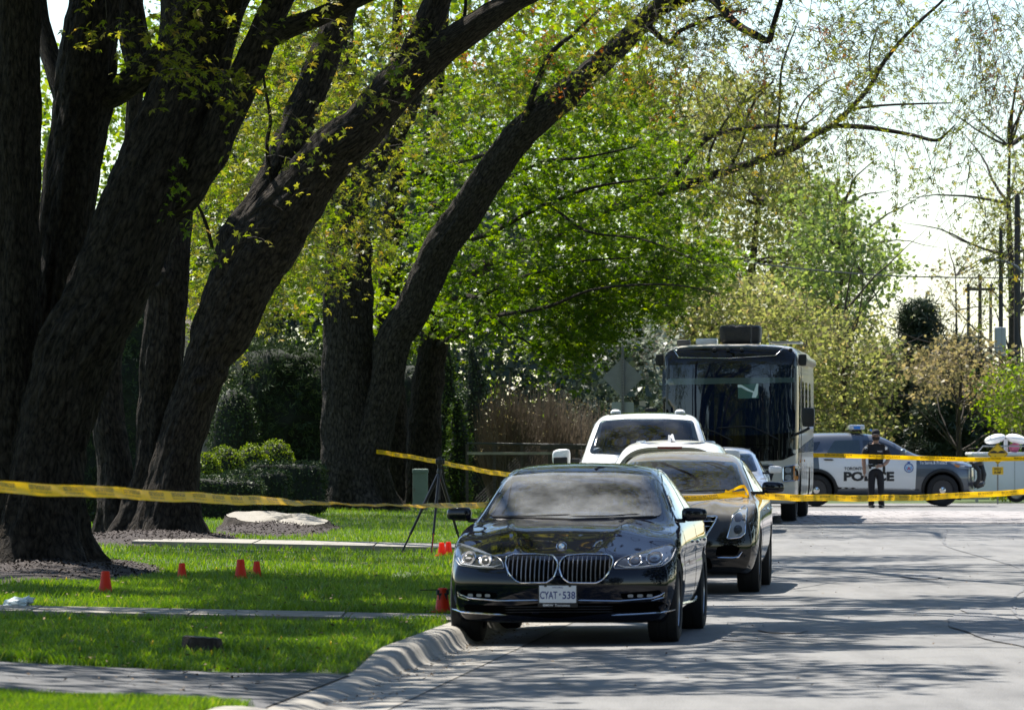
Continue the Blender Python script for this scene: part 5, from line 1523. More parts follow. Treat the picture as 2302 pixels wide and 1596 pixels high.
# ------------------------------------------------------------------ black saloon at the kerb
def zx(x): return (x - 884) / 822.0
def zz(y): return (1354 - y) / 822.0
def ZP(*pts): return [(zx(a), zz(b)) for a, b in pts]
pbr("lamp_shell", (0.04, 0.042, 0.047), 0.12, spec=0.6, coat=1.0)
pbr("slat_metal", (0.34, 0.34, 0.35), 0.3, metal=0.9)
def black_saloon():
    t = empty("parked_car", (0.374, 46.4, 0.004), -0.096)
    tag(t, "glossy black saloon nearest the camera with twin chrome grilles and white licence plate", "car", "cars parked along the kerb")
    S = dict(zb=K((0, .20), (.4, .17), (4.6, .19), (5.15, .30)), zm=K((0, .56), (1, .62), (4.4, .66), (5.15, .66)),
             zs=K((0, .70), (.25, .755), (.8, .86), (1.5, .94), (2.6, .965), (4.0, .985), (4.8, .985), (5.15, .94)),
             zt=K((0, .735), (.1, .785), (.3, .85), (.8, .945), (1.35, 1.01), (1.5, 1.045), (1.8, 1.20), (2.15, 1.365), (2.45, 1.445), (2.9, 1.478), (3.4, 1.468), (3.9, 1.395), (4.4, 1.20), (4.62, 1.10), (4.8, 1.06), (5.15, 1.02)),
             cr=K((0, .02), (.3, .035), (1.35, .055), (1.7, .05), (2.2, .05), (2.9, .060), (3.7, .06), (4.6, .05), (5.15, .05)),
             ws=K((0, .80), (.25, .86), (.8, .905), (1.5, .915), (4.2, .915), (4.9, .86), (5.15, .80)),
             wm=K((0, .88), (.25, .925), (.8, .95), (2, .945), (4.2, .95), (4.9, .91), (5.15, .86)),
             wl=K((0, .80), (.4, .86), (1.4, .87), (4.2, .87), (5.15, .80)),
             wr=K((0, .56), (.8, .66), (1.35, .72), (1.6, .715), (2.2, .665), (2.6, .645), (3.4, .64), (4.2, .65), (4.7, .68), (5.15, .66)))
    nose = lambda x, z: 0.34 * (abs(x) / .93) ** 2.6 + (0.20 * max(0, (z - .56) / .2) ** 2) + 0.06 * max(0, (.42 - z) / .2) ** 2
    tail = lambda x, z: 0.22 * (abs(x) / .93) ** 2.6 + 0.08 * max(0, (.5 - z) / .3) ** 2
    ys = [0, .04, .12, .25, .45, .7, 1.0, 1.28, 1.42, 1.55, 1.75, 2.0, 2.2, 2.4, 2.65, 3.0, 3.4, 3.8, 4.1, 4.4, 4.62, 4.8, 4.98, 5.1, 5.15]
    V, Fs = body_cage(S, ys, nose, tail)
    me = smooth_mesh(V, Fs)
    # raised bonnet creases
    for v in me.vertices:
        if v.co.z > .7 and v.co.y < 1.4 and abs(v.co.x) < .8:
            lx = .30 + .16 * v.co.y; d = abs(v.co.x) - lx
            v.co.z += 0.016 * math.exp(-(d / 0.03) ** 2) * sstep(0.1, 0.35, v.co.y) - 0.0 + 0.010 * sstep(-.25, .0, d) * sstep(.25, .05, d)
        if .60 < v.co.z < .86 and v.co.y > .9: v.co.x += (1 if v.co.x > 0 else -1) * (0.012 * math.exp(-((v.co.z - .80) / .03) ** 2) - 0.012 * math.exp(-((v.co.z - .68) / .05) ** 2)) * (abs(v.co.x) > .8)
    bvh = bvh_of(me)
    me = cut_wells(me, [(.86, .355, .385), (4.03, .355, .385)], .95, [M["paint_black"], M["void"]])
    ws_ = rounded([(-.745, 1.04), (-.632, 1.365), (-.3, 1.395), (.3, 1.395), (.632, 1.365), (.745, 1.04), (.36, 1.015), (-.36, 1.015)], .05)
    open_glass(me, ws_, 2.6); cabin(t, 1.62, 1.02, 1.45, .60)
    shade(me, 35); link("body", me, None, t)
    for s in (-1, 1):
        wheel(t, s * .815, .86, .352, .255, s, nsp=10); wheel(t, s * .815, 4.03, .352, .275, s, nsp=10)
    # glass
    patch(bvh, ws_, 'front', .014, "windscreen", M["windscreen_dusty"], t, .045, .02)
    strip(bvh, [(-.70, 1.03), (0, 1.008), (.70, 1.03)], 'front', .012, .012, "windscreen_seal", M["plastic_black"], t)
    for s, ax in ((-1, 'left'), (1, 'right')):
        patch(bvh, rounded([(1.80, 1.00), (2.30, 1.30), (2.72, 1.375), (2.95, 1.385), (2.93, 1.0)], .04), ax, .010, "side_window", M["glass_dark"], t, .08, .012)
        patch(bvh, rounded([(3.02, 1.0), (3.03, 1.385), (3.45, 1.365), (3.95, 1.25), (4.22, 1.10), (4.15, 1.02)], .04), ax, .010, "side_window", M["glass_dark"], t, .08, .012)
        strip(bvh, [(1.66, .985), (2.3, .985), (4.2, 1.0), (4.3, 1.08), (3.95, 1.285), (3.45, 1.395), (2.95, 1.412), (2.5, 1.37)], ax, .003, .008, "window_trim", M["chrome"], t)
        strip(bvh, [(1.35, .50), (1.45, .30), (3.4, .27), (3.5, .31)], ax, .004, .010, "sill_trim", M["chrome"], t)
        for yy in (2.55, 3.55):
            strip(bvh, [(yy, .80), (yy + .20, .81)], ax, .022, .014, "door_handle", M["paint_black"], t)
        strip(bvh, [(1.48, .35), (1.50, .95)], ax, -.001, .003, "door_gap", M["void"], t)
        strip(bvh, [(2.97, .30), (2.97, .98)], ax, -.001, .003, "door_gap", M["void"], t)
        side_mirror(t, s * 1.0, 1.78, 1.045, s, "paint_black", .21, .125, .11)
        mi = (lambda p: p) if s > 0 else mirror
        # headlamps
        hl = mi(rounded(ZP((1250, 838), (1268, 795), (1300, 768), (1480, 712), (1606, 680), (1640, 705), (1618, 785), (1568, 824), (1440, 838)), .02))
        h = patch(bvh, hl, 'front', .006, "headlight", M["lamp_shell"], t, .04, .02)
        strip(bvh, hl, 'front', .008, .0032, "lamp_trim", M["alloy"], h, True, .03)
        for (cx_, cz_, rr_) in ((1390, 785, 36), (1515, 770, 42)):
            c = mi([(zx(cx_), zz(cz_))])[0]
            ring = [(c[0] + rr_ / 822 * 1.25 * math.cos(a), c[1] + rr_ / 822 * math.sin(a)) for a in np.linspace(0, 2 * math.pi, 18)[:-1]]
            patch(bvh, ring, 'front', .011, "lamp_lens", M["alloy_dark"], h, .03, .004)
            ring2 = [(c[0] + (x_ - c[0]) * .62, c[1] + (z_ - c[1]) * .62) for x_, z_ in ring]
            patch(bvh, ring2, 'front', .014, "projector", M["lamp_dark"], h, .03, .004)
            strip(bvh, ring, 'front', .012, .0038, "lamp_ring", M["chrome"], h, True, .03)
        strip(bvh, mi(ZP((1275, 812), (1330, 830), (1440, 828), (1560, 812), (1600, 770)))[::1], 'front', .012, .004, "light_guide", M["print_white"], h)
        # kidney
        kd = ZP((905, 775), (930, 752), (1050, 742), (1200, 745), (1240, 760), (1248, 800), (1225, 860), (1180, 915), (1140, 934), (960, 932), (915, 900), (892, 840), (890, 800))
        kd = mi(kd) if s > 0 else mirror(kd)
        kd = rounded(kd, .015, 2)
        g_ = patch(bvh, kd, 'front', .003, "kidney_grille", M["void"], t, .05, .02)
        strip(bvh, kd, 'front', .010, .0065, "grille_frame", M["chrome"], g_, True, .025, 8)
        for q in range(11):
            xx = s * (zx(905) + (q + .5) / 11 * (zx(1240) - zx(905)))
            zlo = zz(928) + (0.05 * max(0, (q - 7) / 3) if True else 0); zhi = zz(755)
            if q == 0: zlo += .06
            strip(bvh, [(xx, zlo), (xx, zhi)], 'front', .006, .0042, "grille_slat", M["slat_metal"], g_, seg=4)
        # lower front
        strip(bvh, mi(ZP((1010, 1050), (1290, 1056), (1500, 1040), (1560, 1020), (1582, 1003), (1578, 1035), (1500, 1056)))[::1], 'front', .010, .006, "bumper_trim", M["chrome"], t)
        strip(bvh, mi(ZP((1240, 1152), (1400, 1146), (1560, 1138), (1650, 1122))), 'front', .010, .007, "lip_trim", M["chrome"], t)
        fg = patch(bvh, mi(rounded(ZP((1300, 1005), (1560, 985), (1575, 1030), (1500, 1045), (1310, 1045)), .02)), 'front', .004, "fog_recess", M["void"], t, .05, .01)
        for q in range(3):
            c = mi([(zx(1366 + q * 62), zz(1022))])[0]
            patch(bvh, rounded([(c[0] - .022, c[1] - .012), (c[0] + .022, c[1] - .012), (c[0] + .022, c[1] + .012), (c[0] - .022, c[1] + .012)], .01), 'front', .012, "fog_led", M["lens_clear"], fg, .02, .004)
    patch(bvh, rounded(ZP((225, 1085), (560, 1090), (760, 1070), (1010, 1070), (1290, 1070), (1560, 1060), (1610, 1090), (1560, 1140), (1240, 1135), (884, 1175), (540, 1150), (240, 1140)), .03), 'front', .003, "lower_intake", M["void"], t, .06, .01)
    for q in range(3):
        strip(bvh, ZP((520, 1098 + q * 18), (884, 1092 + q * 18), (1250, 1092 + q * 18)), 'front', .008, .004, "intake_bar", M["plastic_black"], t)
    # roundel
    c = Vector(hit(bvh, 'front', 0, zz(700), .004)); Mx = Matrix.Translation(c + Vector((0, -.004, .006))) @ Matrix.Rotation(R(62), 4, 'X')
    mb = MB(); mb.lathe([(.043, -.01), (.043, .004), (.040, .007), (.001, .008)], 28, Mx); em = mb.build("emblem", M["chrome"], t, True)
    mb = MB(); mb.lathe([(.038, .0088), (.024, .0092)], 28, Mx); mb.build("emblem_ring", M["print_black"], em)
    for q, mt in enumerate(("print_light_blue", "print_white", "print_light_blue", "print_white")):
        mb = MB(); vs = [Mx @ Vector((0, 0, .0098))] + [Mx @ Vector((.024 * math.cos(a), .024 * math.sin(a), .0098)) for a in np.linspace(q * math.pi / 2, (q + 1) * math.pi / 2, 7)]
        mb.add(vs, [(0, i, i + 1) for i in range(1, 7)]); mb.build("emblem_quarter", M[mt], em)
    # plate
    yp = hit(bvh, 'front', 0, .42, 0).y - .02
    mb = MB(); mb.box((0, yp + .012, .405), (.325, .02, .185), bevel=.006); pf = mb.build("plate_frame", M["plastic_black"], t)
    mb = MB(); mb.box((0, yp - .002, .420), (.302, .006, .140), bevel=.002); pl = mb.build("licence_plate", M["plate_white"], t)
    letters("CYAT", .142, .062, lambda a, b: (-.074 + a, yp - .0062, .412 + b), "plate_letters", M["plate_blue"], pl, .018)
    letters("538", .104, .062, lambda a, b: (.092 + a, yp - .0062, .412 + b), "plate_numbers", M["plate_blue"], pl, .018)
    letters("*", .018, .02, lambda a, b: (.019 + a, yp - .0062, .418 + b), "plate_crown", M["plate_blue"], pl, .02)
    letters("ONTARIO", .09, .012, lambda a, b: (a, yp - .0062, .475 + b), "plate_province", M["plate_blue"], pl)
    letters("BMW Toronto", .22, .02, lambda a, b: (-.01 + a, yp + .001, .330 + b), "frame_lettering", M["print_white"], pf, .01)
    for s in (-.1, .1):
        mb = MB(); mb.box((s, yp - .006, .486), (.02, .006, .012)); mb.build("plate_bolt", M["plastic_black"], pl)
    # wipers, roof details, mirror inside
    for a, b in (((-.62, 1.03), (-.02, 1.045)), ((-.02, 1.03), (.56, 1.05))):
        strip(bvh, [a, ((a[0] + b[0]) / 2, a[1] + .004), b], 'front', .016, .009, "wiper", M["plastic_black"], t)
    patch(bvh, rounded([(-.42, 2.75), (.42, 2.75), (.42, 3.15), (-.42, 3.15)], .06), 'top', .002, "sunroof", M["glass_dark"], t, .1, .01)
    mb = MB(); mb.tube([(0, 3.85, 1.40), (0, 3.92, 1.44), (0, 4.02, 1.45), (0, 4.06, 1.38)], [.03, .025, .015, .01], 8); mb.build("antenna_fin", M["paint_black"], t, True)
    return t
car_black = black_saloon()
# ------------------------------------------------------------------ the other parked cars
def sedan_like(name, label, loc, rz, paint, dims, grp="cars parked along the kerb", glass="glass_dark", wheels=True, levels=2):
    """dims: L,W,H, hood, cowl(y,z), roof front y, roof rear y, tail z ..."""
    L, W, H, zh, yc, zc, yr, yr2, zt_, wr = dims
    t = empty(name, loc, rz); tag(t, label, "car", grp)
    hw = W / 2
    S = dict(zb=K((0, .24), (.4, .2), (L - .5, .22), (L, .34)), zm=K((0, .58), (1, .64), (L, .68)),
             zs=K((0, zh - .07), (.25, zh - .02), (.8, zh + .06), (yc, zc - .10), (yc + 1, zc - .07), (L - .3, zc - .04), (L, zc - .10)),
             zt=K((0, zh - .02), (.12, zh + .03), (.35, zh + .09), (yc - .15, zc - .04), (yc, zc), (yc + (yr - yc) * .4, zc + (H - zc) * .48), (yr - .15, H - .085), (yr + .2, H - .015), ((yr + yr2) / 2, H), (yr2, H - .03), (yr2 + (L - yr2) * .55, zc + .30 if zt_ > 1.2 else zc + .17), (L - .2, zt_), (L, zt_ - .05)),
             cr=K((0, .02), (.3, .035), (yc, .05), (yr, .055), (yr2, .07), (L, .05)),
             ws=K((0, hw - .15), (.25, hw - .09), (.8, hw - .045), (L - .8, hw - .04), (L, hw - .14)),
             wm=K((0, hw - .07), (.25, hw - .025), (.8, hw), (L - .8, hw), (L, hw - .08)),
             wl=K((0, hw - .15), (.4, hw - .09), (L - .6, hw - .08), (L, hw - .16)),
             wr=K((0, hw - .38), (yc, hw - .22), (yr, wr + .03), (yr + .5, wr), (yr2, wr + .01), (L, wr + .05)))
    nose = lambda x, z: 0.30 * (abs(x) / hw) ** 2.6 + (0.16 * max(0, (z - .62) / .25) ** 2) + 0.06 * max(0, (.42 - z) / .2) ** 2
    tail = lambda x, z: 0.20 * (abs(x) / hw) ** 2.6
    ys = sorted(set([0, .04, .12, .25, .45, .75, yc - .5, yc - .15, yc, yc + .15, yc + (yr - yc) * .5, yr - .15, yr + .05, yr + .35, (yr + yr2) / 2, yr2 - .3, yr2, yr2 + (L - yr2) * .5, L - .4, L - .2, L - .06, L]))
    V, Fs = body_cage(S, ys, nose, tail)
    me = smooth_mesh(V, Fs, levels); bvh = bvh_of(me)
    return t, me, bvh, S
def finish(t, me, wells, half, paint, opening=None):
    me = cut_wells(me, wells, half, [M[paint], M["void"]]) if wells else me
    if not wells: me.materials.append(M[paint])
    if opening: open_glass(me, *opening)
    shade(me, 35); link("body", me, None, t)

# --- dusty black saloon with a shield grille
def dusty_saloon():
    t, me, bvh, S = sedan_like("parked_car", "dusty dark saloon with tall headlamps and yellow tape tied to its mirror", (1.70, 61.0, 0.004), -0.085, None, (5.13, 1.86, 1.535, .90, 1.45, 1.09, 2.45, 3.75, 1.12, .60))
    for v in me.vertices:
        if v.co.z > .8 and v.co.y < 1.4 and abs(v.co.x) < .8:
            d = abs(v.co.x) - (.36 + .12 * v.co.y); v.co.z += 0.018 * math.exp(-(d / 0.035) ** 2)
    bvh = bvh_of(me)
    wsd = rounded([(-.735, 1.10), (-.60, 1.41), (-.3, 1.435), (.3, 1.435), (.60, 1.41), (.735, 1.10), (.36, 1.075), (-.36, 1.075)], .05)
    finish(t, me, [(1.0, .35, .385), (3.84, .35, .385)], .93, "paint_dusty_black", (wsd, 2.7)); cabin(t, 1.66, 1.08, 1.50, .58)
    for s in (-1, 1):
        wheel(t, s * .80, 1.0, .348, .245, s, nsp=10); wheel(t, s * .80, 3.84, .348, .245, s, nsp=10)
    patch(bvh, wsd, 'front', .014, "windscreen", M["windscreen_clean"], t, .045, .02)
    for s, ax in ((-1, 'left'), (1, 'right')):
        mi = (lambda p: p) if s > 0 else mirror
        patch(bvh, rounded([(1.85, 1.08), (2.42, 1.36), (2.95, 1.44), (2.95, 1.08)], .04), ax, .010, "side_window", M["glass_dark"], t, .08, .012)
        patch(bvh, rounded([(3.03, 1.08), (3.03, 1.44), (3.6, 1.40), (4.15, 1.16), (4.1, 1.09)], .04), ax, .010, "side_window", M["glass_dark"], t, .08, .012)
        strip(bvh, [(1.75, 1.055), (2.9, 1.06), (4.2, 1.07)], ax, .003, .009, "window_trim", M["chrome"], t)
        h = patch(bvh, mi(rounded([(.60, .60), (.66, .86), (.765, .955), (.80, .93), (.79, .66), (.74, .615)], .02)), 'front', .006, "headlight", M["lens_clear"], t, .04, .02)
        strip(bvh, mi(rounded([(.60, .60), (.66, .86), (.765, .955), (.80, .93), (.79, .66), (.74, .615)], .02)), 'front', .008, .006, "lamp_trim", M["chrome"], h, True, .03)
        for cz in (.83, .70):
            c = mi([(.715, cz)])[0]
            patch(bvh, [(c[0] + .045 * math.cos(a), c[1] + .05 * math.sin(a)) for a in np.linspace(0, 6.283, 14)[:-1]], 'front', .012, "lamp_lens", M["lamp_dark"], h, .03, .004)
        strip(bvh, mi([(.50, .40), (.66, .395), (.72, .405), (.76, .46)]), 'front', .012, .010, "bumper_trim", M["chrome"], t)
        patch(bvh, mi(rounded([(.48, .42), (.70, .42), (.74, .50), (.66, .54), (.5, .52)], .02)), 'front', .004, "fog_recess", M["void"], t, .05, .01)
        side_mirror(t, s * 1.03, 1.75, 1.135, s, "paint_black", .24, .14, .11)
        for yy in (2.55, 3.5): strip(bvh, [(yy, .88), (yy + .2, .89)], ax, .022, .014, "door_handle", M["chrome"], t)
        strip(bvh, [(1.55, .35), (1.55, 1.0)], ax, -.001, .003, "door_gap", M["void"], t)
    gr = rounded([(-.50, .84), (.50, .84), (.36, .60), (.10, .50), (-.10, .50), (-.36, .60)], .03)
    g_ = patch(bvh, gr, 'front', .004, "grille", M["void"], t, .06, .02)
    strip(bvh, gr, 'front', .010, .012, "grille_frame", M["chrome"], g_, True, .04, 8)
    for q in range(5):
        z = .57 + q * .055; w = .30 + (z - .57) * .75
        strip(bvh, [(-w, z), (w, z)], 'front', .012, .006, "grille_bar", M["chrome"], g_)
    patch(bvh, rounded([(-.45, .28), (.45, .28), (.42, .40), (-.42, .40)], .03), 'front', .004, "lower_intake", M["void"], t, .06, .01)
    for a, b in (((-.62, 1.09), (-.02, 1.10)), ((-.02, 1.09), (.58, 1.11))): strip(bvh, [a, b], 'front', .014, .009, "wiper", M["plastic_black"], t)
    return t
car_dusty = dusty_saloon()

# --- white crossover seen from behind (only its roof and tail show)
def white_crossover():
    t = empty("parked_car", (1.90, 68.6, 0.004), -0.07)
    tag(t, "white crossover seen from behind with a roof spoiler, red high brake light and fin antenna", "car", "cars parked along the kerb")
    L = 4.55; hw = .92
    S = dict(zb=K((0, .34), (.4, .25), (L, .3)), zm=K((0, .66), (L, .62)), zs=K((0, .98), (.3, 1.02), (3, 1.0), (L, .76)),
             zt=K((0, 1.08), (.05, 1.18), (.14, 1.36), (.25, 1.52), (.38, 1.60), (.8, 1.635), (1.5, 1.655), (2.2, 1.63), (2.6, 1.52), (3.2, 1.16), (3.4, 1.06), (4.2, .94), (L, .84)),
             cr=K((0, .03), (.3, .07), (.8, .075), (2.2, .07), (3.3, .05), (L, .03)), ws=K((0, .78), (.3, .86), (3.8, .87), (L, .74)), wm=K((0, .84), (.3, .91), (3.8, .92), (L, .82)),
             wl=K((0, .78), (.4, .84), (L, .76)), wr=K((0, .70), (.14, .64), (.3, .60), (.8, .60), (2.2, .60), (3.3, .72), (L, .6)))
    V, Fs = body_cage(S, [0, .04, .1, .16, .25, .38, .6, 1.0, 1.5, 2.0, 2.3, 2.6, 2.9, 3.2, 3.4, 3.8, 4.2, 4.45, L], lambda x, z: .22 * (abs(x) / hw) ** 2.6, lambda x, z: .3 * (abs(x) / hw) ** 2.6)
    me = smooth_mesh(V, Fs); bvh = bvh_of(me)
    finish(t, me, [(.85, .34, .38), (3.55, .34, .38)], hw, "paint_white")
    for s in (-1, 1):
        wheel(t, s * .79, .85, .34, .23, s); wheel(t, s * .79, 3.55, .34, .23, s)
        patch(bvh, rounded([(.45, 1.06), (.6, 1.42), (2.4, 1.50), (3.1, 1.10)], .05), 'left' if s < 0 else 'right', .004, "side_window", M["glass_dark"], t, .1, .012)
        strip(bvh, [(.45, 1.60), (1.2, 1.63), (2.3, 1.60)], 'left' if s < 0 else 'right', .02, .018, "roof_rail", M["alloy"], t)
        patch(bvh, rounded([(s * .55, .82), (s * .84, .86), (s * .82, 1.02), (s * .55, .96)], .03), 'rear' if False else 'front', .006, "tail_lamp", M["lens_red"], t, .05)
    patch(bvh, rounded([(-.64, 1.12), (.64, 1.12), (.52, 1.44), (-.52, 1.44)], .06), 'front', .004, "rear_window", M["glass_dark"], t, .07)
    # spoiler
    prof_ = [(-.30, .0), (-.34, .012), (-.10, .05), (.25, .03), (.25, 0), (-.05, -.03)]
    mb = MB(); n = 24; vs = []; fs = []; m = len(prof_)
    for i in range(n + 1):
        f = -1 + 2 * i / n; x = f * .635; drop = .22 * abs(f) ** 4.5; k = 1 - .35 * abs(f) ** 4
        for (a, b) in prof_: vs.append((x, .36 + a * k * .9, 1.555 - drop + b * k - .012 * f * f))
    for i in range(n):
        for j in range(m): fs.append((i * m + j, i * m + (j + 1) % m, (i + 1) * m + (j + 1) % m, (i + 1) * m + j))
    fs += [tuple(range(m)), tuple(n * m + j for j in range(m))]
    mb.add(vs, fs); sp = mb.build("roof_spoiler", M["paint_white"], t, True)
    mb = MB(); mb.box((0, .075, 1.558), (.30, .03, .032), bevel=.008); mb.build("brake_light", M["lens_red"], sp)
    mb = MB(); mb.prism([(-.09, 0), (.1, 0), (.06, .02), (-.01, .085), (-.03, .09)], -.018, .018, Matrix.Translation((-.03, .75, 1.622)) @ Matrix.Rotation(R(90), 4, 'Z')); mb.build("antenna_fin", M["paint_white"], t, True)
    mb = MB(); mb.tube([(0, .72, 1.615), (0, .76, 1.66), (0, .80, 1.715), (0, .81, 1.72)], [.05, .03, .012, .004], 8); mb.build("antenna_base", M["paint_white"], t, True)
    return t
white_crossover()

# --- white pickup facing the camera
def pickup():
    t = empty("pickup_truck", (1.80, 78.6, 0.06), -0.05)
    tag(t, "white pickup truck with a whip aerial and wide mirrors behind the parked cars", "truck")
    L = 5.9; hw = 1.0
    S = dict(zb=K((0, .42), (.4, .36), (L, .42)), zm=K((0, .80), (L, .86)), zs=K((0, 1.08), (.3, 1.13), (1.5, 1.24), (2.4, 1.27), (4.2, 1.27), (4.3, 1.30), (L, 1.32)),
             zt=K((0, 1.12), (.1, 1.19), (.35, 1.24), (1.35, 1.31), (1.55, 1.36), (1.9, 1.60), (2.3, 1.87), (2.55, 1.955), (3.0, 1.985), (3.9, 1.965), (4.2, 1.86), (4.32, 1.40), (4.45, 1.335), (L, 1.335)),
             cr=K((0, .03), (1.4, .05), (2.5, .07), (3.9, .07), (4.4, .02), (L, .02)), ws=K((0, .86), (.3, .94), (1, .965), (L, .95)), wm=K((0, .92), (.3, .985), (1, 1.0), (L, .99)),
             wl=K((0, .88), (.4, .93), (L, .92)), wr=K((0, .70), (1.4, .84), (2.4, .74), (3, .71), (4.1, .72), (4.4, .85), (L, .9)))
    V, Fs = body_cage(S, [0, .04, .12, .3, .6, 1.0, 1.35, 1.5, 1.65, 1.9, 2.2, 2.4, 2.6, 3.0, 3.5, 3.9, 4.15, 4.25, 4.33, 4.45, 5, 5.6, 5.85, L], lambda x, z: .16 * (abs(x) / hw) ** 3)
    me = smooth_mesh(V, Fs); bvh = bvh_of(me)
    wsp = rounded([(-.80, 1.40), (-.66, 1.86), (-.3, 1.885), (.3, 1.885), (.66, 1.86), (.80, 1.40), (.3, 1.375), (-.3, 1.375)], .05)
    finish(t, me, [(1.0, .42, .46), (4.7, .42, .46)], hw, "paint_white", (wsp, 2.8)); cabin(t, 1.75, 1.40, 1.95, .66)
    for s in (-1, 1):
        wheel(t, s * .86, 1.0, .41, .27, s, nsp=6); wheel(t, s * .86, 4.7, .41, .27, s, nsp=6)
        ax = 'left' if s < 0 else 'right'
        patch(bvh, rounded([(1.95, 1.33), (2.45, 1.78), (2.9, 1.85), (2.9, 1.33)], .04), ax, .010, "side_window", M["glass_dark"], t, .08, .012)
        patch(bvh, rounded([(3.0, 1.33), (3.0, 1.85), (3.9, 1.83), (3.95, 1.33)], .04), ax, .010, "side_window", M["glass_dark"], t, .08, .012)
        o = side_mirror(t, s * 1.20, 1.95, 1.33, s, "paint_white", .26, .27, .12, arm=False)
        mb = MB(); mb.box((s * 1.21, 1.90, 1.27), (.20, .06, .14), bevel=.02); mb.build("mirror_lower", M["plastic_black"], o)
        mb = MB(); mb.box((s * 1.02, 1.97, 1.29), (.18, .07, .06), bevel=.01); mb.build("mirror_arm", M["plastic_black"], o)
        mb = MB(); mb.lathe([(.075, 0), (.07, .03), (.04, .05), (.001, .055)], 14, Matrix.Translation((s * .46, 2.9, 1.965))); mb.build("roof_lamp", M["paint_white"], t, True)
        patch(bvh, rounded([(s * .62, .88), (s * .9, .88), (s * .9, 1.08), (s * .62, 1.08)], .03), 'front', .006, "headlight", M["lens_clear"], t, .06)
    patch(bvh, wsp, 'front', .014, "windscreen", M["windscreen_clean"], t, .045, .02)
    patch(bvh, rounded([(-.55, 2.68), (.55, 2.68), (.55, 3.6), (-.55, 3.6)], .06), 'top', .003, "glass_roof", M["glass_dark"], t, .1, .01)
    patch(bvh, rounded([(-.55, .72), (.55, .72), (.58, 1.08), (-.58, 1.08)], .05), 'front', .006, "grille", M["plastic_black"], t, .08)
    c = hit(bvh, 'front', -.68, 1.45, .006)
    mb = MB(); mb.lathe([(.05, 0), (.001, .002)], 16, Matrix.Translation(c) @ Matrix.Rotation(R(50), 4, 'X') @ Matrix.Diagonal((1.2, .7, 1, 1))); mb.build("permit_sticker", M["print_white"], t)
    mb = MB(); mb.tube([(-.90, 1.45, 1.24), (-.90, 1.45, 1.5), (-.90, 1.44, 2.10)], [.008, .005, .004], 6); mb.build("whip_aerial", M["plastic_black"], t)
    return t
pickup()

# --- pale silver car in front of the motorhome
def silver_car():
    t, me, bvh, S = sedan_like("parked_car", "pale silver car half hidden in front of the motorhome, only its right half showing", (3.52, 98.0, 0.004), -0.055, None, (4.6, 1.82, 1.50, .86, 1.30, 1.06, 2.2, 3.5, 1.14, .58))
    finish(t, me, [(.9, .33, .37), (3.6, .33, .37)], .91, "paint_silver")
    for s in (-1, 1):
        wheel(t, s * .79, .9, .335, .225, s); wheel(t, s * .79, 3.6, .335, .225, s)
        ax = 'left' if s < 0 else 'right'; mi = (lambda p: p) if s > 0 else mirror
        patch(bvh, rounded([(1.65, 1.06), (2.2, 1.33), (2.75, 1.40), (2.75, 1.06)], .04), ax, .010, "side_window", M["glass_dark"], t, .1, .012)
        patch(bvh, rounded([(2.82, 1.06), (2.82, 1.40), (3.4, 1.36), (3.85, 1.14)], .04), ax, .010, "side_window", M["glass_dark"], t, .1, .012)
        patch(bvh, mi(rounded([(.50, .70), (.80, .74), (.78, .84), (.60, .82)], .02)), 'front', .006, "headlight", M["lens_clear"], t, .05)
        o = side_mirror(t, s * 1.0, 1.6, 1.10, s, "paint_white", .23, .14, .11)
        patch(bvh, mi(rounded([(.52, .36), (.74, .38), (.72, .48), (.52, .46)], .02)), 'front', .006, "fog_recess", M["plastic_black"], t, .05)
    patch(bvh, rounded([(-.70, 1.08), (-.58, 1.38), (.58, 1.38), (.70, 1.08), (.3, 1.055), (-.3, 1.055)], .05), 'front', .014, "windscreen", M["glass_blue"], t, .045, .02)
    patch(bvh, rounded([(-.40, .52), (.40, .52), (.46, .76), (-.46, .76)], .05), 'front', .006, "grille", M["plastic_black"], t, .06)
silver_car()
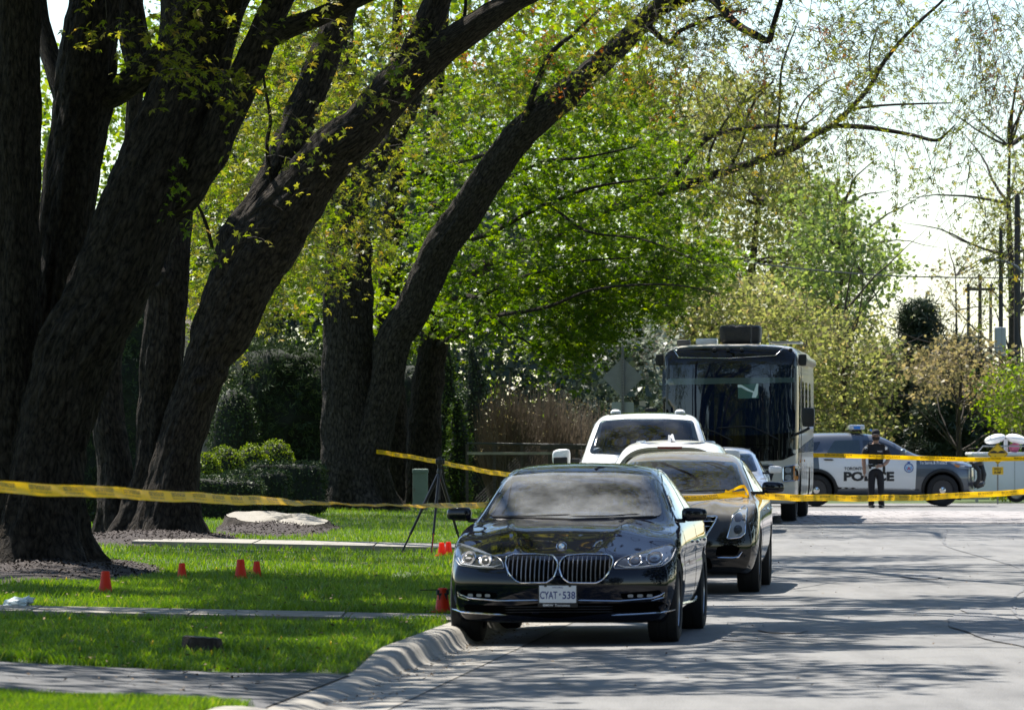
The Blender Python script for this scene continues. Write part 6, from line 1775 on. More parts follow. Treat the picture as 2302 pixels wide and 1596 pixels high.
# ------------------------------------------------------------------ motorhome
def rx(x): return (x - 1508) / 431.0
def rzz(y): return (1730 - y) / 431.0
def RP(*p): return [(rx(a), rzz(b)) for a, b in p]
def motorhome():
    t = empty("motorhome", (4.16, 108.6, 0.045), -0.082)
    tag(t, "large black and cream coach motorhome with a wide tinted windscreen parked beyond the cars", "motorhome")
    L = 10.2; hw = 1.30
    S = dict(zb=K((0, .36), (.5, .34), (L, .38)), zm=K((0, 1.2), (L, 1.3)), zs=K((0, 3.02), (.12, 3.16), (.3, 3.24), (L, 3.24)), zt=K((0, 3.08), (.06, 3.22), (.15, 3.33), (.35, 3.40), (1, 3.42), (L, 3.42)),
             cr=K((0, .03), (.3, .06), (L, .06)), ws=K((0, 1.20), (.15, 1.27), (.5, 1.29), (L, 1.29)), wm=K((0, 1.25), (.2, 1.295), (L, 1.30)), wl=K((0, 1.2), (.3, 1.26), (L, 1.27)), wr=K((0, 1.05), (.5, 1.16), (L, 1.16)))
    V, Fs = body_cage(S, [0, .03, .08, .16, .3, .6, 1.2, 2.5, 5, 8, 9.8, 10.1, L], lambda x, z: .14 * (abs(x) / hw) ** 3 + .10 * max(0, (1.4 - z)) ** 2 * 0 + (.05 * max(0, z - 1.6) ** 1.3) - .06 * math.exp(-((z - .7) / .35) ** 2))
    me = smooth_mesh(V, Fs, 2); bvh = bvh_of(me)
    me = cut_wells(me, [(1.45, .46, .56), (7.4, .46, .56)], hw, [M["paint_cream"], M["void"], M["paint_rv_black"]])
    for p in me.polygons:
        if p.material_index == 0 and p.center.y < 0.36 and p.center.z > 1.42: p.material_index = 2
    shade(me, 35); link("body", me, None, t)
    for s in (-1, 1):
        wheel(t, s * 1.08, 1.45, .465, .30, s, nsp=8); wheel(t, s * 1.0, 7.4, .465, .52, s, nsp=8)
    capm = patch(bvh, rounded([(-1.27, 1.30), (-1.0, 1.18), (0, 1.14), (1.0, 1.18), (1.27, 1.30), (1.262, 1.6), (-1.262, 1.6)], .04), 'front', .008, "front_cap", M["paint_rv_black"], t, .12, .03)
    wsn = rounded(RP((948, 440), (1508, 425), (2045, 440), (2052, 700), (2040, 985), (1850, 1010), (1508, 1018), (1150, 1010), (965, 985), (945, 700)), .08)
    w = patch(bvh, wsn, 'front', .012, "windscreen", M["glass_blue"], t, .12, .012)
    patch(bvh, rounded(RP((965, 548), (2035, 540), (2035, 582), (965, 602)), .01), 'front', .016, "sun_visor", pbr("visor_film", (0.05, 0.085, 0.085), 0.15, coat=1.0), w, .12, .002)
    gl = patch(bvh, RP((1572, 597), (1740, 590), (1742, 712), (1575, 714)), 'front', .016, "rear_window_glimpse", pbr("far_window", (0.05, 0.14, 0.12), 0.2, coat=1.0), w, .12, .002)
    patch(bvh, RP((1572, 600), (1600, 600), (1680, 645), (1705, 655), (1725, 592), (1742, 590), (1735, 680), (1720, 706), (1688, 706), (1698, 665), (1650, 650), (1600, 622), (1572, 622)), 'front', .020, "daylight_patch", pbr("painted_daylight", (0.72, 0.85, 0.8), 0.5), gl, .06, .002)  # pale patch painted on for daylight through the rear window
    strip(bvh, RP((1020, 285), (1085, 376), (1500, 382), (1880, 360), (1965, 275)), 'front', .014, .005, "cap_trim", M["chrome"], capm)
    for a in (982, 1378, 1490, 1603, 2003):
        c = hit(bvh, 'front', rx(a), rzz(312), .02); mb = MB(); mb.box(c, (.07, .08, .06), bevel=.02); mb.build("marker_lamp", M["plastic_black"], capm)
    for ln in (((1402, 955), (1620, 942), (1700, 948), (1790, 990), (1910, 1052)), ((1150, 1000), (1290, 962), (1380, 985), (1530, 1060))):
        strip(bvh, RP(*ln), 'front', .035, .014, "wiper", M["plastic_black"], t)
    strip(bvh, RP((1160, 1100), (1508, 1096), (1860, 1095), (1868, 1235)), 'front', .010, .005, "panel_gap", M["void"], capm)
    letters("E", .075, .085, lambda a, b: hit(bvh, 'front', rx(1660) + a, rzz(1145) + b, .012), "badge_letter", M["alloy"], capm, .02)
    for s in (-1, 1):
        mi = (lambda p: p) if s > 0 else mirror
        hl = mi(rounded(RP((1945, 1275), (2065, 1258), (2076, 1385), (1945, 1396)), .03))
        h = patch(bvh, hl, 'front', .010, "headlight", M["lamp_dark"], t, .06, .03)
        for cz in (1302, 1362):
            c = mi([(rx(1985), rzz(cz))])[0]
            patch(bvh, [(c[0] + .062 * math.cos(a), c[1] + .058 * math.sin(a)) for a in np.linspace(0, 6.283, 16)[:-1]], 'front', .018, "lamp_lens", M["lens_clear"], h, .05, .006)
        patch(bvh, mi(RP((2028, 1268), (2062, 1264), (2070, 1380), (2030, 1384))), 'front', .018, "turn_signal", M["lens_orange"], h, .06, .006)
        strip(bvh, hl, 'front', .012, .010, "lamp_trim", M["chrome"], h, True)
        patch(bvh, mi(rounded(RP((1560, 1256), (1820, 1250), (1885, 1268), (1850, 1390), (1790, 1402), (1560, 1405)), .03)), 'front', .010, "grille", M["plastic_black"], t, .1)
        for q in range(4): strip(bvh, mi(RP((1560, 1262 + q * 42), (1865 - q * 12, 1258 + q * 42))), 'front', .022, .014, "grille_bar", M["chrome"], t)
        # mirrors on arms
        x = s * 1.50
        mb = MB(); mb.box((x, -.10, 2.0), (.24, .16, .36), bevel=.05); mr = mb.build("side_mirror", M["plastic_black"], t, True)
        mb = MB(); mb.tube([(s * 1.22, .05, 1.66), (s * 1.42, -.06, 1.74), (s * 1.52, -.09, 1.80)], .028, 8); mb.build("mirror_arm", M["plastic_black"], mr, True)
        ax = 'left' if s < 0 else 'right'
        patch(bvh, rounded([(.55, 1.75), (1.35, 1.75), (1.35, 2.75), (.55, 2.80)], .08), ax, .006, "cab_window", M["glass_dark"], t, .2)
        for (a, b) in ((2.3, 3.4), (4.4, 5.6), (6.8, 7.8)): patch(bvh, rounded([(a, 1.9), (b, 1.9), (b, 2.7), (a, 2.7)], .08), ax, .006, "side_window", M["glass_dark"], t, .3)
        for (a, b, z0, z1) in ((2.2, 3.2, .5, 1.1), (3.3, 4.6, .5, 1.1), (4.7, 5.9, .5, 1.1), (8.3, 9.6, .5, 1.1)):
            o = patch(bvh, rounded([(a, z0), (b, z0), (b, z1), (a, z1)], .03), ax, .006, "locker_door", M["paint_pearl"], t, .4)
        patch(bvh, [(.3, 1.32), (9.9, 1.32), (9.9, 1.62), (4.5, 1.50), (.3, 1.40)], ax, .005, "side_stripe", M["paint_grey"], t, .4)
        mb = MB(); mb.tube([(s * 1.38, .5, 3.10), (s * 1.38, 6.5, 3.10)], .085, 10); mb.build("awning_roller", M["plastic_grey"] if s < 0 else M["paint_cream"], t, True)
        mb = MB(); mb.box((s * 1.37, .52, 3.10), (.15, .10, .22), bevel=.03); mb.build("awning_bracket", M["plastic_black"], t)
        strip(bvh, [(1.5 * 0 + .5, .42), (.5, 3.0)], ax, .003, .006, "panel_gap", M["void"], t)
        strip(bvh, [(1.95, .42), (1.95, 3.0)], ax, .003, .006, "panel_gap", M["void"], t)
        for yy in (.9, 3.6): 
            mb = MB(); mb.box((s * 1.315, yy, 1.16), (.02, .08, .05), bevel=.006); mb.build("marker_lamp", M["lens_orange"], t)
    # roof gear
    bm = bmesh.new(); bmesh.ops.create_cube(bm, size=1); bmesh.ops.subdivide_edges(bm, edges=bm.edges[:], cuts=11, use_grid_fill=True)
    for v in bm.verts:
        q = v.co * 2; p = 7.0; L_ = (abs(q.x) ** p + abs(q.y) ** p + abs(q.z) ** p) ** (1 / p); m_ = max(abs(q.x), abs(q.y), abs(q.z)); q = q * (m_ / L_)
        k = 1 + .035 * noise.noise(Vector((q.x * 6, q.y * 2, q.z * 1.5))) + .02 * math.sin(q.x * 14 + q.z * 2)
        v.co = Vector((.14 + q.x * .40 * (1 + .02 * q.z), 1.6 + q.y * .48 * k, 3.60 + q.z * .185 * k))
    me_ = bpy.data.meshes.new("roof_unit_cover"); bm.to_mesh(me_); bm.free(); ac = link("roof_unit_cover", me_, M["cover_black"], t, True)
    mb = MB(); mb.box((.36, 1.6, 3.602), (.045, .97, .375), bevel=.02); mb.build("strap", M["plastic_grey"], ac)
    mb = MB(); mb.box((-.55, 2.4, 3.48), (.42, .6, .12), bevel=.04); mb.build("roof_vent", M["paint_white"], t, True)
    mb = MB(); mb.box((-.95, 1.3, 3.44), (.26, .3, .12), bevel=.04); mb.build("roof_vent", M["plastic_grey"], t, True)
    mb = MB(); mb.box((.98, 3.0, 3.47), (.6, 1.6, .03)); mb.build("solar_panel", M["alloy"], t)
    for x in (1.08, 1.36 - .2):
        mb = MB(); mb.loop_tube([(x + .025 * math.cos(a), 8.9, 3.55 + .08 * math.sin(a)) for a in np.linspace(0, 6.283, 14)[:-1]], .012, 6); mb.build("ladder_hoop", M["plastic_black"], t)
    mb = MB(); mb.tube([(.68, 2.0, 3.42), (.66, 2.0, 3.62)], .006, 5); mb.build("aerial", M["print_white"], t)
    mb = MB(); mb.box((1.18, .35 + .5, .40), (.35, .7, .05), bevel=.01); mb.build("entry_step", M["plastic_black"], t)
motorhome()

# ------------------------------------------------------------------ police patrol car, side on, facing right
def px3(x): return (1850 - x) / 406.0
def pz3(y): return (1100 - y) / 406.0
def PP(*p): return [(px3(a), pz3(b)) for a, b in p]
def patrol():
    Yc = 134.9 + .99
    Xf = ((1850 / 3.2886 + 2300) / 1.3032 - 1151) * (Yc - .9) / F
    t = empty("patrol_car", (Xf, Yc, 0.012), R(90)); tag(t, "grey and white police patrol car standing side-on across the street behind the officer", "police car")
    L = 5.05; hw = 1.0
    S = dict(zb=K((0, .34), (.4, .26), (4.6, .28), (L, .42)), zm=K((0, .70), (1, .74), (L, .80)), zs=K((0, .94), (.25, 1.0), (.7, 1.08), (1.4, 1.13), (2.4, 1.19), (4.5, 1.26), (L, 1.18)),
             zt=K((0, .97), (.1, 1.03), (.3, 1.10), (.8, 1.17), (1.35, 1.215), (1.5, 1.27), (1.9, 1.50), (2.25, 1.66), (2.6, 1.735), (3.2, 1.755), (4.2, 1.73), (4.6, 1.64), (4.85, 1.40), (L, 1.24)),
             cr=K((0, .02), (1.3, .04), (2.4, .05), (4.4, .06), (L, .04)), ws=K((0, .80), (.25, .87), (.8, .93), (4.2, .93), (L, .82)), wm=K((0, .88), (.25, .96), (.8, 1.0), (4.3, 1.0), (L, .9)),
             wl=K((0, .82), (.4, .92), (4.6, .93), (L, .84)), wr=K((0, .6), (1.4, .76), (2.3, .68), (2.8, .655), (4.2, .655), (L, .72)))
    V, Fs = body_cage(S, [0, .05, .13, .25, .45, .8, 1.2, 1.36, 1.5, 1.7, 1.95, 2.2, 2.4, 2.7, 3.2, 3.8, 4.2, 4.5, 4.7, 4.85, 4.97, L], lambda x, z: .28 * (abs(x) / hw) ** 2.6 + .06 * max(0, (z - .8) / .25) ** 2, lambda x, z: .2 * (abs(x) / hw) ** 2.6)
    me = smooth_mesh(V, Fs); bvh = bvh_of(me)
    wf, wrr = px3(1515), px3(300)
    me = cut_wells(me, [(wf, .38, .435), (wrr, .38, .435)], hw, [M["paint_grey"], M["void"]])
    shade(me, 35); link("body", me, None, t)
    for s in (-1, 1):
        wheel(t, s * .86, wf, .378, .25, s, nsp=5, rimmat="alloy_dark"); wheel(t, s * .86, wrr, .378, .25, s, nsp=5, rimmat="alloy_dark")
        for yy in (wf, wrr):
            mb = MB(); mb.lathe([(.085, 0), (.075, .03), (.001, .045)], 18, Matrix.Translation((s * .965, yy, .378)) @ Matrix.Rotation(R(90 * s), 4, 'Y')); mb.build("hub_cap", M["chrome"], t, True)
            arc = [(yy + .47 * math.cos(a), .38 + .47 * math.sin(a)) for a in np.linspace(-.15, math.pi + .15, 22)]
            strip(bvh, arc, 'left' if s < 0 else 'right', .004, .045, "arch_trim", M["plastic_black"], t, res=.1)
        ax = 'left' if s < 0 else 'right'
        dr = patch(bvh, rounded(PP((320, 618), (800, 632), (1266, 648), (1252, 942), (800, 930), (520, 926), (460, 820), (330, 760)), .03), ax, .004, "door_panel", M["paint_white"], t, .12, .01)
        patch(bvh, rounded(PP((480, 915), (1290, 935), (1260, 1020), (490, 1010)), .03), ax, .006, "sill_cladding", M["plastic_black"], t, .15, .01)
        strip(bvh, PP((802, 632), (802, 930)), ax, .004, .005, "door_gap", M["plastic_grey"], dr)
        patch(bvh, rounded(PP((400, 588), (480, 468), (722, 460), (726, 592)), .04), ax, .010, "side_window", M["glass_green"], t, .1, .01)
        patch(bvh, rounded(PP((760, 594), (752, 462), (900, 470), (1010, 510), (1180, 602)), .04), ax, .010, "side_window", M["glass_dark"], t, .1, .01)
        patch(bvh, rounded(PP((130, 500), (345, 476), (300, 560), (140, 580)), .04), ax, .010, "side_window", M["glass_dark"], t, .1, .01)
        for a in (415, 855): strip(bvh, PP((a - 45, 650), (a + 50, 653)), ax, .02, .022, "door_handle", M["plastic_black"], t)
        o = side_mirror(t, s * 1.06, px3(1145), pz3(580), s, "paint_grey", .22, .17, .13)
        h = patch(bvh, rounded(PP((1590, 682), (1730, 672), (1788, 700), (1785, 745), (1680, 735)), .03), ax, .006, "headlight", M["lens_clear"], t, .06)
        patch(bvh, PP((1625, 690), (1690, 708), (1672, 728), (1640, 718)), ax, .010, "turn_signal", M["lens_orange"], h, .06, .004)
    for s, ax in ((-1, 'left'),):
        pl = lambda cx_, cy_: (lambda a, b: hit(bvh, 'left', px3(cx_) - a, pz3(cy_) + b, .0105))
        letters("TORONTO", 200 / 406, 30 / 406, pl(666, 737), "door_lettering", M["print_black"], t, .03)
        letters("POLICE", 486 / 406, 92 / 406, pl(806, 812), "door_lettering", M["print_black"], t, .05)
        letters("To Serve & Protect", 265 / 406, 30 / 406, lambda a, b: hit(bvh, 'left', px3(1427) - a, pz3(680) + b, .004), "fender_lettering", M["print_white"], t, .02)
        cr_ = pl(1190, 730)
        def disc(r_, off, mt, sy=1.0, nn=26):
            mb = MB(); vs = [hit(bvh, 'left', px3(1190) - r_ * math.cos(a), pz3(730) + r_ * sy * math.sin(a), off) for a in np.linspace(0, 2 * math.pi, nn)[:-1]]
            mb.add(vs, [tuple(range(len(vs)))]); return mb.build("crest", M[mt], t)
        disc(.112, .009, "print_blue"); disc(.090, .011, "print_white"); disc(.078, .013, "print_light_blue")
        mb = MB(); mb.add([hit(bvh, 'left', px3(1190) - a, pz3(730) + b, .015) for a, b in ((-.05, -.05), (0, .03), (.05, -.05), (.02, -.05), (0, -.01), (-.02, -.05))], [(0, 1, 4, 5), (1, 2, 3, 4)]); mb.build("crest_emblem", M["print_red"], t)
        mb = MB(); mb.add([hit(bvh, 'left', px3(1190) - a, pz3(730) + b, .015) for a, b in ((-.05, .03), (.05, .03), (.045, .055), (-.045, .055))], [(0, 1, 2, 3)]); mb.build("crest_band", M["print_white"], t)
        mb = MB(); mb.add([hit(bvh, 'left', px3(1190) - a, pz3(730) + b, .011) for a, b in ((-.03, .11), (.03, .11), (.035, .14), (0, .15), (-.035, .14))], [(0, 1, 2, 3, 4)]); mb.build("crest_crown", M["print_blue"], t)
    patch(bvh, rounded([(-.70, 1.26), (-.58, 1.60), (.58, 1.60), (.70, 1.26)], .05), 'front', .004, "windscreen", M["glass_dark"], t, .1, .01)
    # light bar
    yb = px3(700)
    mb = MB(); mb.box((0, yb, 1.80), (1.0, .22, .06), bevel=.015); lb = mb.build("light_bar_base", M["plastic_black"], t)
    mb = MB(); mb.box((0, yb, 1.872), (1.24, .37, .115), bevel=.03); lb2 = mb.build("light_bar", M["lens_beacon"], t, True)
    for s in (-1, 1):
        mb = MB(); mb.box((s * .621, yb, 1.862), (.01, .16, .07), bevel=.004); mb.build("beacon", M["beacon_blue"], lb2)
    mb = MB(); mb.box((-.5, px3(838), 1.80), (.05, .05, .05), bevel=.015); mb.build("roof_beacon", M["beacon_blue"], t)
    # push bumper
    for s in (-1, 1):
        mb = MB(); mb.tube([(s * .45, -.02, .45), (s * .45, -.14, .50), (s * .45, -.19, .75), (s * .45, -.13, .98), (s * .45, -.04, 1.06)], [.05, .07, .075, .065, .04], 10); mb.build("push_bumper_upright", M["plastic_black"], t, True)
    mb = MB(); mb.tube([(-.95, .10, .98), (-.85, -.06, 1.03), (-.45, -.14, 1.02), (.45, -.14, 1.02), (.85, -.06, 1.03), (.95, .10, .98)], .06, 10); mb.build("push_bumper_bar", M["plastic_black"], t, True)
    mb = MB(); mb.tube([(-.90, .05, .50), (-.80, -.10, .52), (-.45, -.18, .55), (.45, -.18, .55), (.80, -.10, .52), (.90, .05, .50)], .06, 10); mb.build("push_bumper_bar", M["plastic_black"], t, True)
    mb = MB(); mb.tube([(-.93, .08, .98), (-.93, -.04, .85), (-.92, -.05, .65), (-.90, .04, .50)], .055, 10); mb.tube([(.93, .08, .98), (.93, -.04, .85), (.92, -.05, .65), (.90, .04, .50)], .055, 10); mb.build("push_bumper_wing", M["plastic_black"], t, True)
    return t
patrol()
# ------------------------------------------------------------------ the officer
def skin_part(name, V, E, Rd, mat, parent, sub=2, flat=None):
    me = bpy.data.meshes.new(name); me.from_pydata(V, E, []); me.update()
    o = bpy.data.objects.new(name, me); col.objects.link(o)
    md = o.modifiers.new("k", 'SKIN'); md.use_smooth_shade = True
    for i, d in enumerate(me.skin_vertices[0].data):
        r_ = Rd[i]; d.radius = r_ if hasattr(r_, '__len__') else (r_, r_)
        d.use_root = (i == 0)
    s = o.modifiers.new("s", 'SUBSURF'); s.levels = sub; s.render_levels = sub
    out = evaluated(o); bpy.data.objects.remove(o)
    out.materials.clear()
    return link(name, out, mat, parent, True)
def officer():
    Y = 132.9; X = (1969 - 1151) * Y / F
    t = empty("person", (X, Y, 0.004)); tag(t, "person in black police uniform, vest and cap standing before the patrol car", "person")
    # bare body: head, neck, arms, hands
    V = [(0, 0, 1.36), (0, .01, 1.50), (0, 0, 1.56), (0, -.01, 1.64), (0, -.005, 1.72), (0, 0, 1.765)]
    E = [(0, 1), (1, 2), (2, 3), (3, 4), (4, 5)]
    Rd = [(.13, .09), .062, .066, .085, .088, .06]
    def arm(pts, rads, root):
        prev = root
        for p, r_ in zip(pts, rads):
            V.append(p); Rd.append(r_); E.append((prev, len(V) - 1)); prev = len(V) - 1
        return prev
    w1 = arm([(-.20, 0, 1.43), (-.26, .01, 1.28), (-.285, .02, 1.12), (-.28, -.02, 1.0), (-.272, -.05, .88), (-.27, -.055, .83), (-.268, -.06, .78)], [.06, .056, .052, .050, .036, .040, .036], 0)
    w2 = arm([(.20, 0, 1.43), (.27, .02, 1.28), (.30, .03, 1.13), (.22, -.10, 1.03), (.13, -.17, .985), (.085, -.185, .975), (.05, -.19, .965)], [.06, .056, .052, .050, .036, .040, .034], 0)
    body = skin_part("body", V, E, Rd, M["skin"], t)
    for (o_, dx, dn) in ((V[w1], (0, 0, -1), (1, 0, 0)), (V[w2], (-1, 0, -.12), (0, 0, 1))):
        mb = MB(); b = Vector(o_); d = Vector(dx); nn = Vector(dn)
        for k in range(4):
            s = b + Vector((0, -.012, 0)) + nn * (k - 1.5) * .019 * (1 if dn[2] else 0) + (Vector((0, 1, 0)) * (k - 1.5) * .019 if not dn[2] else Vector((0, 0, 0)))
            l = (.062, .072, .068, .052)[k]
            mb.tube([s, s + d * l * .5, s + d * l * .85 + Vector((0, .012, 0)), s + d * l + Vector((0, .024, 0))], [.0095, .009, .008, .006], 6)
        s = b - d * .03 + (nn if dn[2] else Vector((0, -1, 0))) * .03
        mb.tube([s, s + d * .03 + (nn if dn[2] else Vector((0, -1, 0))) * .018, s + d * .055 + (nn if dn[2] else Vector((0, -1, 0))) * .02], [.011, .010, .007], 6)
        mb.build("fingers", M["skin"], body, True)
    # face
    mb = MB(); mb.tube([(0, -.088, 1.695), (0, -.104, 1.672), (0, -.112, 1.655), (0, -.092, 1.645)], [.008, .011, .015, .008], 8); mb.build("nose", M["skin"], body, True)
    for s in (-1, 1):
        mb = MB(); mb.lathe([(.001, -.006), (.011, 0), (.001, .006)], 10, Matrix.Translation((s * .033, -.083, 1.690)) @ Matrix.Rotation(R(90), 4, 'X')); mb.build("eye", M["hair_dark"], body, True)
        mb = MB(); mb.lathe([(.001, -.012), (.022, -.004), (.024, .006), (.001, .012)], 10, Matrix.Translation((s * .088, .01, 1.675)) @ Matrix.Rotation(R(90), 4, 'Y') @ Matrix.Diagonal((1.4, .8, 1, 1))); mb.build("ear", M["skin"], body, True)
    mb = MB()
    for i in range(9):
        a = -math.pi / 2 + (i - 4) * .30
        mb.tube([(.078 * math.cos(a), .085 * math.sin(a) + .004, 1.655), (.075 * math.cos(a), .088 * math.sin(a) + .002, 1.62), (.052 * math.cos(a), .07 * math.sin(a), 1.578)], [.018, .024, .016], 6)
    mb.build("beard", M["hair_dark"], body, True)
    mb = MB(); mb.box((0, -.098, 1.622), (.05, .012, .008), bevel=.003); mb.build("mouth", M["print_red"] if False else M["skin"], body)
    mb = MB(); mb.lathe([(.094, 1.705), (.101, 1.735), (.098, 1.775), (.078, 1.812), (.04, 1.832), (.001, 1.836)], 22, Matrix.Diagonal((.96, 1.05, 1, 1))); cp = mb.build("cap", M["cloth_black"], t, True)
    n = 12; vs = []
    for i in range(n + 1):
        a = math.pi + math.pi * i / n
        vs += [(.088 * math.cos(a), .10 * math.sin(a), 1.722), (.084 * math.cos(a), .095 * math.sin(a) - .085 * math.sin(math.pi * i / n), 1.706), (.084 * math.cos(a), .095 * math.sin(a) - .085 * math.sin(math.pi * i / n), 1.700), (.088 * math.cos(a), .10 * math.sin(a), 1.712)]
    fs = []
    for i in range(n):
        for j in range(4): fs.append((i * 4 + j, i * 4 + (j + 1) % 4, (i + 1) * 4 + (j + 1) % 4, (i + 1) * 4 + j))
    mb = MB(); mb.add(vs, fs); mb.build("cap_peak", M["cloth_black"], cp, True)
    # shirt with short sleeves
    V = [(0, 0, 1.30), (0, 0, 1.42), (0, .005, 1.49), (-.17, 0, 1.43), (-.225, .005, 1.36), (-.255, .01, 1.24), (-.262, .012, 1.20), (.17, 0, 1.43), (.228, .01, 1.36), (.268, .018, 1.24), (.276, .022, 1.20), (0, 0, 1.15), (0, 0, 1.0)]
    E = [(0, 1), (1, 2), (1, 3), (3, 4), (4, 5), (5, 6), (1, 7), (7, 8), (8, 9), (9, 10), (0, 11), (11, 12)]
    sh = skin_part("shirt", V, E, [(.175, .115), (.15, .10), .07, .105, .098, .092, .092, .105, .098, .092, .092, (.172, .115), (.172, .12)], M["cloth_black"], t)
    # trousers
    V = [(0, 0, .98), (0, 0, .90), (-.095, 0, .84), (-.105, -.01, .50), (-.105, .01, .12), (-.105, .01, .06), (.095, 0, .84), (.115, -.015, .50), (.125, .01, .12), (.125, .01, .06)]
    E = [(0, 1), (1, 2), (2, 3), (3, 4), (4, 5), (1, 6), (6, 7), (7, 8), (8, 9)]
    tr = skin_part("trousers", V, E, [(.168, .12), (.172, .125), (.106, .11), .086, .076, .080, (.106, .11), .086, .076, .080], M["cloth_black"], t)
    mb = MB()
    for z in (1.42, 1.33, 1.22, 1.10, 1.02): pass
    prf = [(1.02, .168, .128), (1.10, .172, .134), (1.22, .182, .140), (1.33, .178, .138), (1.42, .14, .125), (1.46, .10, .11)]
    vs = []; fs = []; sg = 24
    for (z, a, b) in prf:
        for k in range(sg):
            an = 2 * math.pi * k / sg; ca, sa = math.cos(an), math.sin(an)
            vs.append((a * math.copysign(abs(ca) ** .7, ca), b * math.copysign(abs(sa) ** .7, sa), z))
    for i in range(len(prf) - 1):
        for k in range(sg): fs.append((i * sg + k, i * sg + (k + 1) % sg, (i + 1) * sg + (k + 1) % sg, (i + 1) * sg + k))
    mb.add(vs, fs); ve = mb.build("vest", M["vest_black"], t, True)
    letters("POLICE", .11, .032, lambda a, b: (.085 + a, -.1445, 1.318 + b), "vest_lettering", M["print_white"], ve, .02)
    for (x, z, w, h) in ((-.09, 1.14, .1, .11), (.07, 1.12, .09, .1), (-.09, 1.30, .08, .09)):
        mb = MB(); mb.box((x, -.145, z), (w, .035, h), bevel=.01); mb.build("vest_pouch", M["vest_black"], ve)
    for s in (-1, 1):
        mb = MB(); mb.box((s * .235, -.075, 1.385), (.06, .01, .065), M=Matrix.Rotation(R(s * 18), 4, 'Z'), bevel=.004); mb.build("shoulder_badge", M["print_white"], sh)
        mb = MB(); mb.box((s * .15, 0, 1.515), (.10, .05, .012), M=Matrix.Rotation(R(s * 20), 4, 'Y'), bevel=.004); mb.build("shoulder_strap", M["plastic_grey"], sh)
    mb = MB(); mb.lathe([(.178, .955), (.184, .965), (.184, 1.005), (.178, 1.015)], 28, Matrix.Diagonal((1, .74, 1, 1))); bl = mb.build("duty_belt", M["leather_black"], t, True)
    mb = MB(); mb.box((.19, 0, .90), (.06, .09, .20), bevel=.015); mb.build("holster", M["leather_black"], bl)
    mb = MB(); mb.box((.0, -.14, .985), (.05, .012, .04), bevel=.004); mb.build("buckle", M["chrome"], bl)
    mb = MB(); mb.box((-.14, -.12, .955), (.06, .05, .09), bevel=.012); mb.build("belt_pouch", M["leather_black"], bl)
    for (x, rz_) in ((-.112, R(14)), (.142, R(-18))):
        mb = MB(); mb.box((0, -.045, .035), (.092, .27, .07), bevel=.028); mb.box((0, .05, .08), (.088, .095, .11), bevel=.025)
        o = mb.build("boot", M["leather_black"], t, True); o.location = (x, 0, 0); o.rotation_euler = (0, 0, rz_)
    # watch and papers
    mb = MB(); mb.lathe([(.041, -.012), (.043, 0), (.041, .012)], 14, Matrix.Translation((.155, -.155, .995)) @ Matrix.Rotation(R(75), 4, 'Y')); mb.build("wristwatch", M["plastic_black"], t)
    p = empty("papers", (X - .235, Y - .03, .78)); tag(p, "folded white papers held low in the right hand of the officer", "papers")
    for k in range(3):
        mb = MB(); mb.box((.01 * k, .012 * k, .10), (.16 - .02 * k, .003, .27), M=Matrix.Rotation(R(8 - 5 * k), 4, 'Y') @ Matrix.Rotation(R(12), 4, 'Z')); mb.build("sheet_of_paper", M["paper"], p)
officer()
# ------------------------------------------------------------------ small things
# police tape
def tape(label, pts, width, twist=None, text=True, mirrored=True, n=40, sag=0.0):
    """pts: (u, v, Y) control points; a thin ribbon, printed"""
    P = [tuple(at(*p)) for p in pts]
    C = catmull(P, n); d = np.linalg.norm(np.diff(C, axis=0), axis=1); s = np.concatenate([[0], np.cumsum(d)])
    def frame(q):
        i = min(int(np.searchsorted(s, q, side='right')) - 1, len(C) - 2); i = max(i, 0)
        t = (q - s[i]) / max(d[i], 1e-6); p = Vector(C[i] * (1 - t) + C[i + 1] * t); tg = Vector(C[i + 1] - C[i]).normalized()
        a = twist(q / s[-1]) if twist else 0.0
        up = Vector((0, 0, 1)) - tg * tg.z; up.normalize(); sd = tg.cross(up)
        up2 = up * math.cos(a) + sd * math.sin(a)
        w = 1 + 0.02 * math.sin(q * 3)
        return p + Vector((0, 0, 0.004 * math.sin(q * 1.7))), up2 * w, (up2.cross(tg)).normalized()
    root = empty("police_tape", C[0]); tag(root, label, "tape", "yellow police tapes")
    m = len(C); vs = []
    for q in s:
        p, up, nn = frame(q)
        for k in (-.5, -.17, .17, .5): vs.append(p + up * width * k + nn * 0.004 * math.sin(q * 4 + k * 5))
    fs = [(i * 4 + j, i * 4 + j + 1, (i + 1) * 4 + j + 1, (i + 1) * 4 + j) for i in range(m - 1) for j in range(3)]
    mb = MB(); mb.add([v - Vector(C[0]) for v in vs], fs); o = mb.build("ribbon", M["tape_yellow"], root, fix=False)
    o.data.polygons.foreach_set("use_smooth", [True] * len(o.data.polygons))
    if text:
        k = width / .076
        V1, F1 = text_fit("POLICE LINE DO NOT CROSS", .62 * k, .028 * k, .03); V2, F2 = text_fit("Crime Stoppers 1-800-222-8477 (TIPS)", .60 * k, .017 * k, .006)
        mb = MB(); q = .25
        while q < s[-1] - .7 * k:
            for (V_, F_, dz) in ((V1, F1, .012 * k), (V2, F2, -.018 * k)):
                out = []
                for a, b in V_:
                    x = -a if mirrored else a
                    p, up, nn = frame(q + .35 * k + x); sgn = -1 if nn.y > 0 else 1
                    out.append(p + up * (b + dz) + nn * 0.0055 * sgn - Vector(C[0]))
                mb.add(out, F_)
            q += .98 * k
        mb.build("tape_lettering", M["tape_print"], root, fix=False)
    return root
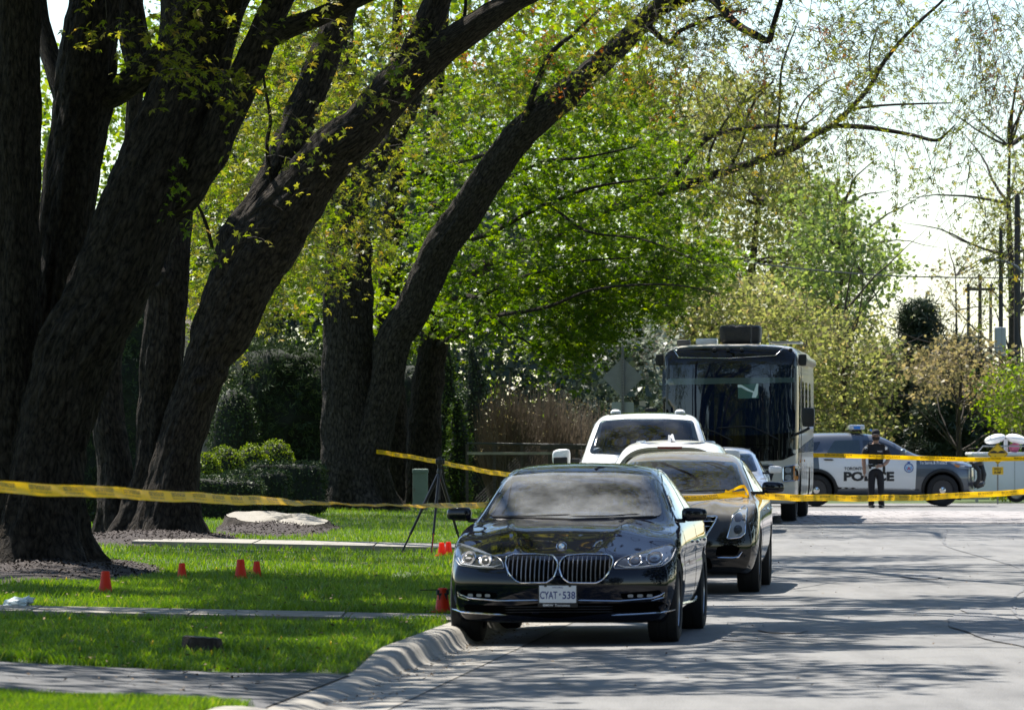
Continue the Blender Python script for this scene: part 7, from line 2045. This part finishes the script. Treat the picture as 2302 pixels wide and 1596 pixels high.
tape("yellow police tape stretched across the lawn from the left edge to the cars", [(-160, 1080, 31.5), (0, 1094, 33), (150, 1102, 34.8), (300, 1110, 37), (430, 1118, 39.5), (560, 1124, 42.5), (700, 1130, 46), (850, 1135, 50), (1000, 1137, 55), (1085, 1136, 58), (1300, 1131, 60), (1545, 1121, 61.4), (1640, 1113, 62.0), (1684, 1108, 62.6)], .076, lambda f: -0.35 - 0.95 * sstep(.30, .52, f) + 2.6 * sstep(.52, .62, f) * 0 + 0.65 * sstep(.62, .8, f))
tape("yellow police tape running right from the mirror of the dusty saloon", [(1690, 1112, 62.7), (1725, 1116, 63.5), (1850, 1119, 67), (2000, 1119, 71), (2130, 1115, 74), (2302, 1105, 77), (2420, 1096, 79)], .076)
tape("farther yellow police tape crossing in front of the officer's patrol car", [(1828, 1023, 112), (1900, 1025, 112.5), (2000, 1027.5, 113), (2100, 1030, 113), (2200, 1032.5, 113), (2302, 1031, 112), (2420, 1028, 111)], .085)
tape("yellow police tape from the grey maple toward the parked cars", [(846, 1015, 111), (900, 1023, 108), (980, 1037, 103.5), (1060, 1053, 99), (1135, 1066, 95), (1260, 1078, 88)], .080)
# loose ends knotted at the mirror
def knot(label, polys):
    root = empty("tape_knot", at(1685, 1110, 62.4)); tag(root, label, "tape")
    for i, pl in enumerate(polys):
        C = catmull([tuple(at(*p)) for p in pl], 8); mb = MB(); vs = []
        for k, c in enumerate(C):
            a = k * .25 + i; up = Vector((.25 * math.sin(a), .2, 1)).normalized() * .016
            vs += [Vector(c) - up, Vector(c) + up]
        mb.add([v - root.location for v in vs], [(k * 2, k * 2 + 1, k * 2 + 3, k * 2 + 2) for k in range(len(C) - 1)])
        mb.build("loose_end", M["tape_yellow"], root, fix=False)
knot("loose yellow tape end knotted round the mirror of the dusty saloon", [[(1628, 1110, 62.2), (1650, 1100, 62.1), (1668, 1093, 62.2), (1676, 1100, 62.4), (1684, 1116, 62.5)], [(1684, 1118, 62.4), (1680, 1104, 62.4), (1674, 1093, 62.3), (1660, 1096, 62.2)], [(1630, 1104, 62.2), (1652, 1110, 62.2), (1684, 1117, 62.4)]])
# cones
def cone(label, u, v, h=0.19, band=False, tilt=0.0):
    p = gp(u, v); root = empty("marker_cone", (p.x, p.y, p.z + .01), random.uniform(0, 6)); tag(root, label, "cone", "small orange marker cones")
    root.rotation_euler = (tilt, tilt * .6, root.rotation_euler.z)
    mb = MB(); mb.lathe([(h * .36, 0.012), (h * .335, h * .06), (h * .30, h * .2), (h * .22, h * .72), (h * .205, h * .9), (h * .19, h * .98), (h * .15, h), (h * .10, h * .995)], 22); mb.build("body", M["cone_orange"], root, True)
    mb = MB(); mb.box((0, 0, .006), (h * .96, h * .96, .012), bevel=.004); mb.build("base", M["cone_orange"], root)
    return root
cone("orange marker cone nearest the left tree clump", 237, 1334, .205)
cone("lone orange marker cone in mid lawn, second from the left", 409, 1303, .165)
cone("left one of the two orange marker cones standing close together in mid lawn", 541, 1302, .20)
cone("right one of the two orange marker cones standing close together in mid lawn", 577, 1298, .165)
cone("left one of the two orange marker cones by the concrete path beside the black saloon", 993, 1251, .17)
cone("right one of the two orange marker cones by the concrete path beside the black saloon", 1008, 1249, .17)
p = gp(561, 1298); root = empty("evidence_marker", (p.x, p.y, p.z), .2); tag(root, "small yellow numbered evidence marker between the two close cones", "marker")
mb = MB(); mb.add([(-.04, -.03, 0), (.04, -.03, 0), (.04, 0, .085), (-.04, 0, .085), (-.04, .03, 0), (.04, .03, 0)], [(0, 1, 2, 3), (3, 2, 5, 4), (0, 3, 4), (1, 5, 2)]); mb.build("tent", M["marker_yellow"], root)
letters("7", .022, .045, lambda a, b: (a, -.0325 + (b + .042) * .35 - .0, b + .042), "numeral", M["print_black"], root, .03)
# red cone with a black camera strapped on its top at the end of the walk
c = cone("red marker cone with a dark cap beside the front bumper of the black saloon", 995, 1378, .215)
mb = MB(); mb.box((0, 0, .175), (.11, .07, .045), bevel=.008); mb.box((0, -.03, .14), (.07, .03, .06), bevel=.006); mb.tube([(-.20, 0, .195), (.12, .02, .2)], .005, 5); mb.build("dark_cap", M["cone_black"], c)
c.rotation_euler = (0, 0, 0.1)
# white bag
p = gp(42, 1368); root = empty("litter_bag", (p.x, p.y, p.z + .03)); tag(root, "crumpled white plastic bag lying on the garden walk at the left edge", "bag")
bm = bmesh.new(); bmesh.ops.create_icosphere(bm, subdivisions=3, radius=1)
for v in bm.verts:
    q = v.co.copy(); k = 1 + .45 * noise.noise(q * 2.3) + .25 * abs(noise.noise(q * 5))
    v.co = Vector((q.x * .12 * k, q.y * .09 * k, max(-.01, q.z * .05 * k + .015 + (.03 if q.x > .6 else 0))))
me = bpy.data.meshes.new("crumpled_film"); bm.to_mesh(me); bm.free(); link("crumpled_film", me, M["bag_white"], root)
# tripod with camera
def tripod():
    pt = gp(972, 1246); Yt = pt.y; root = empty("tripod", (pt.x + .07, Yt, pt.z)); tag(root, "black camera tripod standing on the lawn behind the garden cones", "tripod")
    s = Yt / F; H = (1245 - 1030) * s
    top = Vector((.02, 0, H * .86))
    for (dx, dy, nm) in ((-.475, -.1, 0), (-.08, -.35, 1), (.33, .35, 2)):
        foot = Vector((dx * 1.0, dy, 0)); mb = MB(); mid = top.lerp(foot, .42); mid2 = top.lerp(foot, .74)
        mb.tube([top, mid], .023, 8); mb.tube([mid, mid2], .017, 8); mb.tube([mid2, foot], .012, 8)
        lg = mb.build("leg", M["tripod_black"], root, True)
        for q in (mid, mid2):
            mb = MB(); mb.box(q, (.04, .03, .03), bevel=.006); mb.build("leg_lock", M["plastic_grey"], lg)
        if nm == 1:
            mb = MB(); mb.tube([mid2 + Vector((.004, -.011, 0)), foot.lerp(mid2, .1) + Vector((.004, -.011, 0))], .006, 6); mb.build("leg_stripe", M["tripod_red"], lg)
    mb = MB(); mb.tube([top + Vector((0, 0, -.35)), top + Vector((0, 0, .05))], .013, 8); mb.lathe([(.03, -.02), (.036, .01), (.02, .05)], 12, Matrix.Translation(top)); mb.build("centre_column", M["tripod_black"], root, True)
    mb = MB(); mb.tube([top + Vector((0, 0, -.02)), top + Vector((0, 0, -.12))], .015, 8); mb.build("collar", M["tripod_red"], root, True)
    mb = MB(); mb.box(top + Vector((0, 0, .075)), (.05, .05, .05), bevel=.012); mb.tube([top + Vector((.0, 0, .07)), top + Vector((.09, -.02, .05))], .012, 8); mb.build("head", M["tripod_black"], root, True)
    mb = MB(); mb.box(top + Vector((.01, 0, .135)), (.12, .07, .075), bevel=.012); mb.box(top + Vector((.005, 0, .18)), (.05, .04, .025), bevel=.006); mb.lathe([(.034, 0), (.034, .07), (.028, .075)], 14, Matrix.Translation(top + Vector((.01, -.03, .135))) @ Matrix.Rotation(R(90), 4, 'X')); mb.build("camera_body", M["tripod_black"], root, True)
tripod()
# stumps
def stump(name, label, c, rx_, ry_, h, tilt, seed, ragged_=0.12, ty=0.0):
    root = empty(name, c); tag(root, label, "stump")
    n = 56; rows_b = []
    for (t_, k) in ((0, 1.12), (.25, 1.06), (.6, 1.03), (.9, 1.0), (1, .985)):
        r_ = []
        for i in range(n):
            a = 2 * math.pi * i / n; w = 1 + .12 * noise.noise(Vector((math.cos(a) * 1.5, math.sin(a) * 1.5, seed))) + .05 * noise.noise(Vector((math.cos(a) * 7, math.sin(a) * 7, t_ * 2)))
            if t_ < .3: w += .10 * math.sin(5 * a + seed)
            z = (h + tilt * math.cos(a) + ty * math.sin(a)) * t_ + ragged_ * .25 * noise.noise(Vector((math.cos(a) * 3, math.sin(a) * 3, seed + 4))) * t_
            r_.append((rx_ * k * w * math.cos(a), ry_ * k * w * math.sin(a), z))
        rows_b.append(r_)
    mb = MB(); vs = [p for r_ in rows_b for p in r_]; fs = []
    for i in range(len(rows_b) - 1):
        for j in range(n): fs.append((i * n + j, i * n + (j + 1) % n, (i + 1) * n + (j + 1) % n, (i + 1) * n + j))
    mb.add(vs, fs); o = mb.build("bark_ring", M["bark_far"], root)
    me = o.data; uvl = me.uv_layers.new(name="UVMap")
    for lp in me.loops:
        co = me.vertices[lp.vertex_index].co; uvl.data[lp.index].uv = (math.atan2(co.y, co.x) * rx_, co.z)
    shade(me, 60)
    mb = MB(); vs = []; fs = []; m = 7
    for q in range(m + 1):
        f = q / m
        for (x, y, z) in rows_b[-1]:
            zz_ = z * f + h * (1 - f) + tilt * 0 + ragged_ * .35 * noise.noise(Vector((x * f * 3, y * f * 1.2, seed))) * (1 - f * .5)
            zz_ = (h + tilt * (x * f / rx_) + ty * (y * f / ry_)) + ragged_ * (.22 * noise.noise(Vector((x * f * 4, y * f, seed))) - (.6 * math.exp(-((x * f / rx_ - .05 - .3 * y * f / ry_) / .07) ** 2) if ragged_ > .1 else 0)) * (1 if q < m else 0) + .003
            vs.append((x * f * .97, y * f * .97, zz_ if q < m else z + .004))
    for q in range(m):
        for j in range(n): fs.append((q * n + j, q * n + (j + 1) % n, (q + 1) * n + (j + 1) % n, (q + 1) * n + j))
    mb.add(vs, fs); mb.build("cut_face", M["cut_wood" if rx_ > .5 else "fence_wood"], root)
    return root
stump("tree_stump", "wide pale flat-cut stump split across, sitting in a mulch mound", (pS.x - .02, pS.y + 2.6, gz(pS.x, pS.y + 2.6) - .06), .84, 1.3, .22, -.06, 3, .13, .07)
ps = gp(450, 1470)
stump("tree_stump", "small dark weathered stump low in the shaded front lawn", (ps.x, ps.y + .2, ps.z), .15, .15, .115, -.01, 8, .03)
# signs
def sign_back():
    Y = 112.0; c = at(1400, 849, Y); h = 46 * Y / F; g0 = gz(c.x, Y)
    root = empty("warning_sign", (c.x, Y, g0)); tag(root, "grey back of a diamond road sign on a drilled steel post by the motorhome", "sign")
    zc = c.z - g0; k = .06
    pl = rounded([(0, -h), (h, 0), (0, h), (-h, 0)], .06, 4)
    mb = MB(); mb.prism([(a, b + zc) for a, b in pl], 0.03, 0.034); mb.build("diamond_plate", M["sign_back"], root)
    z2 = at(1398, 917, Y).z - g0; w = 25 * Y / F; hh = 13.5 * Y / F
    mb = MB(); mb.prism([(a, b + z2) for a, b in rounded([(-w, -hh), (w, -hh), (w, hh), (-w, hh)], .03, 3)], 0.03, 0.034); mb.build("small_plate", M["sign_back_pale"], root)
    mb = MB(); mb.box((0, 0, (zc + h) / 2 + .1), (.055, .045, zc + h - .2 + .4)); ps_ = mb.build("post", M["steel_post"], root)
    for i in range(34):
        z = zc + h - .05 - i * .055
        mb = MB(); mb.lathe([(.008, 0), (.001, .002)], 8, Matrix.Translation((0, -.0235, z)) @ Matrix.Rotation(R(90), 4, 'X')); mb.build("post_hole", M["void"], ps_)
sign_back()
def bump_sign():
    Y = 140.0; c = at(2243, 1020, Y); h = 24 * Y / F
    root = empty("speed_bump_sign", (c.x, Y, 0)); tag(root, "yellow diamond speed bump warning sign with a small plate below, by the trailer", "sign")
    dm = rounded([(0, -h), (h, 0), (0, h), (-h, 0)], .035, 4)
    mb = MB(); mb.prism([(a, b + c.z) for a, b in dm], -.003, .003); d = mb.build("diamond_plate", M["sign_yellow"], root)
    mb = MB(); mb.loop_tube([(a * .9, -.005, c.z + b * .9) for a, b in dm], .005, 4); mb.build("border", M["print_black"], d)
    w = h * .72; pr = [(-w, -.035 + .03), (-w, .01)] + [(-w + 2 * w * i / 20, .015 + .045 * abs(math.sin(i / 20 * math.pi * 2)) + .0) for i in range(21)] + [(w, .01), (w, -.005)]
    mb = MB(); mb.prism([(a, b + c.z + .02) for a, b in pr], -.008, -.0045); mb.build("bump_symbol", M["print_black"], d)
    mb = MB(); mb.prism([(a * 1.0 - .02, b + c.z - .10) for a, b in ((-.05, -.02), (.0, -.02), (.06, .0), (.02, .03), (-.02, .02), (-.05, .06))], -.008, -.0045); mb.build("arrow_symbol", M["print_black"], d)
    z2 = at(2243, 1058, Y).z; w2 = 12.5 * Y / F; h2 = 8.5 * Y / F
    mb = MB(); mb.prism([(a, b + z2) for a, b in rounded([(-w2, -h2), (w2, -h2), (w2, h2), (-w2, h2)], .02, 3)], -.003, .003); p_ = mb.build("plate", M["sign_yellow"], root)
    letters("SPEED", .19, .06, lambda a, b: (a, -.0045, z2 + .04 + b), "plate_lettering", M["print_black"], p_, .02)
    letters("BUMP", .17, .06, lambda a, b: (a, -.0045, z2 - .042 + b), "plate_lettering", M["print_black"], p_, .02)
    mb = MB(); mb.box((0, .02, (c.z + h * .8) / 2), (.035, .03, c.z + h * .8)); mb.build("post", M["steel_post"], root)
bump_sign()
# white trailer
def trailer():
    Y = 143.5; a = at(2188, 1000, Y).x
    root = empty("box_trailer", (a + 1.6, Y + 1.0, 0)); tag(root, "white box trailer at the right edge behind the speed bump sign", "trailer")
    mb = MB(); mb.box((0, 0, .68), (3.2, 1.9, 1.0), bevel=.05); mb.build("body", M["trailer_white"], root, True)
    for x in (-.55, .45): 
        mb = MB(); mb.box((x, -.953, .68), (.012, .012, .96)); mb.build("panel_seam", M["galvanised"], root)
    mb = MB(); mb.box((0, 0, 1.22), (3.3, 2.0, .08), bevel=.03); mb.build("lid", M["trailer_white"], root, True)
    mb = MB(); mb.tube([(-1.5, -.9, 1.24), (-1.35, -.9, 1.42), (-.2, -.9, 1.42), (-.1, -.9, 1.26)], .02, 6); mb.build("rail", M["galvanised"], root, True)
    for s in (-1, 1):
        bm = bmesh.new(); bmesh.ops.create_uvsphere(bm, u_segments=16, v_segments=10, radius=1)
        for v in bm.verts: v.co = Vector((-.72 + s * .27 + v.co.x * .27, -.3 + v.co.y * .3, 1.60 + v.co.z * .12 - s * v.co.x * .05))
        me = bpy.data.meshes.new("white_cover"); bm.to_mesh(me); bm.free(); link("white_cover", me, M["print_white"], root, True)
    mb = MB(); mb.tube([(-.72, -.3, 1.24), (-.72, -.3, 1.6)], .05, 8); mb.build("cover_post", M["trailer_white"], root)
    bm = bmesh.new(); bmesh.ops.create_icosphere(bm, subdivisions=2, radius=.14)
    for v in bm.verts: v.co = v.co * (1 + .3 * noise.noise(v.co * 14)) + Vector((-.5, -.35, 1.38))
    me = bpy.data.meshes.new("pink_tarp"); bm.to_mesh(me); bm.free(); link("pink_tarp", me, pbr("tarp_pink", (.55, .12, .2), .6), root, True)
    for x in (-.5, .3):
        o = wheel(root, x, -.88, .26, .2, -1, nsp=5); o.rotation_euler = (0, 0, R(-90)); o.location = (x, -.80, .26)
    for x in (-1.5, 1.5):
        mb = MB(); mb.box((x, -.8, .1), (.08, .08, .2)); mb.build("jack_leg", M["galvanised"], root)
trailer()
# poles, lamp, wire
for (lab, u, Y, v0, w, mt, arm) in [("short dark utility pole farthest left of the pole row", 2177, 260, 640, 9, "pole_dark", False), ("brown utility pole with crossarm, second of the row", 2203, 190, 617, 10, "pole_wood", True), ("thin brown utility pole between the two tall ones", 2227, 250, 640, 9, "pole_wood", False), ("tall dark utility pole, fourth of the row", 2250, 170, 508, 11, "pole_dark", False), ("tall grey utility pole nearest the right edge carrying the street light", 2287, 160, 440, 16, "pole_dark", False)]:
    p = at(u, 1000, Y); H = at(u, v0, Y).z; r_ = w * Y / F / 2
    root = empty("utility_pole", (p.x, Y, 0)); tag(root, lab, "pole", "utility poles")
    mb = MB(); mb.tube([(0, 0, 0), (0, 0, H * .5), (0, 0, H)], [r_ * 1.15, r_, r_ * .8], 14); mb.build("shaft", M[mt], root, True)
    if arm:
        mb = MB(); mb.box((0, -.1, H - .5), (1.0, .1, .1)); ca = mb.build("crossarm", M[mt], root)
        for x in (-.4, .4):
            mb = MB(); mb.lathe([(.05, 0), (.06, .06), (.03, .14)], 8, Matrix.Translation((x, -.1, H - .44))); mb.build("insulator", M["plastic_grey"], ca)
    if u == 2250:
        z = at(u, 770, Y).z; mb = MB(); mb.box((-.05, -.32, z), (.34, .3, .9), bevel=.04); mb.build("transformer_can", M["galvanised"], root)
Y = 159.0
A_ = at(2287, 622, Y + 1); root = empty("street_light", (A_.x, Y + .7, A_.z)); tag(root, "cobra-head street light on a long curved arm by the right edge", "street light")
mb = MB(); mb.tube([at(2300, 615, Y) - root.location, at(2286, 600, Y) - root.location, at(2262, 589, Y) - root.location, at(2232, 584, Y) - root.location], [.045, .04, .035, .03], 8); mb.build("arm", M["steel_post"], root, True)
hd = at(2218, 585.5, Y) - root.location
mb = MB(); mb.tube([hd + Vector((-.20, 0, -.02)), hd + Vector((-.14, 0, 0)), hd + Vector((0, 0, .03)), hd + Vector((.16, 0, .02)), hd + Vector((.26, 0, .01))], [.03, .09, .10, .07, .03], 10); mb.build("lamp_head", M["steel_post"], root, True)
mb = MB(); mb.tube([hd + Vector((-.13, 0, -.05)), hd + Vector((.04, 0, -.06))], .06, 8); mb.build("lens", M["lens_clear"], root, True)
def wire(label, pts, r_):
    C = catmull([tuple(at(*p)) for p in pts], 12); mb = MB(); mb.tube([tuple(c) for c in C], r_, 5); o = mb.build("overhead_wire", M["cable"]); tag(o, label, "wire")
wire("black overhead cable sagging across the sky from the trees to the poles", [(1560, 560, 125), (1700, 592, 130), (1850, 609, 136), (2000, 620, 142), (2150, 624, 148), (2302, 625, 155)], .018)
# green utility cabinet
p = at(945, 1120, 112.5); p.z = gz(p.x, p.y); root = empty("utility_cabinet", (p.x, p.y, p.z)); tag(root, "green metal utility cabinet behind the tripod", "cabinet")
s_ = p.y / F; w = 34 * s_; h = 92 * s_
mb = MB(); mb.box((0, 0, h * .45), (w, w * .9, h * .9), bevel=.02); mb.build("housing", M["transformer_green"], root)
mb = MB(); mb.box((0, 0, h * .95), (w * 1.06, w, h * .12), bevel=.03); mb.build("lid", M["transformer_green"], root)
mb = MB(); mb.box((-w * .38, -w * .46, h * .5), (.03, .02, .06)); mb.build("latch", M["steel_post"], root)
# chain-link fence with rails
def fence():
    Y = 119.0; x0 = at(1050, 1000, Y).x; x1 = at(1420, 1000, Y).x
    root = empty("chain_link_fence", (x0, Y, gz(x0, Y))); tag(root, "low chain-link fence with a pale timber rail behind the parked cars", "fence")
    W = x1 - x0; zt = at(1050, 996, Y).z - gz(x0, Y); zr = at(1050, 1019, Y).z - gz(x0, Y)
    for i in range(7):
        mb = MB(); mb.box((W * i / 6, 0, (zt - .02) / 2), (.06, .06, zt - .02)); mb.build("post", M["fence_wood"], root)
    mb = MB(); mb.tube([(0, -.04, zt), (W, -.04, zt - .06)], .02, 8); mb.build("top_rail", M["fence_wire"], root, True)
    mb = MB(); mb.box((W * .30, -.07, zr), (W * .6, .04, .055), bevel=.006); mb.build("timber_rail", M["fence_rail_pale"], root)
    mb = MB(); mb.box((W * .72, -.06, zr + .13), (W * .55, .03, .10), bevel=.006); mb.build("board", M["fence_wood"], root)
    mb = MB(); g_ = .07; nn = int(W / g_)
    for i in range(-12, nn):
        for s in (1, -1):
            a = i * g_; b = a + zt; 
            pa, pb = ((a, 0), (b, zt)) if s > 0 else ((b, 0), (a, zt))
            if min(a, b) < 0 or max(a, b) > W: continue
            mb.tube([(pa[0], -.02, pa[1]), (pb[0], -.02, pb[1])], .0035, 3, caps=False)
    mb.build("wire_mesh", M["fence_wire"], root, fix=False)["kind"] = "stuff"
fence()
# house glimpsed between the trunks
def house():
    Y = 136.0; x0 = at(330, 1000, Y).x; x1 = at(452, 1000, Y).x
    root = empty("house", (x1, Y, gz(x1, Y))); tag(root, "cream stucco house corner with a moulded eave glimpsed between the left trunks", "house")
    z0 = gz(x1, Y); zt = at(400, 745, Y).z - z0; ze = at(400, 800, Y).z - z0
    mb = MB(); mb.box((-3.5, 3, ze / 2), (7, 6, ze)); w_ = mb.build("wall", M["stucco"], root)
    prf = [(0, 0), (.06, .10), (.10, .20), (.22, .32), (.34, .36), (.34, zt - ze), (0, zt - ze)]
    mb = MB(); n = len(prf)
    vs = [(b_ * 0 - 7 if k == 0 else a, -a if k else -a, ze + b) for k in (0, 1) for a, b in prf for b_ in (0,)]
    mb.add(vs, [tuple(range(n)), tuple(range(2 * n - 1, n - 1, -1))] + [((i + 1) % n, i, n + i, n + (i + 1) % n) for i in range(n)]); mb.build("eave_moulding", M["stucco"], root)
    mb = MB(); mb.add([(-7.2, -.5, zt), (.5, -.5, zt), (.5, 6.5, zt), (-7.2, 6.5, zt), (-5, 2.9, zt + 1.9), (-2, 2.9, zt + 1.9)], [(0, 1, 5, 4), (1, 2, 5), (2, 3, 4, 5), (3, 0, 4), (3, 2, 1, 0)]); mb.build("roof", M["roof_tile"], root)
    wd = MB(); wd.box((-1.6, -.02, 1.5), (1.0, .08, 1.3)); w1 = wd.build("window", M["print_white"], root)
    wd = MB(); wd.box((-1.6, -.065, 1.5), (.84, .02, 1.14)); wd.build("pane", M["glass_dark"], w1)
house()
